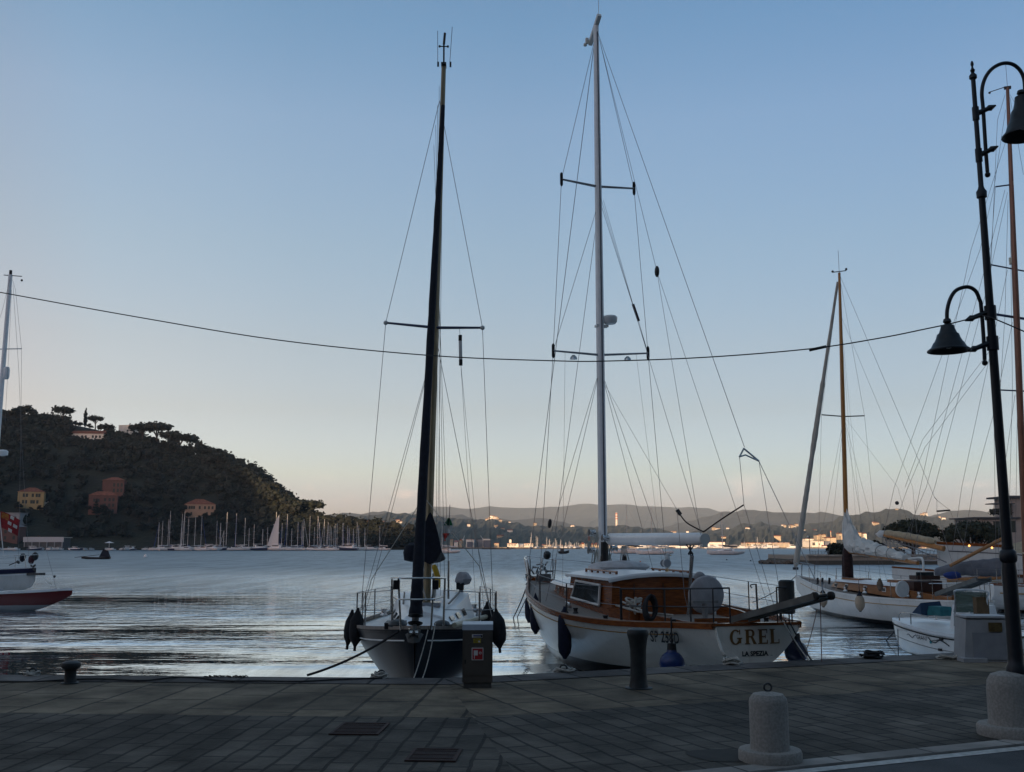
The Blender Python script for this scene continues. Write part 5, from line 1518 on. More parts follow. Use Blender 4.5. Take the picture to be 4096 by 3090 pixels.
# the covered life buoy on the port pushpit, seen left of the furled sail
MB().tube([(mb0.x - 1.0, .36, 1.6), (mb0.x - 1.0, .36, 2.3)], .02, 5).build('light_staff', steel, sl)
lb = DK.pY(1648, 2214, DK.at(mb0.x - 1.0, 0, 0).y)
MB().lathe([(.02, -.16), (.15, -.13), (.17, .02), (.12, .15), (.02, .2)], c=lb, n=12).build('covered_light', navy, sl)
# preventer lines from the mast to the shrouds
kL, kR = DK.pY(1486, 2318, Ym - .6), DK.pY(1917, 2265, Ym - .4)
stay(sl, [DK.pY(1674, 2022, Ym - .1), kL, V((kL.x - .1, -1.15, 1.2))], .012, 'topping_line', rope_pale)
stay(sl, [DK.pY(1703, 1998, Ym - .1), kR, V((kR.x - .1, 1.2, 1.2))], .012, 'topping_line', rope_pale)
# radar reflector hanging from the starboard spreader
rr0, rr1 = DK.pY(1841, 1352, Ym), DK.pY(1843, 1452, Ym)
MB().tube([rr0, rr1], .032, 8).build('radar_reflector', white_dull, sl)
MB().tube([rr0 + V((0, 0, .05)), rr0 - V((0, 0, .06))], .034, 8).tube([rr1 - V((0, 0, .05)), rr1 + V((0, 0, .06))], .034, 8).build('reflector_cap', black, sl)
stay(sl, [spM.lerp(spR, .5), rr0], .006, 'flag_halyard'); stay(sl, [rr1, V((mb0.x - .3, .9, 1.2))], .005, 'flag_halyard'); stay(sl, [rr1, V((mb0.x - .5, 1.05, 1.2))], .005, 'flag_halyard')
for d, n in ((3.1, .95), (3.1, -.95), (1.6, .85), (1.6, -.85)): winch(sl, V((d, n, 1.2)))
MB().box((LD - 1.0, -.35, 1.40), (.55, .3, .09)).ball((LD - .75, -.3, 1.43), (.24, .15, .07), 10, 6).ball((LD - 1.1, .35, 1.4), (.2, .13, .06), 10, 6).build('anchor_chain_heap', black, sl)
MB().tube([(LD - .6, .55, 1.42), (4.8, 1.18, 1.33)], .04, 8).build('spinnaker_pole', mat('cream_pole', (.4, .37, .28), .5), sl)
# outboard under a pale bag on the starboard rail
om = thing('outboard_motor', 'outboard motor in a crumpled pale bag on the stern rail of the dark sloop', 'motor', DK.at(*DK.pd(1852, 2322, 2.2)), DK.rz)
MB().ball((0, 0, .03), (.13, .17, .14), 12, 8, .14, random.Random(4)).build('cover_bag', mat('pale_bag', (.36, .35, .37), .7, bump=.02, bscale=12), om)
MB().tube([(0, -.03, -.05), (0, -.05, -.55)], .045, 8).box((.02, -.06, -.12), (.15, .16, .14)).build('shaft', black, om)
# the tricolour hanging limp
fl = thing('flag', 'limp green white and red flag on a halyard right of the furled genoa', 'flag', DK.at(.1, -.75, 0), DK.rz)
fY = DK.at(.1, 0, 0).y
f0, f1 = fl.matrix_basis.inverted() @ P(1799, 2072, fY), fl.matrix_basis.inverted() @ P(1792, 2165, fY)
cols3 = [mat('flag_green', (.012, .12, .05), .8), mat('flag_white', (.5, .5, .48), .8), mat('flag_red', (.4, .03, .02), .8)]
for k in range(3):
    rows = []
    for i in range(5):
        t_ = (k + i / 4) / 3
        c_ = f0.lerp(f1, t_)
        w = (.012 + .09 * math.sin(math.pi * min(1, t_ * 1.1)) ** .8) if t_ < .97 else .03
        rows.append([c_ + V((.05 * math.sin(j * 1.9 + t_ * 4), (j / 4 - .5) * 2 * w - .02 - (.06 * t_ if k == 2 else 0), 0)) for j in range(5)])
    MB().grid(rows).build(('green_band', 'white_band', 'red_band')[k], cols3[k], fl)
MB().tube([f0 + V((0, 0, .3)), f1 - V((0, 0, .9))], .008, 5).build('halyard', wire, fl)
# fenders of the dark sloop
G_DF = 'dark fenders of the blue-black sloop'
blackcloth = mat('black_fender_cloth', (.008, .008, .011), .9, var=.3, scale=10, bump=.01, bscale=25)
def dk_f(px, py, d, label, L_=.62, r=.13, lean=(0, 0), hang=.2):
    return fender('fender', label, DK.at(*DK.pd(px, py, d)), L_, r, blackcloth, lean, hang=hang, group=G_DF)
dk_f(1432, 2437, 6.3, 'pair-leading black fender at the left side of the dark sloop, ragged cover', .52, .125, (-.06, 0), .05)
dk_f(1410, 2440, 6.0, 'black fender half hidden behind the other at the left side of the dark sloop', .48, .1, (-.12, 0), .07)
dk_f(1984, 2440, 6.2, 'plump black fender sticking out at the right side of the dark sloop', .55, .14, (.1, 0), .05)
dk_f(1950, 2415, 5.4, 'black fender on the rail of the dark sloop, partly behind the plump right one', .5, .13, (.03, 0), .03)

# ============================================================ 2. the white motorsailer with the transom letters
GR = Frame((4.02, 17.2), (-3.55, 12.7))
grel_hull = two_tone('ivory_white_topsides', (0.7, 0.665, 0.6), (0.012, 0.013, 0.018), .33, rough=.3)
h2 = Hull([(0, .80, 1.30, .58, 1.32), (.9, 1.12, 1.265, .52, 1.32), (1.6, 1.5, 1.235, .42, 1.34), (2.6, 1.82, 1.22, .15, 1.42), (4.0, 2.03, 1.24, -.28, 1.5), (6.0, 1.92, 1.33, -.6, 1.55), (8.7, 1.38, 1.46, -.6, 1.45), (11.2, .6, 1.57, -.1, 1.35), (12.5, .2, 1.63, .75, 1.3), (13.25, .04, 1.66, 1.25, 1.3)], 1.6, 40, 16)
gr = thing('motor_sailer', 'white classic yacht with varnished wheelhouse, stern to the quay, white mast and boom', 'yacht', GR.o, GR.rz)
hb2 = h2.body().build('hull', grel_hull, gr)
h2.deck(.05, .05).build('deck', teak, gr)
h2.rail(.07, .09, .02, -.055).build('toe_rail', varnish, gr)
h2.rail(.05, .018, .012, .036).build('rail_cap', mat('bleached_teak', (.3, .2, .15), .6, var=.2), gr)
gold = mat('gold_stripe_paint', (.36, .19, .03), .45)
h2.line(.17, .011, .95, 12.3).build('cove_stripe', gold, gr)
MB().add([(-.012, -.82, 1.295), (-.012, .82, 1.295), (-.012, .82, 1.34), (-.012, -.82, 1.34), (.1, -.86, 1.295), (.1, .86, 1.295), (.1, .86, 1.34), (.1, -.86, 1.34)], [(3, 2, 1, 0), (0, 1, 5, 4), (2, 3, 7, 6), (4, 5, 6, 7)]).build('transom_rail', varnish, gr, 0)
# front trunk, wheelhouse, roof
wf = white
c = MB(); trunk(c, 6.3, 9.3, .98, .5, 1.3, 1.46, 1.66, 1.68, rake=.3, tumble=.05); c.build('forward_cabin', varnish, gr, 30)
c = MB(); trunk(c, 6.3, 9.42, 1.02, .56, 1.66, 1.68, 1.72, 1.73, rake=.3, tumble=.03, round_=.06); c.build('forward_cabin_top', wf, gr, 50)
ca = GR.pn(2471, 2320, .95)
WA, WFd, ws, zr = 3.75, 6.7, 1.12, 1.92
wh = MB()
wh.add([(WA, ws, 1.1), (WA, -ws, 1.1), (WA, -ws + .05, zr + .04), (WA, 0, zr + .12), (WA, ws - .05, zr), (WFd, ws - .1, 1.25), (WFd, -ws + .1, 1.25), (WFd - .12, -ws + .16, zr + .02), (WFd - .12, 0, zr + .1), (WFd - .12, ws - .16, zr + .02)],
       [(0, 1, 2, 3, 4), (9, 8, 7, 6, 5), (5, 0, 4, 9), (1, 6, 7, 2)])
whb = wh.build('wheelhouse', varnish, gr, 0)
rf = MB()
rows = []
for d, hw, z in ((WA - .04, ws + .03, zr), (WA - .02, ws + .05, zr + .035), (WFd - .05, ws - .04, zr + .05), (WFd + .06, ws - .12, zr + .02)):
    rows.append([V((d, -hw + 2 * hw * k / 8, z + .11 * (1 - (k / 4 - 1) ** 2))) for k in range(9)])
rf.grid(rows)
und = [[p - V((0, 0, .05)) for p in r] for r in rows]
o_ = len(rf.v); rf.grid([list(reversed(r)) for r in und])
rf.grid([rows[0], und[0]]); rf.grid([und[-1], rows[-1]]); rf.grid([[r[0] for r in und], [r[0] for r in rows]]); rf.grid([[r[-1] for r in rows], [r[-1] for r in und]])
rf.build('wheelhouse_roof', wf, gr, 40)
for sg in (1, -1):
    w0 = MB(); y = sg * (ws - .045)
    q = [V((4.35, sg * (ws - .0), 1.40)), V((6.32, sg * (ws - .08), 1.46)), V((6.05, sg * (ws - .105), 1.83)), V((4.35, sg * (ws - .03), 1.80))]
    w0.add(q + [p + V((0, sg * .014, 0)) for p in q], [(0, 1, 2, 3), (4, 5, 6, 7), (0, 1, 5, 4), (1, 2, 6, 5), (2, 3, 7, 6), (3, 0, 4, 7)])
    wp = w0.build('window', dark_glass, whb, 0)
    MB().tube([p + V((0, sg * .02, 0)) for p in q + [q[0]]], .026, 6).build('window_frame', white_dull, wp)
    MB().tube([(4.2, sg * .8, 2.06), (6.1, sg * .78, 2.08)], .022, 6).build('grab_rail', varnish, gr)
    for k in range(6): MB().box((4.25 + k * .36, sg * .79, 2.02), (.07, .03, .09)).build('grab_rail_foot', varnish, gr, 0)
    for d in (7.2, 8.2): MB().lathe([(.09, 0), (.09, .02), (.06, .03)], c=(d, sg * (.98 - .48 * ((d - 6.3) / 3) ** 1.5 - .02), 1.53), axis=(0, sg, 0), n=12).build('porthole', steel, gr)
for k in (-.62, 0, .62): MB().box((WA - .012, k, 1.5), (.012, .015, .7)).build('panel_seam', mat('seam', (.05, .015, .005), .6), whb, 0)
# cockpit coaming and after deck box
c = MB()
for sg in (1, -1):
    pts = [(WA - .05, sg * 1.18), (2.6, sg * 1.1), (1.5, sg * .85), (1.05, sg * .62)]
    rows = [[V((d, n, 1.2)), V((d, n, 1.42 - .05 * i)), V((d, n - sg * .05, 1.42 - .05 * i)), V((d, n - sg * .05, 1.2))] for i, (d, n) in enumerate(pts)]
    c.grid(rows)
c.box((1.03, 0, 1.27), (.05, 1.24, .16))
c.build('cockpit_coaming', varnish, gr, 30)
MB().lathe([(.05, 0), (.05, .33)], c=(2.02, -.06, 1.22), n=10).box((2.02, -.06, 1.57), (.1, .5, .05)).build('binnacle_seat', mat('grey_binnacle', (.2, .2, .2), .5), gr, 30)
# steering wheel under its round cover
wc = GR.pd(2825, 2381, 2.35)
wr = 75 / FPX * GR.at(2.35, 0, 0).y
MB().lathe([(wr * .2, -.06), (wr * .93, -.05), (wr, -.02), (wr, .02), (wr * .93, .05), (wr * .2, .07)], c=wc, axis=(1, 0, .05), n=28).ball(wc + V((.05, .1, wr * .93)), (.06, .12, .1), 8, 6).build('wheel_cover', canvas_grey, gr, 50)
# mast, spreaders, radar, boom
m0 = GR.pn(2413, 2262, 0); Ym2 = GR.at(m0.x, 0, 0).y
mt = GR.pY(2384, 104, Ym2)
mbs = V((m0.x, 0, 1.72))
MB().tube([mbs, mbs.lerp(mt, .5), mt], [.115, .108, .075], 14, sq=(.85, 1.15)).build('mast', white_mast, gr)
MB().tube([mbs + V((-.1, 0, .35)), mbs + V((-.1, 0, .95))], .09, 8).build('mast_boot', black, gr)
tk_ = MB(); tk_.tube([mbs + V((-.13, 0, .9)), mbs.lerp(mt, .5) + V((-.12, 0, 0)), mt + V((-.08, 0, -.2))], .018, 5); tk_.build('mast_track', mat('dark_track', (.1, .1, .13), .5), gr)  # thin dark track up the aft side of the mast
mh = MB(); mh.bar(mt + V((.45, .0, -.28)), mt + V((-.25, 0, .16)), .1, .1).box(mt + V((.4, .1, -.22)), (.07, .07, .14)).ball(mt + V((.42, .14, -.32)), .05, 8, 5).tube([mt + V((-.2, 0, .15)), mt + V((-.2, 0, .9))], .007, 4); mh.build('masthead_gear', white_dull, gr)
def gspr(lx, ly, rx, ry, cx, cy, lights=False):
    c_ = GR.pY(cx, cy, Ym2)
    # spreaders stand athwart: port end farther left, starboard farther right
    L_, R_ = V((m0.x - .1, 1, 0)), V((m0.x - .1, -1, 0))
    for px, py in ((lx, ly), (rx, ry)):
        e = GR.pd(px, py, m0.x - .12)
        MB().tube([c_, e], [.05, .035], 8, sq=(1, .6)).build('spreader', mat('spreader_paint', (.3, .31, .33), .4), gr)
        MB().box(e, (.05, .06, .2)).ball(e + V((0, 0, .1)), (.035, .04, .08), 8, 5).ball(e - V((0, 0, .1)), (.035, .04, .08), 8, 5).build('spreader_tip', rubber, gr, 40)
        ends.append(e)
        if lights: MB().lathe([(.09, 0), (.08, .05), (.03, .1)], c=c_.lerp(e, .57) - V((0, 0, .16)), n=10).build('deck_light', steel, gr)
    return c_
ends = []
cU = gspr(2246, 718, 2536, 755, 2388, 747)
cL = gspr(2213, 1404, 2592, 1414, 2400, 1421, True)
uL, uR, lL, lR = ends
chL, chR = V((m0.x - .1, 1.6, 1.38)), V((m0.x - .1, -1.6, 1.38))
topS = GR.pY(2380, 155, Ym2); topR = GR.pY(2398, 158, Ym2)
midS = GR.pY(2398, 800, Ym2)
for (a, b, e, c_, tp) in ((uL, lL, None, chL, topS), (uR, lR, None, chR, topR)):
    stay(gr, [tp, a, b, c_], .01, 'shroud')
    stay(gr, [midS, b], .009, 'shroud')
    stay(gr, [cL - V((0, 0, .3)), c_ + V((.55, 0, 0))], .009, 'shroud'); stay(gr, [cL - V((0, 0, .3)), c_ - V((.55, 0, 0))], .009, 'shroud')
bowp = V((13.1, 0, 1.7))
fst = stay(gr, [mt - V((0, 0, .1)), bowp + V((0, 0, .45))], .013, 'forestay')
MB().lathe([(.07, 0), (.1, .05), (.1, .16), (.05, .2)], c=GR.pn(2187, 2235, 0), axis=(-.4, 0, 1), n=10).build('furling_drum', black, gr)
MB().lathe([(.03, -.12), (.055, -.05), (.055, .05), (.03, .12)], c=GR.pn(2199, 2095, 0), axis=(-.4, 0, 1), n=8).build('swivel', black, gr)
stay(gr, [midS, V((11.2, 0, 1.7))], .01, 'inner_forestay')
blk = GR.pY(2628, 1087, Ym2 - 4)
stay(gr, [topR, blk], .008, 'running_backstay'); stay(gr, [blk, GR.pY(2806, 2160, 19.0)], .007, 'running_backstay'); stay(gr, [blk, V((1.2, -.95, 1.35))], .007, 'running_backstay')
MB().ball(blk, (.06, .05, .12), 8, 6).build('block', black, gr)
br0 = GR.pY(2978, 1790, 19.5)
stay(gr, [mt - V((0, 0, .05)), br0], .011, 'backstay')
brA, brB, brC = GR.pY(2975, 1795, 19.4), GR.pY(2958, 1828, 19.2), GR.pY(3036, 1846, 19.4)
MB().tube([brA, brB], .018, 5).tube([brA, brC], .018, 5).tube([brB, brB.lerp(brC, .3) + V((0, 0, .06)), brC], .016, 5).build('backstay_bridle', alloy, gr)
stay(gr, [brC, V((.35, -.7, 1.38))], .008, 'backstay'); stay(gr, [brB, GR.pY(2976, 2021, 18.6), V((.3, -.55, 1.4))], .008, 'backstay')
MB().tube([GR.pY(2532, 1218, Ym2), GR.pY(2555, 1285, Ym2)], .035, 8).build('radar_reflector', mat('maroon_tube', (.03, .006, .012), .5), gr)
stay(gr, [midS + V((0, -.1, 0)), GR.pY(2532, 1218, Ym2)], .007, 'flag_halyard'); stay(gr, [GR.pY(2555, 1285, Ym2), lR], .007, 'flag_halyard')
for e, n_ in ((lL, 1.2), (lR, -1.3)): stay(gr, [cL.lerp(e, .75), V((m0.x - .6, n_, 1.4))], .005, 'flag_halyard')
rd = GR.pY(2440, 1280, Ym2)
MB().lathe([(.03, -.11), (.13, -.1), (.17, -.05), (.18, .05), (.15, .09), (.02, .1)], c=rd, n=18).build('radar_dome', white, gr)
MB().box(rd + V((.05, .2, -.16)), (.16, .3, .05)).build('radar_bracket', white_dull, gr, 0)
b0, b1 = GR.pn(2432, 2158, 0), GR.pn(2815, 2157, 0)
bt = MB(); bt.tube([b0, b0 + (b1 - b0) * .03, b0 + (b1 - b0) * .95, b1], [.09, .135, .12, .09], 14, sq=(.75, 1.0)); bt.build('boom', white_mast, gr)
MB().lathe([(.1, 0), (.105, .06)], c=b1, axis=(b1 - b0), n=12).box(b1 + V((0, 0, -.12)), (.12, .1, .06)).build('boom_end', white_dull, gr)
for q, s_ in ((b0 + V((-.3, .12, .02)), 1.1), (mbs + V((0, .2, 1.15)), 1.2), (mbs + V((0, .22, .75)), 1.3), (mbs + V((0, -.2, .8)), 1.2)):
    MB().lathe([(.07 * s_, 0), (.05 * s_, .05), (.05 * s_, .1), (.07 * s_, .14)], c=q, axis=(0, 1 if q.y > 0 else -1, .1), n=12).build('winch', steel, gr)
rg = random.Random(9)
cl = MB()
for k in range(16):
    a = rg.uniform(0, 6.3)
    top_ = mbs + V((.13 * math.cos(a), .2 * math.sin(a), rg.uniform(.6, 1.2)))
    cl.tube(spline([top_, top_ + V((.06, .03, -.3)), mbs + V((.3 * math.cos(a), .36 * math.sin(a), .0))], 4), .012, 4)
for k in range(5): cl.tube([b0 + V((-.55 - .05 * k, -.12, -.15)), mbs + V((-.05, -.35 - .1 * k, .05))], .011, 4)
cl.build('halyard_coils', rope_pale, gr)
MB().ball(b0 + V((-.35, -.25, -.45)), (.07, .05, .12), 8, 6).build('vang_block', black, gr)
# sheet tackle and boom crutch
cr0 = GR.pn(2768, 2222, 0); 
MB().tube([cr0, V((cr0.x + .35, -.05, 1.3))], [.04, .028], 7).build('boom_crutch', steel, gr)
ml = MB()
for k in range(3): ml.tube(spline([b1 + V((.5 + .07 * k, .05 * k - .05, -.1)), b1 + V((.55, .06 - .05 * k, -.28)), cr0 + V((0, .02 * k, .05))], 4), .012, 4)
ml.tube(spline([b1 + V((-.02, 0, .08)), b1 + V((.25, .06, .02)), b1 + V((.6, 0, -.15))], 5), .016, 5)
ml.build('mainsheet', rope_dark, gr)
tl = MB()
tl.tube(spline([GR.pY(2712, 2045, 19.8), GR.pY(2745, 2090, 19.3), b1 + V((0, 0, .13))], 5), .014, 5).tube(spline([b1 + V((0, 0, .13)), GR.pY(2890, 2075, 18.9), GR.pY(2974, 2021, 18.6)], 5), .014, 5)
tl.build('boom_lift', rope_dark, gr)
MB().tube([GR.pY(2708, 2040, 19.8), GR.pY(2722, 2060, 19.8)], .04, 6).build('block', black, gr)
stay(gr, [cL - V((.1, 0, .6)), GR.pY(2708, 2040, 19.8)], .007, 'topping_lift')
stay(gr, [midS - V((.1, 0, 0)), b1 + V((.1, 0, .12))], .008, 'topping_lift')
stay(gr, [GR.pY(2708, 2040, 19.8), GR.pY(2738, 2380, 18.9), V((1.9, .3, 1.3))], .008, 'preventer')
# rolled dinghy cover on the roof, skylight, vent
MB().ball((6.35, -.1, zr + .2), (.5, .72, .14), 14, 8).ball((6.3, .35, zr + .16), (.3, .3, .1), 10, 6).build('rolled_awning', mat('pale_awning', (.5, .49, .5), .8, bump=.01), gr, 60)
MB().lathe([(.05, 0), (.05, .16), (.1, .18), (.1, .24), (.03, .27)], c=(6.95, .78, 1.72), n=10).build('deck_vent', mat('old_grey_fitting', (.12, .12, .12), .5, .4), gr)
# lifelines, pulpits
stanchions(gr, h2, GR, [2.0, 3.9, 6.0, 8.1, 10.2, 11.9], .62, .014, mat('dark_stanchion', (.05, .05, .055), .4, .5))
pp = MB()
for sg in (1, -1):
    pp.tube(spline([(11.9, sg * .42, 2.18), (12.7, sg * .26, 2.24), (13.35, 0, 2.28)], 5), .016, 6).tube([(12.7, sg * .26, 2.24), (12.6, sg * .18, 1.64)], .014, 6)
    pp.tube([(11.9, sg * .42, 2.18), (11.9, sg * .36, 1.6)], .014, 6)
pp.tube([(13.3, 0, 2.27), (13.1, 0, 1.68)], .014, 6)
pp.build('pulpit', steel, gr)
MB().tube([(13.0, .1, 1.7), (13.5, 0, 1.62)], .05, 6).build('stemhead_fitting', steel, gr)
PS = [(2.0, 1.58), (1.15, 1.12), (.55, .92), (.12, .72)]
for sg, ne in ((1, .42), (-1, -.45)):
    ps = MB()
    for z_ in (1.0, .5): ps.tube([V((d, sg * n, h2.S(d) + .6 * z_)) for d, n in PS] + [V((.12, ne, 1.3 + .6 * z_))], .016 if z_ == 1 else .012, 6)
    for d, n in PS: ps.tube([(d, sg * n, h2.S(d)), (d, sg * n, h2.S(d) + .6)], .014, 6)
    ps.tube([(.12, ne, 1.32), (.12, ne, 1.9)], .014, 6)
    ps.build('pushpit', MATS['dark_stanchion'], gr)
lr = GR.pY(3148, 2388, 17.6)
MB().lathe([(.1, -.28), (.13, -.26), (.13, .26), (.1, .28)], c=lr, n=14).build('life_raft_canister', mat('dark_grey_canister', (.03, .033, .035), .6), gr)
MB().tube(spline([GR.pY(3008, 2352, 17.8), GR.pY(3002, 2345, 17.8), GR.pY(3005, 2340, 17.8), GR.pY(3022, 2338, 17.8)], 4), .012, 5).build('flag_socket', steel, gr)
MB().tube([GR.pY(3024, 2338, 17.9), GR.pY(3030, 2445, 17.7)], .018, 6).build('ensign_staff', black, gr)
cl = MB()
rc = GR.pY(2535, 2400, 19.3)
for k in range(5):
    rows = [V((rc.x + .1 * math.sin(a), rc.y + .15 * math.cos(a) * (1 - .06 * k), rc.z - .035 * k + .03 * math.sin(2 * a + k))) for a in [i * math.pi / 8 for i in range(17)]]
    cl.tube(rows, .02, 6, cap=False)
cl.tube(spline([rc + V((-.1, 0, .05)), rc + V((-.12, .03, -.12)), rc + V((-.05, 0, -.3))], 4), .025, 6).build('rope_coil', rope_pale, gr)
MB().lathe([(.1, -.36), (.09, -.16), (.12, -.1), (.12, -.05)], c=rc, n=12).build('winch_post', varnish, gr)
bc = MB()
rc = GR.pY(2600, 2385, 18.2)
for k in range(7): bc.tube([rc + V((.02 * k - .06, .1 * math.sin(a), .2 * math.cos(a) - .18 - .01 * k)) for a in [i * math.pi / 6 for i in range(13)]], .028, 5, cap=False)
bc.build('dark_rope_coil', rope_dark, gr)
for d, n in ((4.6, 1.55), (2.9, 1.55), (1.3, .9), (1.3, -.9), (5.2, -1.5)): winch(gr, V((d, n, h2.S(d) - .04)), .8, black)
MB().box((5.2, 1.5, 1.33), (.25, .06, .06)).tube([(5.1, 1.5, 1.3), (5.1, 1.5, 1.4), (5.35, 1.5, 1.42)], .02, 5).build('jib_fairlead', steel, gr, 30)
jb = MB()
jb.tube([(2.6, 1.45, 1.5), (1.9, 1.3, 1.42), (1.2, .95, 1.4)], .02, 6).tube([(3.0, 1.2, 1.55), (2.0, 1.1, 1.4)], .018, 6); jb.build('sheet_rope', rope_pale, gr)
wl = MB()
for k in range(26): 
    a = V((12.2 + rg.uniform(-.5, .7), rg.uniform(-.25, .3), 1.66 + rg.uniform(0, .4)))
    wl.tube([a, a + V((rg.uniform(-.3, .3), rg.uniform(-.2, .2), rg.uniform(-.25, .2)))], rg.uniform(.012, .03), 5)
wl.box((11.7, .0, 1.72), (.35, .3, .2)).build('anchor_windlass_gear', mat('dull_anchor_gear', (.14, .14, .145), .5, .6, var=.4, scale=20), gr, 40)
# name on the transom, port number on the quarter
letters_gold = mat('gilt_letters', (.17, .085, .02), .45)
letters_black = mat('black_letters', (.012, .012, .013), .5)
def on_transom(mb, zc):
    w = max(x for x, y, z in mb.v) - min(x for x, y, z in mb.v)
    mb.v = [(-.008, -x + .06, zc + y) for x, y, z in mb.v]
    return mb
def serif_word(rects, polys=()):
    m = MB()
    for x0_, y0_, x1_, y1_ in rects: m.add([(x0_, y0_, 0), (x1_, y0_, 0), (x1_, y1_, 0), (x0_, y1_, 0)], [(0, 1, 2, 3)])
    for p in polys: m.add([(x, y, 0) for x, y in p], [tuple(range(len(p)))])
    return m
def arc_poly(cx, cy, rx, ry, tx, ty, a0, a1, n=16):
    """thick-and-thin bowl: quads between outer and inner ellipse"""
    out = []
    for i in range(n):
        a, b = a0 + (a1 - a0) * i / n, a0 + (a1 - a0) * (i + 1) / n
        o1, o2 = (cx + rx * math.cos(a), cy + ry * math.sin(a)), (cx + rx * math.cos(b), cy + ry * math.sin(b))
        i1, i2 = (cx + (rx - tx) * math.cos(a), cy + (ry - ty) * math.sin(a)), (cx + (rx - tx) * math.cos(b), cy + (ry - ty) * math.sin(b))
        out.append([o1, o2, i2, i1])
    return out
H0 = .235; ST, TH = .055, .022
def stem(x): return [(x, 0, x + ST, H0), (x - .02, 0, x + ST + .02, .016), (x - .02, H0 - .016, x + ST + .02, H0)]
xg, xr, xe, xl = -.44, -.175, .085, .30
rects = stem(xr + .02) + stem(xe) + stem(xl)
polys = arc_poly(xg + .1, H0 / 2, .105, H0 / 2 + .004, .052, .022, R(48), R(325), 22)
rects += [(xg + .15, .02, xg + .2, .105), (xg + .125, .09, xg + .22, .107), (xg + .165, H0 - .075, xg + .185, H0)]
rects += [(xr + .07, H0 - .02, xr + .12, H0), (xr + .07, H0 * .47, xr + .12, H0 * .47 + .02)]
polys += arc_poly(xr + .115, H0 * .735, .065, H0 * .265, .045, .022, R(-90), R(90), 10)
polys += [[(xr + .105, H0 * .49), (xr + .15, H0 * .49), (xr + .215, .0), (xr + .155, .0)]]
rects += [(xe + .05, H0 - .02, xe + .15, H0), (xe + .05, 0, xe + .155, .02), (xe + .05, H0 / 2 - .01, xe + .12, H0 / 2 + .01), (xe + .137, H0 - .065, xe + .152, H0), (xe + .142, 0, xe + .158, .065), (xe + .11, H0 / 2 - .03, xe + .122, H0 / 2 + .03)]
rects += [(xl + .05, 0, xl + .15, .02), (xl + .138, 0, xl + .155, .07)]
on_transom(serif_word(rects, polys), 1.0).build('name_letters', letters_gold, gr, 0)
tm = text_mesh('LA SPEZIA', .105, .004, 1.0)
x_ = [(-.0085, -x + .06, .815 + y) for x, y, z in tm.v]
sf = MB(); sf.v = x_; sf.f = tm.f
for cx_ in (-.24, -.17, -.05, .02, .1, .17, .24): sf.add([(-.0085, -cx_ - .02, .813), (-.0085, -cx_ + .02, .813), (-.0085, -cx_ + .02, .819), (-.0085, -cx_ - .02, .819)], [(0, 1, 2, 3)])
sf.build('home_port_letters', letters_black, gr, 0)
tm = text_mesh('SP 258D', .29, .004, .56)
d_c = min((abs(project(GR.at(*h2.pt(d / 50, 1.03, 1)))[0] - 2676), d / 50) for d in range(0, 200))[1]
def same_px(z, px):
    return min((abs(project(GR.at(*h2.pt(d / 100, z, 1)))[0] - px), d / 100) for d in range(0, 400))[1]
k_s = (same_px(1.15, 2676) - same_px(.95, 2676)) / .2       # letters stand upright although the quarter flares
def num_pt(x, y):
    d = d_c + .05 - x * .95 + k_s * (y - .1)
    z = .935 + y
    return tuple(h2.pt(d, z, 1, .03))
sf = MB(); sf.v = [num_pt(x, y) for x, y, z in tm.v]; sf.f = tm.f
sf.build('registration_letters', letters_black, gr, 0)
# things hung on or resting on the white yacht
G_GF = 'navy fenders of the white yacht'
for lab, px, py, d_, L_, r, hg in (('slim navy fender nearest the bow of the white yacht', 2115, 2368, 8.9, .58, .1, .12), ('navy fender beside the slim one at the bow of the white yacht', 2142, 2372, 7.3, .78, .125, .1), ('long navy fender amidships on the white yacht, alone on its side', 2258, 2430, 4.1, .9, .135, .05)):
    q = h2.pt(d_, h2.S(d_) - .02, 1, .03)
    q = GR.pd(px, py, d_)
    fender('fender', lab, GR.at(*q), L_, r, fender_navy, hang=hg, tail=False, group=G_GF)
q = GR.pd(2684, 2470, .85)
ball_fender('bright blue ball fender hanging by its rope below the number letters', GR.at(*q), 102 / 2 / FPX * 17.4, fender_blue, GR.at(*q).z - P(2684, 2612, 17.4).z)
bq = GR.pd(3180, 2500, .6)
ball_fender('dark blue ball fender half hidden behind the right corner of the transom', GR.at(bq.x, bq.y, 1.2), .2, mat('navy_vinyl', (.01, .014, .05), .4), .22)
# gangway raised over the stern
ga, gb = P(2960, 2478, 17.5), P(3292, 2385, 15.9)
gt = thing('gangway', 'dark gangway plank raised over the stern of the white lettered yacht', 'gangway', ga)
d_ = (gb - ga); side = d_.cross(V((0, 0, 1))).normalized(); upv = side.cross(d_).normalized()
gdark = mat('weathered_gangway', (.05, .05, .048), .7, var=.3, scale=6)
MB().bar((0, 0, 0), d_, .3, .035).build('board', gdark, gt, 0)
MB().bar(side * .19 + upv * .0, d_ + side * .19, .035, .1).bar(-side * .19, d_ - side * .19, .035, .1).build('side_beam', mat('grey_green_beam', (.11, .115, .11), .5, var=.2), gt, 0)
MB().lathe([(.03, -.2), (.065, -.195), (.065, -.15), (.03, -.145)], c=d_ * 1.0, axis=side, n=14).lathe([(.03, .145), (.065, .15), (.065, .195), (.03, .2)], c=d_, axis=side, n=14).build('wheel', rubber, gt)
MB().tube([d_ * .97 - side * .16, d_ * 1.03, d_ * .97 + side * .16], .025, 6).build('end_bracket', black, gt)
gl = thing('gangway_tackle', 'rope tackle holding up the gangway of the lettered yacht', 'rope', GR.at(.1, -.5, 1.35))
inv = V(gl.location)
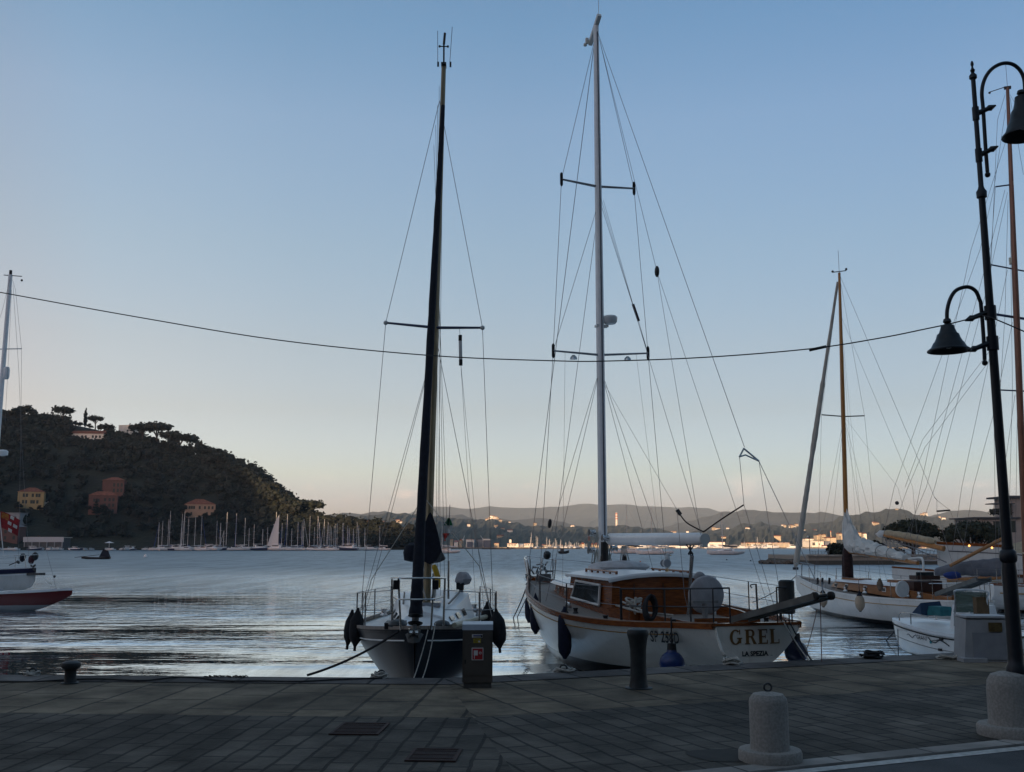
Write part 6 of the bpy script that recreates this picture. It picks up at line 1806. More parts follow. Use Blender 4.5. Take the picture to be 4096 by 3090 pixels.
MB().tube([P(3287, 2330, 16.2) - inv, gb - inv], .008, 4).tube([GR.at(*brC) - inv, GR.at(*brC).lerp(gb, .92) - inv], .007, 4).build('rope', wire, gl)
# the gull on the wheelhouse roof
gq = GR.pd(2668, 2276, 4.3)
gu = thing('seagull', 'white seagull standing on the wheelhouse roof with its back to the camera', 'seagull', GR.at(gq.x, gq.y, zr + .14), .5)
gw = mat('gull_white', (.62, .62, .62), .8); gg = mat('gull_grey', (.3, .31, .33), .8)
MB().ball((0, 0, .17), (.1, .075, .1), 14, 10).ball((0.02, 0, .27), (.055, .05, .075), 12, 8).ball((.03, 0, .335), (.045, .04, .042), 12, 8).build('body', gw, gu, 80)
MB().ball((-.03, .055, .17), (.1, .025, .08), 10, 8).ball((-.03, -.055, .17), (.1, .025, .08), 10, 8).build('wings', gg, gu, 80)
MB().lathe([(.016, 0), (.002, .06)], c=(.068, 0, .33), axis=(1, 0, -.1), n=6).build('beak', mat('gull_beak', (.5, .3, .04), .5), gu)
MB().tube([(0, .03, 0), (0, .03, .1)], .008, 5).tube([(0, -.03, 0), (0, -.03, .1)], .008, 5).box((.015, .03, .004), (.05, .03, .008)).box((.015, -.03, .004), (.05, .03, .008)).build('legs', MATS['gull_beak'], gu)
MB().ball((.062, .027, .345), .007, 6, 4).ball((.062, -.027, .345), .007, 6, 4).build('eyes', black, gu)

# ============================================================ 3. the white sloop with the varnished mast
VS = Frame((13.9, 31.0), (-2.03, 12.5))
LV = (P(3166, 2307, 43.5) - VS.at(0, 0, 0)).dot(VS.f)
vs = thing('sailing_yacht', 'white classic sloop with varnished mast, furled white genoa and flaked mainsail', 'yacht', VS.o, VS.rz)
vs_hull = two_tone('classic_white_topsides', (0.68, 0.67, 0.64), (0.012, 0.014, 0.018), .13, rough=.3)
h3 = Hull([(0, .45, .92, .5, 1.6), (1.6, .95, .87, .2, 1.6), (4.0, 1.34, .85, -.3, 1.7), (6.5, 1.32, .9, -.45, 1.7), (9.0, .9, 1.03, -.3, 1.6), (11.3, .35, 1.18, .1, 1.5), (LV - .1, .04, 1.3, .75, 1.4), (LV, .02, 1.31, .95, 1.4)], 1.7, 34, 12)
h3.body().build('hull', vs_hull, vs); h3.deck(.02, .04).build('deck', teak, vs); h3.rail(.05, .06, .012).build('toe_rail', white_dull, vs)
h3.line(.16, .012, .8, LV - .9).build('cove_stripe', gold, vs)
c = MB(); trunk(c, 3.4, 8.7, .78, .42, .9, 1.05, 1.26, 1.26, rake=.25, tumble=.05); vc = c.build('coachroof', varnish if False else mat('honey_varnish', (.32, .13, .04), .3, col2=(.22, .08, .022), scale=5, stretch=(1, 1, 8)), vs, 30)
c = MB(); trunk(c, 3.35, 8.75, .82, .46, 1.26, 1.26, 1.3, 1.3, rake=.25, tumble=.03, round_=.06); c.build('coachroof_top', white, vs, 50)
for d in (8.2, 7.2, 5.6, 4.2):
    w = .78 - .36 * ((d - 3.4) / 5.3) ** 1.5
    for sg in (1, -1): 
        q = MB().box((d, sg * (w - .02), 1.12), (.24, .03, .15)).build('porthole_frame', white_dull, vc, 30); MB().box((d, sg * (w - .005), 1.12), (.17, .03, .09)).build('porthole', dark_glass, vc, 30)
MB().box((7.5, 0, 1.36), (1.3, .5, .08)).box((4.6, -.1, 1.38), (.7, .6, .1)).build('hatch', mat('honey_varnish', (.32, .13, .04)), vs, 30)
c = MB()
for sg in (1, -1):
    rows = [[V((d, n * sg, .85)), V((d, n * sg, z)), V((d, n * sg - .05 * sg, z)), V((d, n * sg - .05 * sg, .85))] for d, n, z in ((3.4, .8, 1.22), (2.2, .76, 1.14), (1.2, .58, 1.06), (.8, .42, 1.04))]
    c.grid(rows)
c.build('cockpit_coaming', mat('honey_varnish', (.32, .13, .04)), vs, 30)
MB().box((3.0, 0, 1.28), (.5, 1.0, .35)).box((3.1, -.1, 1.55), (.5, .8, .14)).build('companionway_dodger', mat('dark_mahogany', (.05, .02, .014), .4), vs, 30)
MB().box((2.9, .0, 1.62), (.06, .6, .22)).build('windscreen', dark_glass, vs, 0)
v0 = VS.pn(3388, 2262, 0); Yv = VS.at(v0.x, 0, 0).y
vt = VS.pY(3357, 1092, Yv); vb = V((v0.x, 0, 1.2))
MB().tube([vb, vb.lerp(vt, .6), vt], [.1, .09, .055], 12, sq=(.85, 1.1)).build('mast', mast_wood, vs)
MB().tube([vb, vb + V((-.05, 0, .9)), vb + V((-.05, 0, 1.5))], [.22, .2, .1], 9).build('mast_foot_cover', mat('dark_red_bag', (.03, .012, .012), .9, var=.4, scale=9, bump=.03, bscale=8), vs, 60)
mh = MB(); mh.bar(vt + V((.05, .25, .02)), vt + V((.0, -.3, .1)), .03, .03).tube([vt, vt + V((0, 0, .9))], .008, 4).ball(vt + V((0, -.3, .16)), .05, 6, 4).ball(vt + V((.05, .25, .05)), .05, 6, 4); mh.build('masthead_gear', black, vs)
ve = [VS.pY(3286, 1660, Yv + .2), VS.pY(3458, 1664, Yv - .1)]; vm_ = VS.pY(3376, 1667, Yv)
for e in ve: MB().tube([vm_, e], .025, 6).build('spreader', mat('dull_spreader', (.1, .09, .08), .5), vs)
vh = vb.lerp(vt, .86)
for e, sg in zip(ve, (1, -1)):
    stay(vs, [vt - V((0, 0, .1)), e, V((v0.x - .1, sg * 1.28, .9))], .009, 'shroud'); stay(vs, [vm_, V((v0.x + .5, sg * 1.25, .9))], .008, 'shroud'); stay(vs, [vm_, V((v0.x - .7, sg * 1.28, .9))], .008, 'shroud')
for n_ in (-.55, -.3, .35): stay(vs, [vh, V((v0.x - .4, n_, 1.3))], .006, 'halyard')
fs0, fs1 = VS.pn(3182, 2268, 0), VS.pY(3351, 1128, Yv + .5)
gp = lerp_pts([fs0, fs1], 60)
rg = random.Random(12)
MB().tube(gp, [(.125 - .075 * i / 60 + (.02 if 25 < i < 40 else 0)) * (rg.uniform(.94, 1.06)) * (.5 if i == 0 else 1) for i in range(61)], 9).build('furled_genoa', mat('cream_furled_sail', (.5, .46, .4), .8, col2=(.36, .33, .29), scale=2.2, stretch=(3, 3, .5)), vs, 60)
stay(vs, [VS.loc(VS.at(LV - .1, 0, 1.35)), fs0], .02, 'forestay')
MB().lathe([(.12, 0), (.12, .1)], c=fs0 - V((0, 0, .12)), n=10).build('furling_drum', black, vs)
# flaked mainsail along the boom
s0, s1 = VS.pY(3390, 2205, Yv), VS.pn(3672, 2253, 0)
MB().tube([s0, s1], [.09, .07], 10).build('boom', mast_wood, vs)
fm = MB(); rows = []
rg = random.Random(21)
for i in range(40):
    f = i / 39
    c_ = s0.lerp(s1, f * .86)
    hgt = .18 + 1.0 * max(0, 1 - f / .2) ** 1.0 + .5 * max(0, 1 - f) + .05 * math.sin(i * 1.3)
    wd_ = .19 + .15 * math.sin(math.pi * min(1, f * 1.4)) + .03 * math.sin(i * 2.1)
    row = []
    for k in range(16):
        a = 2 * math.pi * k / 16
        pin = 1 + .18 * math.sin(k * 2.7 + i * .9) * (1 if f > .05 else .4)
        row.append(c_ + V((0, math.cos(a) * wd_ * pin * (1 - .5 * max(0, math.sin(a)) * (1 if f < .2 else .3)), .03 + (math.sin(a) * .5 + .42) * hgt * (1 + .1 * math.sin(k * 3.1 + i)))))
    rows.append(row)
fm.grid(rows, True); fm.f += [tuple(range(16)), tuple(reversed(range(len(fm.v) - 16, len(fm.v))))]
fm.build('mainsail', sail_white, vs, 28)
tie = MB()
for f in (.22, .42, .62, .8):
    c_ = s0.lerp(s1, f * .86)
    tie.tube([c_ + V((0, .28 * math.cos(a), .17 + .24 * math.sin(a))) for a in [i * math.pi / 8 for i in range(17)]], .014, 4, cap=False)
tie.build('sail_ties', mat('sail_tie', (.25, .24, .23), .8), vs)
wc = VS.pY(3609, 2357, 33.0); wr = 33 / FPX * 33
MB().lathe([(wr * .2, -.05), (wr * .95, -.04), (wr, 0), (wr * .95, .04), (wr * .2, .05)], c=wc, axis=(1, .25, .05), n=26).build('wheel_cover', mat('white_canvas_cover', (.55, .55, .54), .8, var=.08), vs, 50)
stanchions(vs, h3, VS, [1.2, 3.0, 4.8, 6.6, 8.4, 10.2], .6, .012, wires=(1.0,))
pp = MB()
for sg in (1, -1): pp.tube(spline([(LV - 1.2, sg * .28, 1.8), (LV - .4, sg * .15, 1.86), (LV + .1, 0, 1.9)], 4), .014, 5).tube([(LV - 1.2, sg * .28, 1.25), (LV - 1.2, sg * .28, 1.8)], .012, 5).tube([(LV - .3, sg * .1, 1.3), (LV - .4, sg * .15, 1.86)], .012, 5)
pp.build('pulpit', steel, vs)
for sg in (1, -1): MB().tube(spline([(1.4, sg * .78, 1.42), (.5, sg * .6, 1.46), (.1, sg * .4, 1.48)], 4), .014, 5).tube([(.1, sg * .4, .92), (.1, sg * .4, 1.48)], .013, 5).tube([(.7, sg * .62, .92), (.7, sg * .62, 1.45)], .013, 5).build('pushpit', steel, vs)
cr = MB(); cr.tube(spline([VS.pY(3632, 2236, 32), VS.pY(3680, 2232, 31.8), VS.pY(3692, 2245, 31.6), VS.pY(3694, 2285, 31.6)], 4), .035, 6).build('boom_gallows', white_dull, vs)
bkA, bkB = VS.pY(3738, 1990, 32.6), VS.pY(3748, 2002, 32.5)
stay(vs, [vt - V((0, 0, .05)), bkA], .011, 'backstay')
bar0, bar1 = VS.pY(3747, 2046, 32.3), VS.pY(3800, 2042, 32.3)
MB().tube([bar0, bar1], .03, 6).build('backstay_bar', black, vs)
for a, b in ((bkB, bar0), (bkB, bar1), (bar0, V((.3, .35, .95))), (bar1, V((.3, -.35, .95)))): stay(vs, [a, b], .008, 'backstay')
stay(vs, [bkA, bkB], .02, 'backstay')
stay(vs, [vh, VS.pY(3651, 1950, 33), V((1.6, .9, .95))], .008, 'running_backstay'); stay(vs, [vm_, VS.pY(3591, 1950, 33.5), s1], .007, 'topping_lift')
for d, n in ((2.6, .82), (2.0, .76), (5.0, 1.0), (6.3, 1.05)): winch(vs, V((d, n, .95)), 1.3)
bagm = MB().ball(VS.pY(3520, 2340, 34), (.1, .09, .2), 10, 8, .2, random.Random(6)); bagm.build('sheet_bag', mat('brown_bag', (.14, .1, .07), .9, var=.3), vs, 60)
for px in (3271, 3290, 3318): MB().tube([VS.pY(px, 2312, 37.5), VS.pY(px - 1, 2338, 37.5)], .045, 6).build('small_fender_roll', black, vs)
G_VF = 'cream fenders of the white sloop'
cream_v = mat('cream_vinyl', (.36, .28, .2), .45, var=.15, scale=4)
for lab, px, py, d_ in (('cream fender on the side of the varnished mast sloop, nearer her stern', 3437, 2362, 3.6), ('cream fender near the bow of the varnished mast sloop, behind the gangway end', 3290, 2352, 6.8)):
    q = VS.pd(px, py, d_); fw = VS.at(*q)
    t = thing('fender', lab, 'fender', fw, 0, G_VF)
    MB().lathe([(.04, -.12), (.09, -.17), (.145, -.28), (.16, -.42), (.14, -.54), (.09, -.62), (.03, -.68)], n=16).build('body', cream_v, t)
    MB().lathe([(.02, .0), (.03, -.08), (.1, -.18)], n=12).lathe([(.09, -.6), (.03, -.69)], n=12).build('blue_end', navy, t)
    MB().tube([(0, 0, .12), (0, 0, -.1)], .012, 5).build('rope', rope_dark, t)
a, b = P(3768, 2378, 31.2), P(3936, 2318, 29.0)
t = thing('gangway', 'grey gangway plank slung up from the stern of the varnished mast sloop', 'gangway', a)
MB().bar((0, 0, 0), b - a, .4, .05).build('board', gdark, t, 0); sd = (b - a).cross(V((0, 0, 1))).normalized() * .21
MB().bar(sd, b - a + sd, .05, .12).bar(-sd, b - a - sd, .05, .12).build('side_beam', MATS['grey_green_beam'], t, 0)

# ============================================================ 4. the classic yachts at the right edge
def profile_hull(frame, L_, B_, Sb, Sm, Ss, over_b=1.8, over_s=1.0, m=1.7, Kb=.8):
    return Hull([(0, B_ * .35, Ss, Ss - .45, m), (over_s + .5, B_ * .75, Ss - .04, .1, m), (L_ * .4, B_, Sm, -.5, m), (L_ * .65, B_ * .92, Sm + .08, -.5, m), (L_ - over_b * 1.3, B_ * .42, Sb - .22, -.05, m - .1), (L_ - .15, .05, Sb - .01, Sb - .5 if Kb is None else Kb, 1.4), (L_, .02, Sb, (Sb - .3) if Kb is None else Kb + .2, 1.4)], m, 30, 12)
# 4a the big schooner with the bowsprit, farthest
S1 = Frame((P(3742, 2200, 60).x + 21, 56.0), (-1, .19))
q0 = P(3745, 2178, 60)
L1 = (q0 - S1.at(0, 0, 0)).dot(S1.f)
s1t = thing('classic_yacht', 'big white schooner with wooden rail, long bowsprit and net, beyond the other yachts', 'yacht', S1.o, S1.rz)
h4 = profile_hull(S1, L1, 2.2, q0.z + .0, 2.0, 2.0, 3.0, 2.0, 1.8, 1.3)
h4.body().build('hull', two_tone('schooner_white', (.62, .61, .58), (.05, .012, .01), .2), s1t); h4.deck(.25, .05).build('deck', teak, s1t)
h4.rail(.1, .16, .03, 0).build('bulwark_rail', varnish, s1t); h4.line(.35, .03, 1, L1 - .6).build('rubbing_strake', mat('dark_strake', (.05, .05, .06), .5), s1t)
sp0, sp1 = S1.pY(3742, 2188, 59.5), S1.pY(3530, 2140, 62.5)
MB().tube([sp0 + (sp0 - sp1) * .15, sp0, sp1], [.17, .16, .1], 9).build('bowsprit', mast_wood, s1t)
MB().tube(lerp_pts([sp0 + V((0, 0, .28)), sp0.lerp(sp1, .5) + V((0, 0, .26)), sp1 + V((-.1, 0, .12))], 16), [.1] + [.2 + .02 * math.sin(i * 2) for i in range(15)] + [.1], 9).build('furled_jib', canvas_tan, s1t, 60)
MB().ball(sp1 + V((0, 0, .05)), (.35, .18, .2), 8, 6, .25, random.Random(2)).build('bowsprit_end_fitting', white_dull, s1t)
bob = S1.pY(3740, 2222, 59.6)
nt_ = MB()
for sg in (1, -1):
    a_ = [sp0.lerp(sp1, k / 14) + V((0, sg * .1, -.1)) for k in range(15)]
    b_ = [sp0.lerp(sp1, k / 14) + V((0, sg * (1.1 * (1 - k / 14)), -.35 - .65 * math.sin(math.pi * min(1, (1 - k / 14) * .75 + .05)))) for k in range(15)]
    for x, y in zip(a_, b_): nt_.tube([x, y], .012, 3)
    for fr in (.25, .5, .75, 1.0): nt_.tube([x.lerp(y, fr) for x, y in zip(a_, b_)], .012 if fr < 1 else .03, 3)
nt_.build('bowsprit_net', mat('net_cord', (.25, .25, .26), .9), s1t)
MB().tube([sp1, bob + V((-.6, 0, -.4))], .03, 4).build('bobstay', wire, s1t)
for px in (3877, 3968):
    w_ = S1.pY(px, 2184 + (px - 3877) * .09, 57.5)
    MB().ball(w_, .06, 8, 6).build('rail_lamp', mat('lit_lamp', (1, .6, .2), .5, emit=((1, .4, .1), 2.0)), s1t)
def rig(parent, fr, pts, r=.012): stay(parent, [fr.pY(*p) for p in pts], r, 'stay')
# 4b the white cutter with the grey sail cover
S2 = Frame((P(3567, 2274, 50).x + 15.5, 45.0), (-1, .32))
q0 = P(3567, 2274, 50); L2 = (q0 - S2.at(0, 0, 0)).dot(S2.f)
s2t = thing('classic_yacht', 'white classic cutter with slate grey sail cover and the tall brown mast at right', 'yacht', S2.o, S2.rz)
h5 = profile_hull(S2, L2, 1.8, q0.z + .02, 1.05, 1.1, 2.2, 1.5, 1.75, .85)
h5.body().build('hull', two_tone('cutter_white', (.64, .63, .6), (.02, .02, .03), .15), s2t); h5.deck(.1, .05).build('deck', teak, s2t); h5.rail(.06, .08, .02).build('toe_rail', MATS['varnished_mahogany'], s2t)
h5.line(.25, .014, 1, L2 - 1).build('cove_stripe', gold, s2t)
c = MB(); trunk(c, 3.0, 9.0, 1.1, .6, 1.0, 1.1, 1.55, 1.45, tumble=.05); c.build('deckhouse', MATS['honey_varnish'], s2t, 30)
w = MB()
for k in range(3): w.box((4.4 + 1.3 * k, 1.06 - .06 * k, 1.32), (.9, .06, .2)).box((4.4 + 1.3 * k, -1.06 + .06 * k, 1.32), (.9, .06, .2))
w.build('curtained_window', mat('pink_curtain', (.3, .2, .17), .7), s2t, 0)
g0, g1 = S2.pY(3738, 2290, 47.5), S2.pY(4040, 2262, 46)
gc = MB(); rows = []
for i in range(25):
    f = i / 24
    c_ = g0.lerp(g1, f)
    hh = (.14 + .3 * f ** .6) * (1 + .04 * math.sin(i * 1.7))
    row = [c_ + V((0, math.cos(a) * hh * .7, math.sin(a) * hh + .05 * math.sin(f * 5))) for a in [k * math.pi / 6 for k in range(12)]]
    rows.append(row)
gc.grid(rows, True); gc.f += [tuple(range(12)), tuple(reversed(range(len(gc.v) - 12, len(gc.v))))]
gc.build('sail_cover', mat('slate_sail_cover', (.13, .14, .165), .85, var=.15, scale=4, bump=.02, bscale=6), s2t, 60)
MB().tube([g0 + V((-.5, 0, -.35)), g1 + V((0, 0, -.5))], .1, 8).build('boom', mast_wood, s2t)
MB().tube(lerp_pts([g0 + V((0, -.25, .1)), g0.lerp(g1, .5) + V((0, -.42, .16)), g1 + V((0, -.45, .1))], 12), .02, 4).tube(lerp_pts([g0 + V((0, -.2, -.2)), g0.lerp(g1, .5) + V((0, -.3, -.42)), g1 + V((0, -.35, -.3))], 12), .018, 4).build('lazy_line', white_dull, s2t)
MB().tube([S2.pY(3800, 2264, 46.5), S2.pY(4022, 2150, 46.5)], [.075, .085], 8).build('spinnaker_pole', mast_wood, s2t)
MB().ball(S2.pY(3808, 2302, 46.3), (.42, .25, .17), 8, 6, .15, random.Random(1)).build('blue_sail_bag', mat('blue_bag', (.01, .03, .16), .8), s2t, 60)
tm0, tm1 = S2.pY(4100, 2120, 45.0), S2.pY(4030, 352, 45.4)
tm0 = tm1 + (tm0 - tm1) * (1 + .02)
MB().tube([tm0 + (tm0 - tm1).normalized() * 2.2, tm0.lerp(tm1, .5), tm1], [.15, .14, .075], 12).build('mast', mat('red_brown_mast', (.24, .1, .06), .35, col2=(.15, .06, .035), scale=4, stretch=(3, 3, .3)), s2t)
mh = MB(); mh.box(tm1, (.3, .12, .12)).bar(tm1 + V((.1, 0, .05)), tm1 + V((.75, .0, -.1)), .03, .03).ball(tm1 + V((.78, 0, -.14)), .06, 6, 4).tube([tm1, tm1 + V((0, 0, 1.3))], .008, 4); mh.build('masthead_gear', black, s2t)
for (a, b) in (((3964, 1060), (4100, 1086)), ((3980, 1258), (4110, 1278)), ((4001, 1561), (4110, 1566)), ((3982, 748), (4042, 740))):
    MB().tube([S2.pY(*a, 45.3), S2.pY(*b, 45.3)], .035 if a[1] != 1258 else .06, 6).build('spreader', MATS['bluish_alloy'], s2t)
MB().box(S2.pY(4047, 735, 45.3), (.15, .15, .2)).box(S2.pY(4045, 1045, 45.3), (.18, .18, .3)).build('steaming_light', mat('lamp_glass', (.5, .5, .42), .3), s2t)
for i, p in enumerate((((4022, 440), (3975, 760), (3920, 1000), (3577, 1950), (3535, 2135)), ((4025, 560), (3884, 1000), (3682, 1950), (3640, 2150)), ((4020, 760), (3932, 1102), (3705, 1950), (3570, 2272)), ((4030, 770), (3938, 1193), (3739, 1950), (3660, 2180)),
        ((3990, 1400), (3700, 1790), (3628, 1960), (3600, 2040)), ((4000, 1350), (3690, 1760), (3620, 1950)), ((4030, 1080), (3955, 1444), (3847, 1950), (3810, 2200)), ((4050, 1290), (3975, 1654), (3893, 1950), (3850, 2210)),
        ((4020, 380), (3990, 480), (3964, 1060), (3975, 1640), (3985, 2300)), ((4040, 380), (4096, 470)), ((4040, 390), (4094, 700)), ((3982, 748), (3960, 1060)), ((4032, 800), (4020, 1260), (4001, 1561), (4010, 2300)), ((4040, 800), (4050, 1560), (4030, 2300)), ((4060, 1580), (4000, 2000), (3990, 2300)), ((4070, 1580), (4060, 2300)))):
    stay(s2t, [S2.pY(a, b, 45.6 + (1.5 if b > 1900 and a < 3700 else 0)) for a, b in p], .013, 'stay')
MB().ball(S2.pY(3588, 2013, 46.5), .09, 8, 6).build('block', black, s2t)
# 4c the nearest white yacht, only her stern in the picture
S3 = Frame((P(3915, 2340, 41.5).x, 41.2), (1, .0))
s3t = thing('classic_yacht', 'white yacht with a teak stripe whose stern shows left of the street lamp', 'yacht', S3.o, S3.rz)
h6 = Hull([(0, 1.0, 1.06, .3), (1.2, 1.35, 1.02, -.1), (4.5, 1.7, .98, -.45), (8, 1.2, 1.08, -.4), (10.5, .4, 1.2, .1), (11.2, .03, 1.25, .7)], 2.2, 24, 10)
h6.body().build('hull', two_tone('yacht_white', (.66, .65, .63), (.02, .02, .025), .12), s3t); h6.deck(.02, .05).build('deck', white_dull, s3t); h6.rail(.05, .05, .01).build('toe_rail', MATS['varnished_mahogany'], s3t)
h6.line(.28, .022, .2, 10, side=(1, -1)).build('teak_stripe', gold, s3t)
c = MB(); trunk(c, 2.2, 6.5, 1.1, .7, .98, 1.05, 1.5, 1.4); c.build('cabin', MATS['honey_varnish'], s3t, 30)
stanchions(s3t, h6, S3, [.3, 1.2, 2.2, 3.4], .6)
# canopy of tan canvas at the right edge
tb = thing('boom_tent', 'tan canvas boom tent at the right edge behind the street lamp', 'awning', S2.at(6, 0, 2.6), S2.rz)
cv = MB(); iv = tb.matrix_basis.inverted()
A_, B_, C_, D_ = (iv @ P(*p) for p in ((4052, 2175, 46.5), (4200, 2140, 45), (4220, 2230, 43.5), (4060, 2212, 45)))
cv.grid([[A_.lerp(B_, k / 6) for k in range(7)], [A_.lerp(D_, .5).lerp(B_.lerp(C_, .5), k / 6) - V((0, 0, .08)) for k in range(7)], [D_.lerp(C_, k / 6) for k in range(7)]]); cv.build('canvas', canvas_tan, tb, 60)

# ============================================================ 5. the small white motorboat
mbb, mbs = P(3592, 2482, 25.6), P(4010, 2532, 21.4)
MO = Frame((mbs.x + .5, mbs.y), (mbb.x - mbs.x - .5, mbb.y - mbs.y))
L5 = (V((mbb.x, mbb.y, 0)) - MO.o).length
mo5 = thing('motorboat', 'small white open motorboat with a wave emblem on her bow, beside the grey concrete box', 'boat', MO.o, MO.rz)
h7 = Hull([(0, .95, .72, -.02, 3.0), (1.6, 1.0, .74, -.05, 3.0), (L5 * .62, .88, .8, -.02, 2.7), (L5 * .85, .55, .84, .03, 2.3), (L5 * .97, .2, .84, .12, 2.0), (L5, .06, .83, .3, 2.0)], 2.6, 26, 12)
h7.body().build('hull', two_tone('motorboat_white', (.7, .7, .68), (.02, .024, .028), .13), mo5)
h7.deck(.01, .06).build('deck', white, mo5)
h7.rail(.09, .07, .03, -.05).build('gunwale', white, mo5); h7.line(.1, .016, .05, L5 - .02).build('rub_strip', rubber, mo5); h7.line(.36, .008, .05, L5 - .15).build('chine_line', mat('grey_line', (.2, .2, .2), .5), mo5)
c = MB(); c.box((L5 * .36, 0, 1.0), (.7, .8, .6), taper=.8); c.build('console', white, mo5, 30)
wsn = MB(); z0_, z1_ = 1.06, 1.62
b0_, b1_ = MO.pY(3815, 2448, 22.9), MO.pY(3950, 2452, 22.2)
t0_, t1_ = MO.pY(3826, 2366, 22.7), MO.pY(3945, 2370, 22.0)
qq = [b0_, b1_, t1_, t0_]
wg = bpy.data.materials.new('smoked_windscreen'); wg.use_nodes = True
bs = wg.node_tree.nodes['Principled BSDF']; bs.inputs['Base Color'].default_value = (.08, .12, .1, 1); bs.inputs['Roughness'].default_value = .08; bs.inputs['Alpha'].default_value = .78
nn_ = (b1_ - b0_).cross(t0_ - b0_).normalized() * .012
wsn.add(qq + [p + nn_ for p in qq], [(0, 1, 2, 3), (7, 6, 5, 4), (0, 1, 5, 4), (1, 2, 6, 5), (2, 3, 7, 6), (3, 0, 4, 7)]); wso = wsn.build('windscreen', wg, mo5, 0)
MB().tube(spline([b0_ - V((0, 0, .3)), b0_.lerp(t0_, .6), t0_ + V((0, 0, .02)), t1_ + V((0, 0, .02)), b1_.lerp(t1_, .6), b1_ - V((0, 0, .3))], 4), .022, 6).build('windscreen_rail', alloy, mo5)
MB().box(b0_.lerp(t1_, .5) + V((-.35, 0, -.05)), (.12, .3, .35)).build('helm_seat', mat('brown_seat', (.12, .07, .03), .6), mo5, 30)
for sg in (1, -1): MB().tube(spline([(L5 * .82, sg * .5, .84), (L5 * .8, sg * .52, 1.02), (L5 * .6, sg * .82, 1.06), (L5 * .45, sg * .86, 1.04)], 4), .016, 5).tube([(L5 * .62, sg * .8, .82), (L5 * .62, sg * .8, 1.05)], .014, 5).build('bow_rail', steel, mo5)
cq = MO.pY(3760, 2437, 23.6)
MB().box(cq + V((0, 0, -.04)), (.5, .36, .2), taper=.8).build('turquoise_cover', mat('turquoise_canvas', (.015, .13, .15), .8, var=.2, bump=.02, bscale=6), mo5, 25)
MB().add([cq + V(p) for p in ((.22, -.3, -.16), (.62, -.3, -.16), (.62, .34, -.16), (.22, .34, -.16), (.26, -.2, .16), (.3, .28, .12))], [(0, 1, 4), (1, 2, 5, 4), (2, 3, 5), (3, 0, 4, 5), (3, 2, 1, 0)]).build('blue_cover', mat('blue_canvas', (.012, .035, .08), .8, var=.2), mo5, 25)
em = MB()
def emb(pts, r):
    em.tube([MO_pt(x, y) for x, y in pts], r, 4)
dE = min((abs(project(MO.at(*h7.pt(d / 50, .6, 1)))[0] - 3640), d / 50) for d in range(20, int(L5 * 50)))[1]
dE2 = min((abs(project(MO.at(*h7.pt(d / 50, .6, 1)))[0] - 3775), d / 50) for d in range(20, int(L5 * 50)))[1]
def MO_pt(x, y): return h7.pt(dE + (dE2 - dE) * x, .575 - .035 * x + y, 1, .006)
wave = [(-.12, .01), (-.05, .03), (.0, .0), (.08, -.03), (.15, .02), (.22, .05)]
emb(spline([(a, b, 0) for a, b in wave], 3) if False else [(v.x, v.y) for v in spline([V((a, b, 0)) for a, b in wave], 4)], .009)
emb([(v.x, v.y) for v in spline([V((a, b, 0)) for a, b in ((.6, .05), (.68, -.02), (.78, -.03), (.88, .03), (.98, .02), (1.12, -.05))], 4)], .014)
emb([(v.x, v.y) for v in spline([V((a, b, 0)) for a, b in ((.7, .0), (.8, .02), (.9, .045), (1.05, .0))], 4)], .007)
em.build('wave_emblem', mat('emblem_black', (.015, .02, .025), .4), mo5)
tm = text_mesh('GEMMA', .12, .001, .8) if False else text_mesh('GRAN7', .13, .0, .7)
sf = MB(); wx = max(abs(x) for x, y, z in tm.v); sf.v = [tuple(MO_pt(.4 + x / wx * .17, -.03 + y)) for x, y, z in tm.v]; sf.f = tm.f
sf.build('bow_lettering', MATS['emblem_black'], mo5, 0)
MB().lathe([(.035, 0), (.035, .012)], c=MO_pt(.66, -.035), axis=(0, 1, 0), n=12).build('turquoise_dot', mat('turquoise_dot', (.02, .2, .24), .4), mo5)
for d in (1.35, 1.45): MB().box(h7.pt(d, .62 - (d - 1.35) * 2.4, 1, .02), (.08, .06, .05)).build('fender_cleat', black, mo5)

# ============================================================ 6. boats at the left edge
RB = Frame((P(289, 2360, 42).x - 7.6, 42.4), (1, -.05))
rb = thing('day_sailer', 'low red hulled day sailer with white deck edge, cut by the left picture edge', 'boat', RB.o, RB.rz)
L6 = 7.6
h8 = Hull([(0, .6, .75, .3), (2, .95, .68, -.2), (4.2, .9, .7, -.25), (6.2, .45, .77, .02), (7.2, .1, .83, .4), (L6, .02, .85, .62)], 1.7, 26, 12)
h8.body().build('hull', two_tone('oxblood_topsides', (.12, .008, .008), (.3, .31, .32), .22), rb); h8.deck(0, .05).build('deck', white_dull, rb); h8.rail(.06, .09, .02, -.05).build('gunwale', white, rb)
MB().box((3.4, 0, .78), (2.2, .9, .14)).build('cockpit_cover', canvas_grey, rb, 30)
MB().ball(h8.pt(4.85, .55, -1, 0), (.22, .02, .14), 8, 6, .3, random.Random(3)).build('hull_crest', mat('faded_crest', (.25, .2, .19), .7, var=.4, scale=12), rb)
MB().ball(h8.pt(5.4, .78, -1, .02), (.18, .03, .05), 8, 5, .2, random.Random(3)).ball(h8.pt(7.1, .83, -1, .02), (.09, .03, .06), 8, 5).build('white_rag', white, rb)
LY = Frame((P(127, 2271, 52).x - 11.0, 54.0), (1, -.16))
ly = thing('sailing_yacht', 'white yacht with blue sheer band at the left edge, bow gear over the water', 'yacht', LY.o, LY.rz)
q0 = P(132, 2272, 52); L7 = (q0 - LY.at(0, 0, 0)).dot(LY.f)
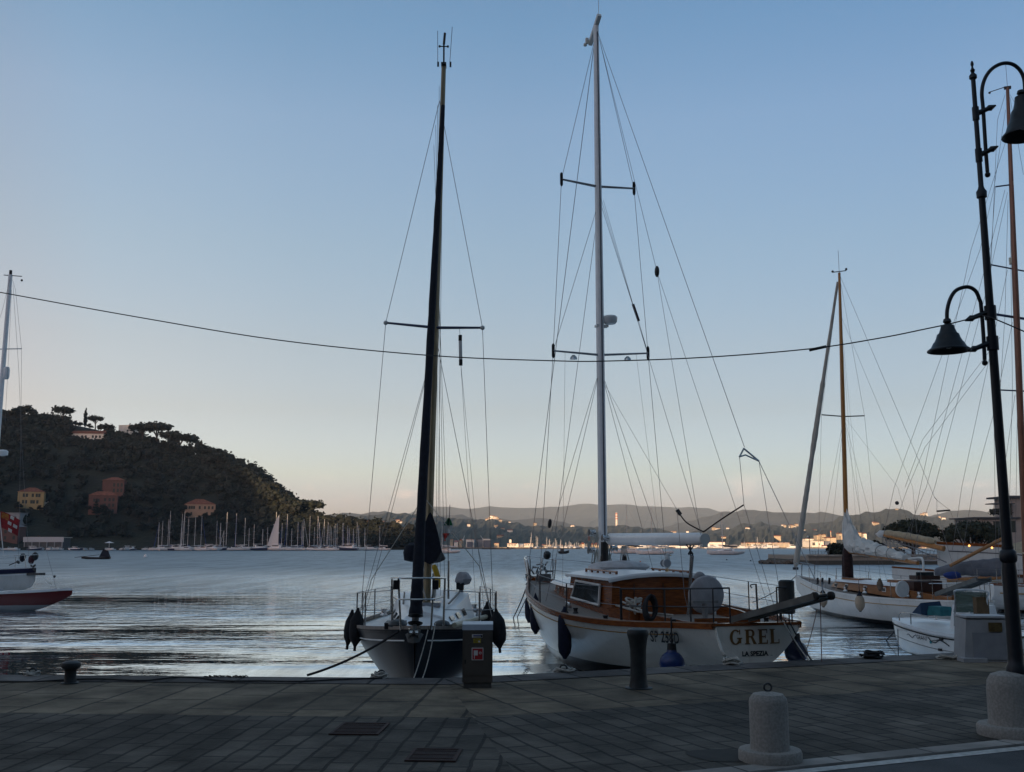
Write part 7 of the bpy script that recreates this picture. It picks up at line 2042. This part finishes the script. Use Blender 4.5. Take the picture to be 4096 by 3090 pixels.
h9 = Hull([(0, 1.2, 1.1, .3), (3, 1.7, 1.1, -.2), (6.5, 1.7, 1.2, -.25), (9, 1.0, 1.36, 0), (L7 - .2, .12, 1.46, .5), (L7, .03, 1.47, .8)], 1.9, 26, 12)
h9.body().build('hull', two_tone('yacht_white_left', (.6, .6, .58), (.02, .02, .03), .1), ly); h9.deck(.01, .06).build('deck', white, ly)
h9.rail(.02, .22, .015, -.24).build('sheer_band', mat('navy_band', (.01, .012, .045), .35), ly); h9.line(.3, .03, .2, L7 - .4).build('white_stripe', white, ly); h9.rail(.05, .05, .02).build('toe_rail', white, ly)
c = MB(); trunk(c, 3.0, 8.2, 1.1, .5, 1.15, 1.3, 1.6, 1.45, round_=.06); c.build('cabin', white, ly, 50)
stanchions(ly, h9, LY, [6.5, 8.2, 9.6], .6)
pp = MB()
for sg in (1, -1): pp.tube(spline([(L7 - 1.6, sg * .55, 2.05), (L7 - .6, sg * .28, 2.1), (L7 + .1, 0, 2.12)], 4), .02, 5).tube([(L7 - .4, sg * .2, 1.5), (L7 - .5, sg * .26, 2.1)], .018, 5)
pp.build('pulpit', steel, ly)
for x, y, m in ((90, 2232, navy), (126, 2240, mat('maroon_bag', (.05, .008, .015), .8)), (140, 2226, black)): MB().ball(LY.pY(x, y, 52.6), (.16, .16, .22), 8, 6, .12, random.Random(x)).build('deck_gear_bag', m, ly, 60)
MB().tube([LY.pY(70, 2252, 53), LY.pY(75, 2247, 53)], .1, 6).tube([LY.pY(36, 2262, 53), LY.pY(78, 2245, 53)], .025, 5).build('boat_hook', black, ly)
MB().bar(LY.pY(118, 2298, 52.2), LY.pY(170, 2297, 51.5), .3, .12).build('bow_platform', mat('weathered_bow_platform', (.06, .06, .06), .7), ly, 0)
MB().tube([LY.pY(130, 2270, 52.3), LY.pY(140, 2262, 52)], .05, 6).tube([LY.pY(124, 2262, 52.3), LY.pY(140, 2285, 52)], .04, 6).build('anchor', MATS['galvanised'], ly)
m0_, m1_ = LY.pY(-14, 1800, 55.5), LY.pY(42, 1100, 55.5)
m0_ = m1_ + (m0_ - m1_) * 1.62
MB().tube([m0_, m1_], [.17, .11], 10).build('mast', white_mast, ly)
mh = MB(); mh.lathe([(.08, 0), (.08, .25)], c=m1_, n=8).bar(m1_ + V((-.4, 0, 0)), m1_ + V((.7, 0, -.12)), .04, .04).ball(m1_ + V((.72, 0, -.35)), .07, 6, 4); mh.build('masthead_gear', black, ly)
for (a, b) in (((-20, 1398), (87, 1396)), ): MB().tube([LY.pY(*a, 55.5), LY.pY(*b, 55.5)], .03, 5).build('spreader', alloy, ly)
rd = LY.pY(26, 1493, 55.3)
MB().lathe([(.06, -.35), (.13, -.32), (.16, -.2), (.16, .2), (.13, .32), (.05, .35)], c=rd, n=12).build('radar_reflector', white, ly)
for p in (((52, 1140), (75, 1480), (88, 1800), (116, 2235)), ((50, 1120), (62, 1160), (86, 1396), (84, 1700), (74, 2240)), ((46, 1160), (36, 1390), (20, 1700)), ((40, 1115), (10, 1240), (-20, 1330))): stay(ly, [LY.pY(a, b, 55 - (2.5 if b > 2000 else 0)) for a, b in p], .014, 'stay')
stay(ly, [LY.pY(185, 2200, 51.5), LY.pY(222, 2340, 49), LY.pY(226, 2362, 47)], .016, 'mooring_rope'); MB().ball(LY.pY(218, 2307, 49.5), .06, 8, 6).build('rope_thimble', black, ly)
stay(ly, [LY.pY(162, 2300, 51.8), LY.pY(210, 2345, 47), LY.pY(232, 2358, 45)], .013, 'mooring_rope')
rdm = LY.pY(10, 1811, 56.5)
MB().lathe([(.05, -.2), (.28, -.14), (.3, .06), (.2, .14), (.03, .16)], c=rdm, n=16).build('radar_dome', white, ly)
# the lettered flag at the left edge, flown from a staff on the yacht's neighbour
fl = thing('flag', 'red flag with white squares and a golden corner at the left edge', 'flag', P(-4, 2150, 60), .15)
iv = fl.matrix_basis.inverted()
fa, fb = iv @ P(2, 2046, 60), iv @ P(66, 2130, 59.6)
W_ = fb.x - fa.x; H1 = fa.z - fb.z
def flag_patch(u0, u1, v0, v1, off=0.0):
    m = MB()
    rows = []
    for i in range(7):
        v = v0 + (v1 - v0) * i / 6
        rows.append([V((fa.x + W_ * (u0 + (u1 - u0) * k / 6) * (1 - .1 * v), fa.y + .07 * math.sin(5 * (u0 + (u1 - u0) * k / 6) + 2 * v) - off, fa.z - H1 * (v * .75 + .42 * (u0 + (u1 - u0) * k / 6) ** 1.3))) for k in range(7)])
    return m.grid(rows)
flag_patch(0, 1, 0, 1).build('cloth', mat('crimson_cloth', (.24, .012, .016), .85, var=.2), fl, 60)
flag_patch(.05, .42, .05, .42, .012).build('golden_corner', mat('golden_cloth', (.4, .17, .02), .85, col2=(.25, .03, .02), scale=9), fl, 60)
for u, v in ((.5, .02), (.42, .42), (.72, .42), (.5, .82)): flag_patch(u, u + .2, v, v + .2, .014).build('white_square', mat('flag_white_cloth', (.5, .48, .46), .85), fl, 60)
MB().tube([fa + V((-.1, 0, .15)), fa + V((.35, .02, -2.6))], .025, 6).build('staff', white_dull, fl)

# ============================================================ things on the quay
def quay_pt(px, py): return G(px, py, QZ + .012)
conc = mat('washed_concrete', (.33, .315, .295), .9, col2=(.23, .22, .205), scale=45, bump=.006, bscale=110)
def concrete_bollard(name, label, loc, rb, hb, rd, hd, ring=True):
    t = thing(name, label, 'bollard', loc)
    MB().lathe([(rd * .98, -.05), (rd, 0.01), (rd, hd - .02), (rd * .96, hd)], n=40).build('foot', conc, t)
    MB().lathe([(rb * 1.04, hd), (rb, hd + .03), (rb, hb - rb * .55), (rb * .95, hb - rb * .33), (rb * .78, hb - rb * .12), (rb * .5, hb - .01), (.02, hb)], n=36).build('body', conc, t)
    if ring:
        MB().tube([V((.032 * math.cos(a), .0, hb + .035 + .032 * math.sin(a))) for a in [i * math.pi / 9 for i in range(19)]], .009, 6, cap=False).build('lifting_eye', iron, t)
    return t
c1 = quay_pt(1664 * 1.8517, 1640 * 1.8517)
concrete_bollard('concrete_bollard', 'stubby concrete bollard with a lifting eye on top, nearest the camera by the kerb', (c1.x, c1.y, QZ + .004), .162, .56, .265, .09)
def cast_bollard(label, px, py, prof):
    p = quay_pt(px, py)
    t = thing('mooring_bollard', label, 'bollard', (p.x, p.y, QZ + .004))
    MB().lathe(prof, n=28).build('shaft', iron, t)
    MB().lathe([(prof[0][0] * 1.35, -.01), (prof[0][0] * 1.35, .012), (prof[0][0] * 1.1, .018)], n=28).build('base_plate', iron, t)
    return t
cast_bollard('tall dark iron mooring bollard with a flared head, before the white lettered yacht', 2555, 2752, [(.128, 0), (.118, .04), (.104, .12), (.1, .3), (.102, .48), (.118, .6), (.136, .66), (.138, .7), (.125, .73), (.06, .745), (.01, .75)])
cast_bollard('short mushroom headed mooring bollard at the left of the quay', 280, 2732, [(.085, 0), (.075, .05), (.07, .14), (.08, .18), (.115, .2), (.125, .23), (.115, .265), (.07, .285), (.01, .29)])
# the service pedestal
pp_ = quay_pt(1910, 2752)
Yp = pp_.y + .16
pd_ = thing('service_pedestal', 'brown metal quay pedestal with a fire hose sign and stickers', 'pedestal', (P(1910, 2752, Yp).x, Yp, QZ + .004), .02)
wP, hP, dP = .385, .80, .3
met = mat('bronze_grey_metal', (.085, .075, .066), .5, .3, var=.12, scale=3)
MB().box((0, 0, .035), (wP - .03, dP - .03, .07)).build('plinth', mat('plinth_grey', (.06, .058, .055), .7), pd_, 0)
MB().box((0, 0, .07 + (hP - .15) / 2), (wP, dP, hP - .15)).build('body', met, pd_, 0)
lid = MB(); a, b = wP / 2 + .004, dP / 2 + .004
lid.add([(-a, -b, hP - .08), (a, -b, hP - .08), (a, b, hP - .08), (-a, b, hP - .08), (-a, -b + .02, hP - .01), (a, -b + .02, hP - .01), (a, b, hP + .01), (-a, b, hP + .01)], [(3, 2, 1, 0), (4, 5, 6, 7), (0, 1, 5, 4), (1, 2, 6, 5), (2, 3, 7, 6), (3, 0, 4, 7)])
lid.build('lid', mat('pale_blue_lid', (.33, .37, .43), .35, .3, var=.08), pd_, 0)
fr = -dP / 2
dr = MB().box((0, fr - .004, .42), (wP - .05, .008, .52)).build('door', mat('bronze_grey_door', (.095, .084, .075), .45, .3, var=.1), pd_, 0)
MB().tube([V((.13 * math.cos(a_), fr - .009, .52 + .05 * math.sin(a_))) for a_ in [i * math.pi / 10 for i in range(11)]], .003, 4).build('embossed_arch', met, dr)
MB().box((-.155, fr - .01, .33), (.016, .012, .05)).build('lock', black, dr, 0)
def plate(nm, x, z, w, h_, m, dy=.012, par=None): return MB().box((x, fr - dy, z), (w, .004, h_)).build(nm, m, par or pd_, 0)
red, wsign = mat('sign_red', (.36, .02, .025), .5, var=.05), mat('sign_white', (.6, .58, .58), .5, var=.05)
sg_ = plate('fire_hose_sign', -.0, .425, .15, .155, wsign)
plate('red_field', -.0, .425, .13, .135, red, .015, sg_)
plate('hose_reel_symbol', -.022, .438, .052, .062, wsign, .018, sg_); plate('hose_symbol', -.04, .39, .01, .045, wsign, .018, sg_)
MB().lathe([(.017, 0), (.017, .003)], c=(.035, fr - .0165, .437), axis=(0, -1, 0), n=14).build('nozzle_symbol', wsign, sg_)
MB().lathe([(.008, 0), (.008, .003)], c=(.035, fr - .0195, .437), axis=(0, -1, 0), n=10).build('nozzle_eye', red, sg_)
st1 = plate('white_sticker', -.005, .648, .135, .04, wsign); plate('sticker_band', .0, .655, .11, .012, mat('sticker_blue', (.02, .04, .2), .5), .015, st1); plate('sticker_line', -.01, .639, .09, .006, mat('sticker_ink', (.03, .03, .04), .5), .015, st1); plate('sticker_mark', .05, .648, .02, .028, MATS['sticker_ink'], .016, st1)
st2 = plate('yellow_sticker', -.005, .588, .095, .055, mat('sticker_yellow', (.4, .3, .03), .5)); plate('sticker_line', -.01, .6, .06, .008, MATS['sticker_ink'], .015, st2); plate('sticker_line', -.02, .575, .04, .006, MATS['sticker_ink'], .015, st2); plate('sticker_mark', .02, .58, .022, .02, MATS['sticker_white'] if 'sticker_white' in MATS else wsign, .015, st2)
# the grey concrete box with the brass plate
q = quay_pt(3960, 2646)
bx = thing('utility_box', 'grey concrete utility box with a small brass plate, left of the street lamp', 'utility box', (q.x + .03, q.y, QZ + .004), -.08)
grc = mat('grey_render', (.34, .345, .36), .85, var=.12, scale=3, bump=.006, bscale=30)
wB, hB, dB = .62, .66, .5
MB().add([(-wB / 2 - .1, 0, 0), (wB / 2, 0, 0), (wB / 2, dB, 0), (-wB / 2 - .1, dB, 0), (-wB / 2 - .04, .0, hB * .97), (wB / 2, .0, hB * .97), (wB / 2, dB, hB), (-wB / 2 - .04, dB, hB)], [(3, 2, 1, 0), (4, 5, 6, 7), (0, 1, 5, 4), (1, 2, 6, 5), (2, 3, 7, 6), (3, 0, 4, 7)]).build('body', grc, bx, 0)
MB().box((0.0, -.005, hB * .36), (wB - .08, .02, hB * .62)).build('front_panel', mat('blue_grey_panel', (.25, .26, .285), .7, var=.1), bx, 0)
MB().box((-wB / 2 + .02, .02, .03), (.36, .3, .06)).build('footing', grc, bx, 30)
MB().box((.08, -.02, hB * .8), (.2, .02, .14)).build('brass_plate', mat('dull_brass', (.14, .1, .04), .5, .4, var=.3, scale=20), bx, 0)
lidb = MB().box((-.02, dB / 2, hB + .02), (wB + .06, dB + .04, .03)).build('lid', mat('pale_concrete_lid', (.4, .41, .43), .8, var=.1), bx, 0)
# drain grates, set in the paving
grm = mat('rusty_grate', (.03, .011, .008), .85, .0, var=.35, scale=14)
for lab, cx, cy, x0, x1, y0, y1 in (('rusty rectangular drain grate, the farther of the two in the paving', 778, 1577, 724, 833, 1565, 1590), ('rusty rectangular drain grate, the nearer of the two in the paving', 938, 1634, 882, 994, 1621, 1648)):
    k = 1.8517
    A_, B_ = G(x0 * k, y1 * k, QZ), G(x1 * k, y0 * k, QZ)
    p = G(cx * k, cy * k, QZ)
    ang = math.atan2(left_dir.y, left_dir.x)
    w_, d_ = (x1 - x0 - 8) / 2210 * p.y, (A_ - B_).dot(V((0, -1, 0)))
    t = thing('drain_grate', lab, 'grate', (p.x, p.y, QZ), ang)
    m = MB()
    fz = .012
    for sx in (-1, 1): m.box((sx * (w_ / 2 - .015), 0, fz / 2 + .006), (.03, d_, fz))
    for sy in (-1, 1): m.box((0, sy * (d_ / 2 - .015), fz / 2 + .006), (w_ - .06, .03, fz))
    m.build('frame', grm, t, 0)
    b_ = MB(); n_ = 22
    for i in range(n_): b_.box((-w_ / 2 + .03 + (w_ - .06) * (i + .5) / n_, 0, .009), ((w_ - .06) / n_ * .55, d_ - .06, .008))
    for yy in (-.33, 0, .33): b_.box((0, yy * (d_ - .06), .0135), (w_ - .06, .012, .006))
    b_.build('bars', grm, t, 0)
    MB().box((0, 0, .0055), (w_ - .06, d_ - .06, .002)).build('pit_shade_sheet', black, t, 0)  # black sheet under the bars, coloured for the shade of the pit
# ropes, rings, chain, hose lying on the quay
def lay(px, py, z=.02): 
    p = G(px, py, QZ); return V((p.x, p.y, QZ + z))
hose = thing('hose', 'thin black hose lying along the left half of the quay edge', 'hose', (0, 0, 0))
MB().tube(spline([lay(x, y, .025) for x, y in ((-60, 2737), (120, 2736), (260, 2728), (400, 2724), (560, 2731), (640, 2724), (720, 2716), (800, 2720), (900, 2732), (1040, 2732), (1200, 2734), (1360, 2726), (1480, 2722), (1530, 2721))], 5), .011, 6).build('tube', rubber, hose)
def coil(label, px, py, r, n, m, ring=False, name='rope_coil', spread=.35):
    p = lay(px, py, .02)
    t = thing(name, label, 'rope', p)
    rg = random.Random(int(px)); c = MB()
    for k in range(n):
        ox, oy, rr_ = rg.uniform(-spread, spread) * r, rg.uniform(-spread, spread) * r * .6, r * rg.uniform(.6, 1)
        c.tube([V((ox + rr_ * math.cos(a), oy + rr_ * .7 * math.sin(a), .012 * k + .012 * math.sin(3 * a + k))) for a in [i * math.pi / 8 for i in range(17)]], .014, 5, cap=False)
    c.build('rope', m, t)
    if ring: MB().tube([V((.05 * math.cos(a), .0, .04 + .05 * math.sin(a))) for a in [i * math.pi / 8 for i in range(17)]], .014, 6, cap=False).build('iron_ring', iron, t)
    return t
coil('knotted rope on an iron ring left of the mushroom bollard', 130, 2706, .1, 4, rope_pale, True)
coil('pale tangle of rope on the edge stone before the dark sloop', 1524, 2716, .11, 6, rope_pale, True)
coil('rope on an iron ring at the quay edge between the pedestal and the iron bollard', 2254, 2692, .14, 4, rope_pale, True)
coil('pale rope end heaped at the foot of the white yacht\'s stern line', 2925, 2662, .13, 8, rope_pale, True)
coil('dark tangle of ropes on the quay edge left of the small motorboat', 3490, 2638, .17, 9, rope_dark, True)
coil('thin pale rope loop on the quay left of the concrete box', 3790, 2637, .16, 3, rope_pale)
ch = thing('chain', 'heap of rusty chain links on the left quay edge', 'chain', lay(905, 2714, .012))
c = MB(); rg = random.Random(4)
for i in range(26):
    o_ = V((-.28 + .022 * i, rg.uniform(-.06, .06), .02))
    a0 = rg.uniform(0, 3.1)
    ax, ay = V((math.cos(a0), math.sin(a0) * .5, rg.uniform(-.3, .3))), V((-math.sin(a0) * .3, .3, .9))
    c.tube([o_ + ax * .024 * math.cos(a) + ay * .012 * math.sin(a) - V((0, 0, .012)) for a in [k * math.pi / 5 for k in range(11)]], .007, 4, cap=False)
c.build('links', mat('rusty_chain', (.06, .045, .04), .7, .4, var=.3, scale=20), ch)
# mooring lines
def mooring(label, pts, r, m, s_=None):
    t = thing('mooring_line', label, 'rope', pts[0])
    o_ = V(pts[0])
    MB().tube([V(p) - o_ for p in pts], r, 6).build('rope', m, t)
    return t
bw_ = DK.at(LD + .1, 0, 1.36)
mooring('thick dark mooring line from the bow of the dark sloop down to the left', sag(P(1592, 2528, 15.1), lay(1228, 2708, .02), .06), .018, rope_dark)
mooring('pale doubled mooring line from the bow of the dark sloop to the quay, left strand', sag(P(1712, 2520, 15.0), lay(1655, 2714, .0), .04), .008, rope_pale)
mooring('pale mooring line from the bow of the dark sloop, right strand', sag(P(1742, 2492, 15.0), lay(1690, 2714, .0), .09), .008, rope_pale)
mooring('thick pale stern line from the white yacht to the ring on the quay', spline([GR.at(.05, .72, 1.36), P(2868, 2540, 16.9), P(2890, 2610, 16.2), lay(2912, 2650, .06)], 5), .024, rope_pale)
mooring('dark right hand stern line of the white yacht, upper strand', sag(GR.at(.05, -.62, 1.36), lay(3272, 2652, -.1), .05), .014, rope_dark)
mooring('dark right hand stern line of the white yacht, lower strand', sag(GR.at(.05, -.55, 1.36), lay(3250, 2654, -.1), .1), .014, rope_dark)
mooring('pale right hand stern line of the white yacht beside the two dark ones', sag(GR.at(.05, -.5, 1.36), lay(3262, 2653, -.1), .03), .01, rope_pale)
wA = G(2053, 2472, .0)
mooring('bow line of the white yacht running down into the water, upper strand', sag(GR.at(12.6, .2, 1.5), wA, .05), .02, rope_dark)
mooring('bow line of the white yacht running down into the water, lower strand', sag(GR.at(12.9, .1, 1.2), wA + V((.15, .3, 0)), .0), .016, rope_dark)
mooring('line of the small motorboat running forward into the water', sag(MO.at(L5 - .02, 0, .66), G(3545, 2561, .0), .02), .02, rope_dark)
mooring('thin line from the motorboat bow straight down to the quay edge', sag(MO.at(L5 - .05, .05, .66), lay(3592, 2632, -.1), .05), .01, rope_dark)
mooring('two part bow line of the varnished mast sloop stretching left and down', sag(VS.at(LV, 0, 1.3), P(3010, 2410, 39), .1), .014, rope_dark)
mooring('thin pinkish line hanging beside the gangway into the water', sag(P(3281, 2400, 16.2), lay(3286, 2650, -.2), .0), .007, mat('pink_rope', (.22, .13, .12), .85))
mooring('slack pinkish line hanging from the gangway end to the quay', sag(P(3268, 2440, 16.3), lay(3214, 2560, -.3), .05), .007, MATS['pink_rope'])

# ============================================================ the street lamp with two arms
k = 1.8517
lp = V((P(2196 * k, 1450 * k, 10.2).x, 10.2, QZ + .004))
fx = P(2183 * k, 1530 * k, 10.2).x - lp.x
sl_ = thing('street_lamp', 'tall dark iron street lamp with two bell shades on curved arms', 'street lamp', lp)
iron2 = mat('lamp_iron', (.013, .017, .024), .45, .3, var=.25, scale=6)
MB().lathe([(.31, -.03), (.315, .02), (.315, .08), (.3, .1)], c=(fx, 0, 0), n=44).build('concrete_foot', conc, sl_)
MB().lathe([(.215, .1), (.205, .13), (.205, .42), (.195, .5), (.16, .56), (.09, .585), (.02, .59)], c=(fx, 0, 0), n=40).build('concrete_block', conc, sl_)
def hz_(py): return P(2140 * k, py * k, lp.y).z - lp.z
def rpx(w): return w * k / FPX * lp.y / 2
zc = hz_(1203)
MB().lathe([(rpx(40), .57), (rpx(40), .63), (rpx(33), .66), (rpx(30), .74), (rpx(30), zc - .15), (rpx(27), zc - .06), (rpx(34), zc - .04), (rpx(36), zc), (rpx(33), zc + .05), (rpx(24), zc + .07), (rpx(24), zc + .1)], n=20).build('column', iron2, sl_)
z1, z2, z3 = hz_(419), hz_(205), hz_(140)
MB().lathe([(rpx(22), zc + .1), (rpx(18), hz_(700)), (rpx(14.5), z1 - .05), (rpx(22), z1 - .04), (rpx(23), z1 + .02), (rpx(15), z1 + .05), (rpx(11.5), z1 + .08), (rpx(10), hz_(170))], n=18).build('column', iron2, sl_)
zf = hz_(164)
MB().lathe([(rpx(8), zf - .05), (rpx(17), zf - .03), (rpx(17), zf), (rpx(7), zf + .03), (rpx(11), zf + .06), (rpx(6), zf + .08), (rpx(4), zf + .1), (rpx(7.5), zf + .125), (rpx(6), zf + .15), (.005, zf + .165)], n=16).build('finial', iron2, sl_)
def lx(px, py): return P(px * k, py * k, lp.y) - lp
def arm(pts, lampc, rimw, ztop, zrim, brackets, cw_):
    a_ = MB(); a_.tube(spline([lx(*p) for p in pts], 6), rpx(9.5) * .9, 9)
    e0 = lx(*pts[0]); a_.ball(e0 - V((0, 0, .03)), rpx(13) , 8, 6)
    a_.build('arm', iron2, sl_)
    for (bx0, by0), (bx1, by1) in brackets:
        p0, p1 = lx(bx0, by0), lx(bx1, by1)
        d_ = (p1 - p0).normalized()
        MB().tube([p0, p1, p1 + d_ * .03, p1 + d_ * .1], [.03, .024, .035, .008], 8).build('bracket', iron2, sl_)
        MB().lathe([(rpx(cw_), -.07), (rpx(cw_), .07)], c=(0, 0, p0.z), n=14).build('collar', iron2, sl_)
    c_ = lx(*lampc)
    r_ = rpx(rimw)
    H_ = ztop - zrim
    sh = MB().lathe([(r_ * .16, H_ + .05), (r_ * .2, H_ + .02), (r_ * .12, H_ - .0), (r_ * .3, H_ - .02), (r_ * .34, H_ * .8), (r_ * .42, H_ * .64), (r_ * .5, H_ * .6), (r_ * .56, H_ * .45), (r_ * .66, H_ * .3), (r_ * .7, H_ * .28), (r_ * .82, H_ * .1), (r_, 0.0), (r_, -.012), (r_ * .95, -.005), (r_ * .75, H_ * .12), (r_ * .5, H_ * .3)], c=(c_.x, c_.y, zrim), n=32, cap=False)
    so = sh.build('shade', iron2, sl_, 50)
    MB().lathe([(r_ * .5, H_ * .3), (.01, H_ * .3)], c=(c_.x, c_.y, zrim), n=20).build('reflector', mat('grey_reflector', (.12, .12, .12), .5), so)
    MB().ball((c_.x, c_.y, zrim + H_ * .24), (r_ * .22, r_ * .22, .05), 12, 6).build('bulb_glass', mat('frosted_glass', (.4, .4, .38), .3), so)
arm([(2127, 778), (2124, 720), (2119, 660), (2116, 648), (2108, 630), (2094, 621), (2078, 622), (2063, 630), (2052, 648), (2046, 672), (2046, 695)], (2049, 740), 91, hz_(700), hz_(757), (((2136, 742), (2110, 752)), ((2131, 676), (2104, 686))), 25)
arm([(2133, 372), (2129, 320), (2124, 240), (2121, 200), (2127, 172), (2142, 150), (2164, 138), (2186, 139), (2203, 152), (2212, 172), (2214, 200)], (2213, 290), 96, hz_(206), hz_(292), (((2110, 246), (2133, 236)), ((2115, 336), (2138, 325))), 15)
# the overhead cable
cab_pts = [(-260, 575), (-30, 628), (0, 632), (300, 686), (600, 735), (923, 768), (1200, 780), (1330, 780), (1530, 772), (1750, 754), (1900, 731), (2000, 711), (2060, 698), (2121, 682)]
cb = thing('cable', 'black cable slung across the whole view from the left to the street lamp', 'cable', P(2121 * k, 682 * k, 10.1))
o_ = V(cb.location)
cw = spline([P(x * k, y * k, 13 - 2.9 * (x + 260) / 2381) - o_ for x, y in cab_pts], 6)
MB().tube(cw, .0068, 5).build('wire', black, cb)
MB().tube([P(1748 * k, 757 * k, 10.6) - o_, P(1785 * k, 749 * k, 10.55) - o_], .016, 6).build('splice', black, cb)
MB().tube(spline([P(2121 * k, 682 * k, 10.1) - o_, P(2150 * k, 690 * k, 10.0) - o_, P(2225 * k, 722 * k, 9.9) - o_], 6), .0068, 5).build('wire', black, cb)
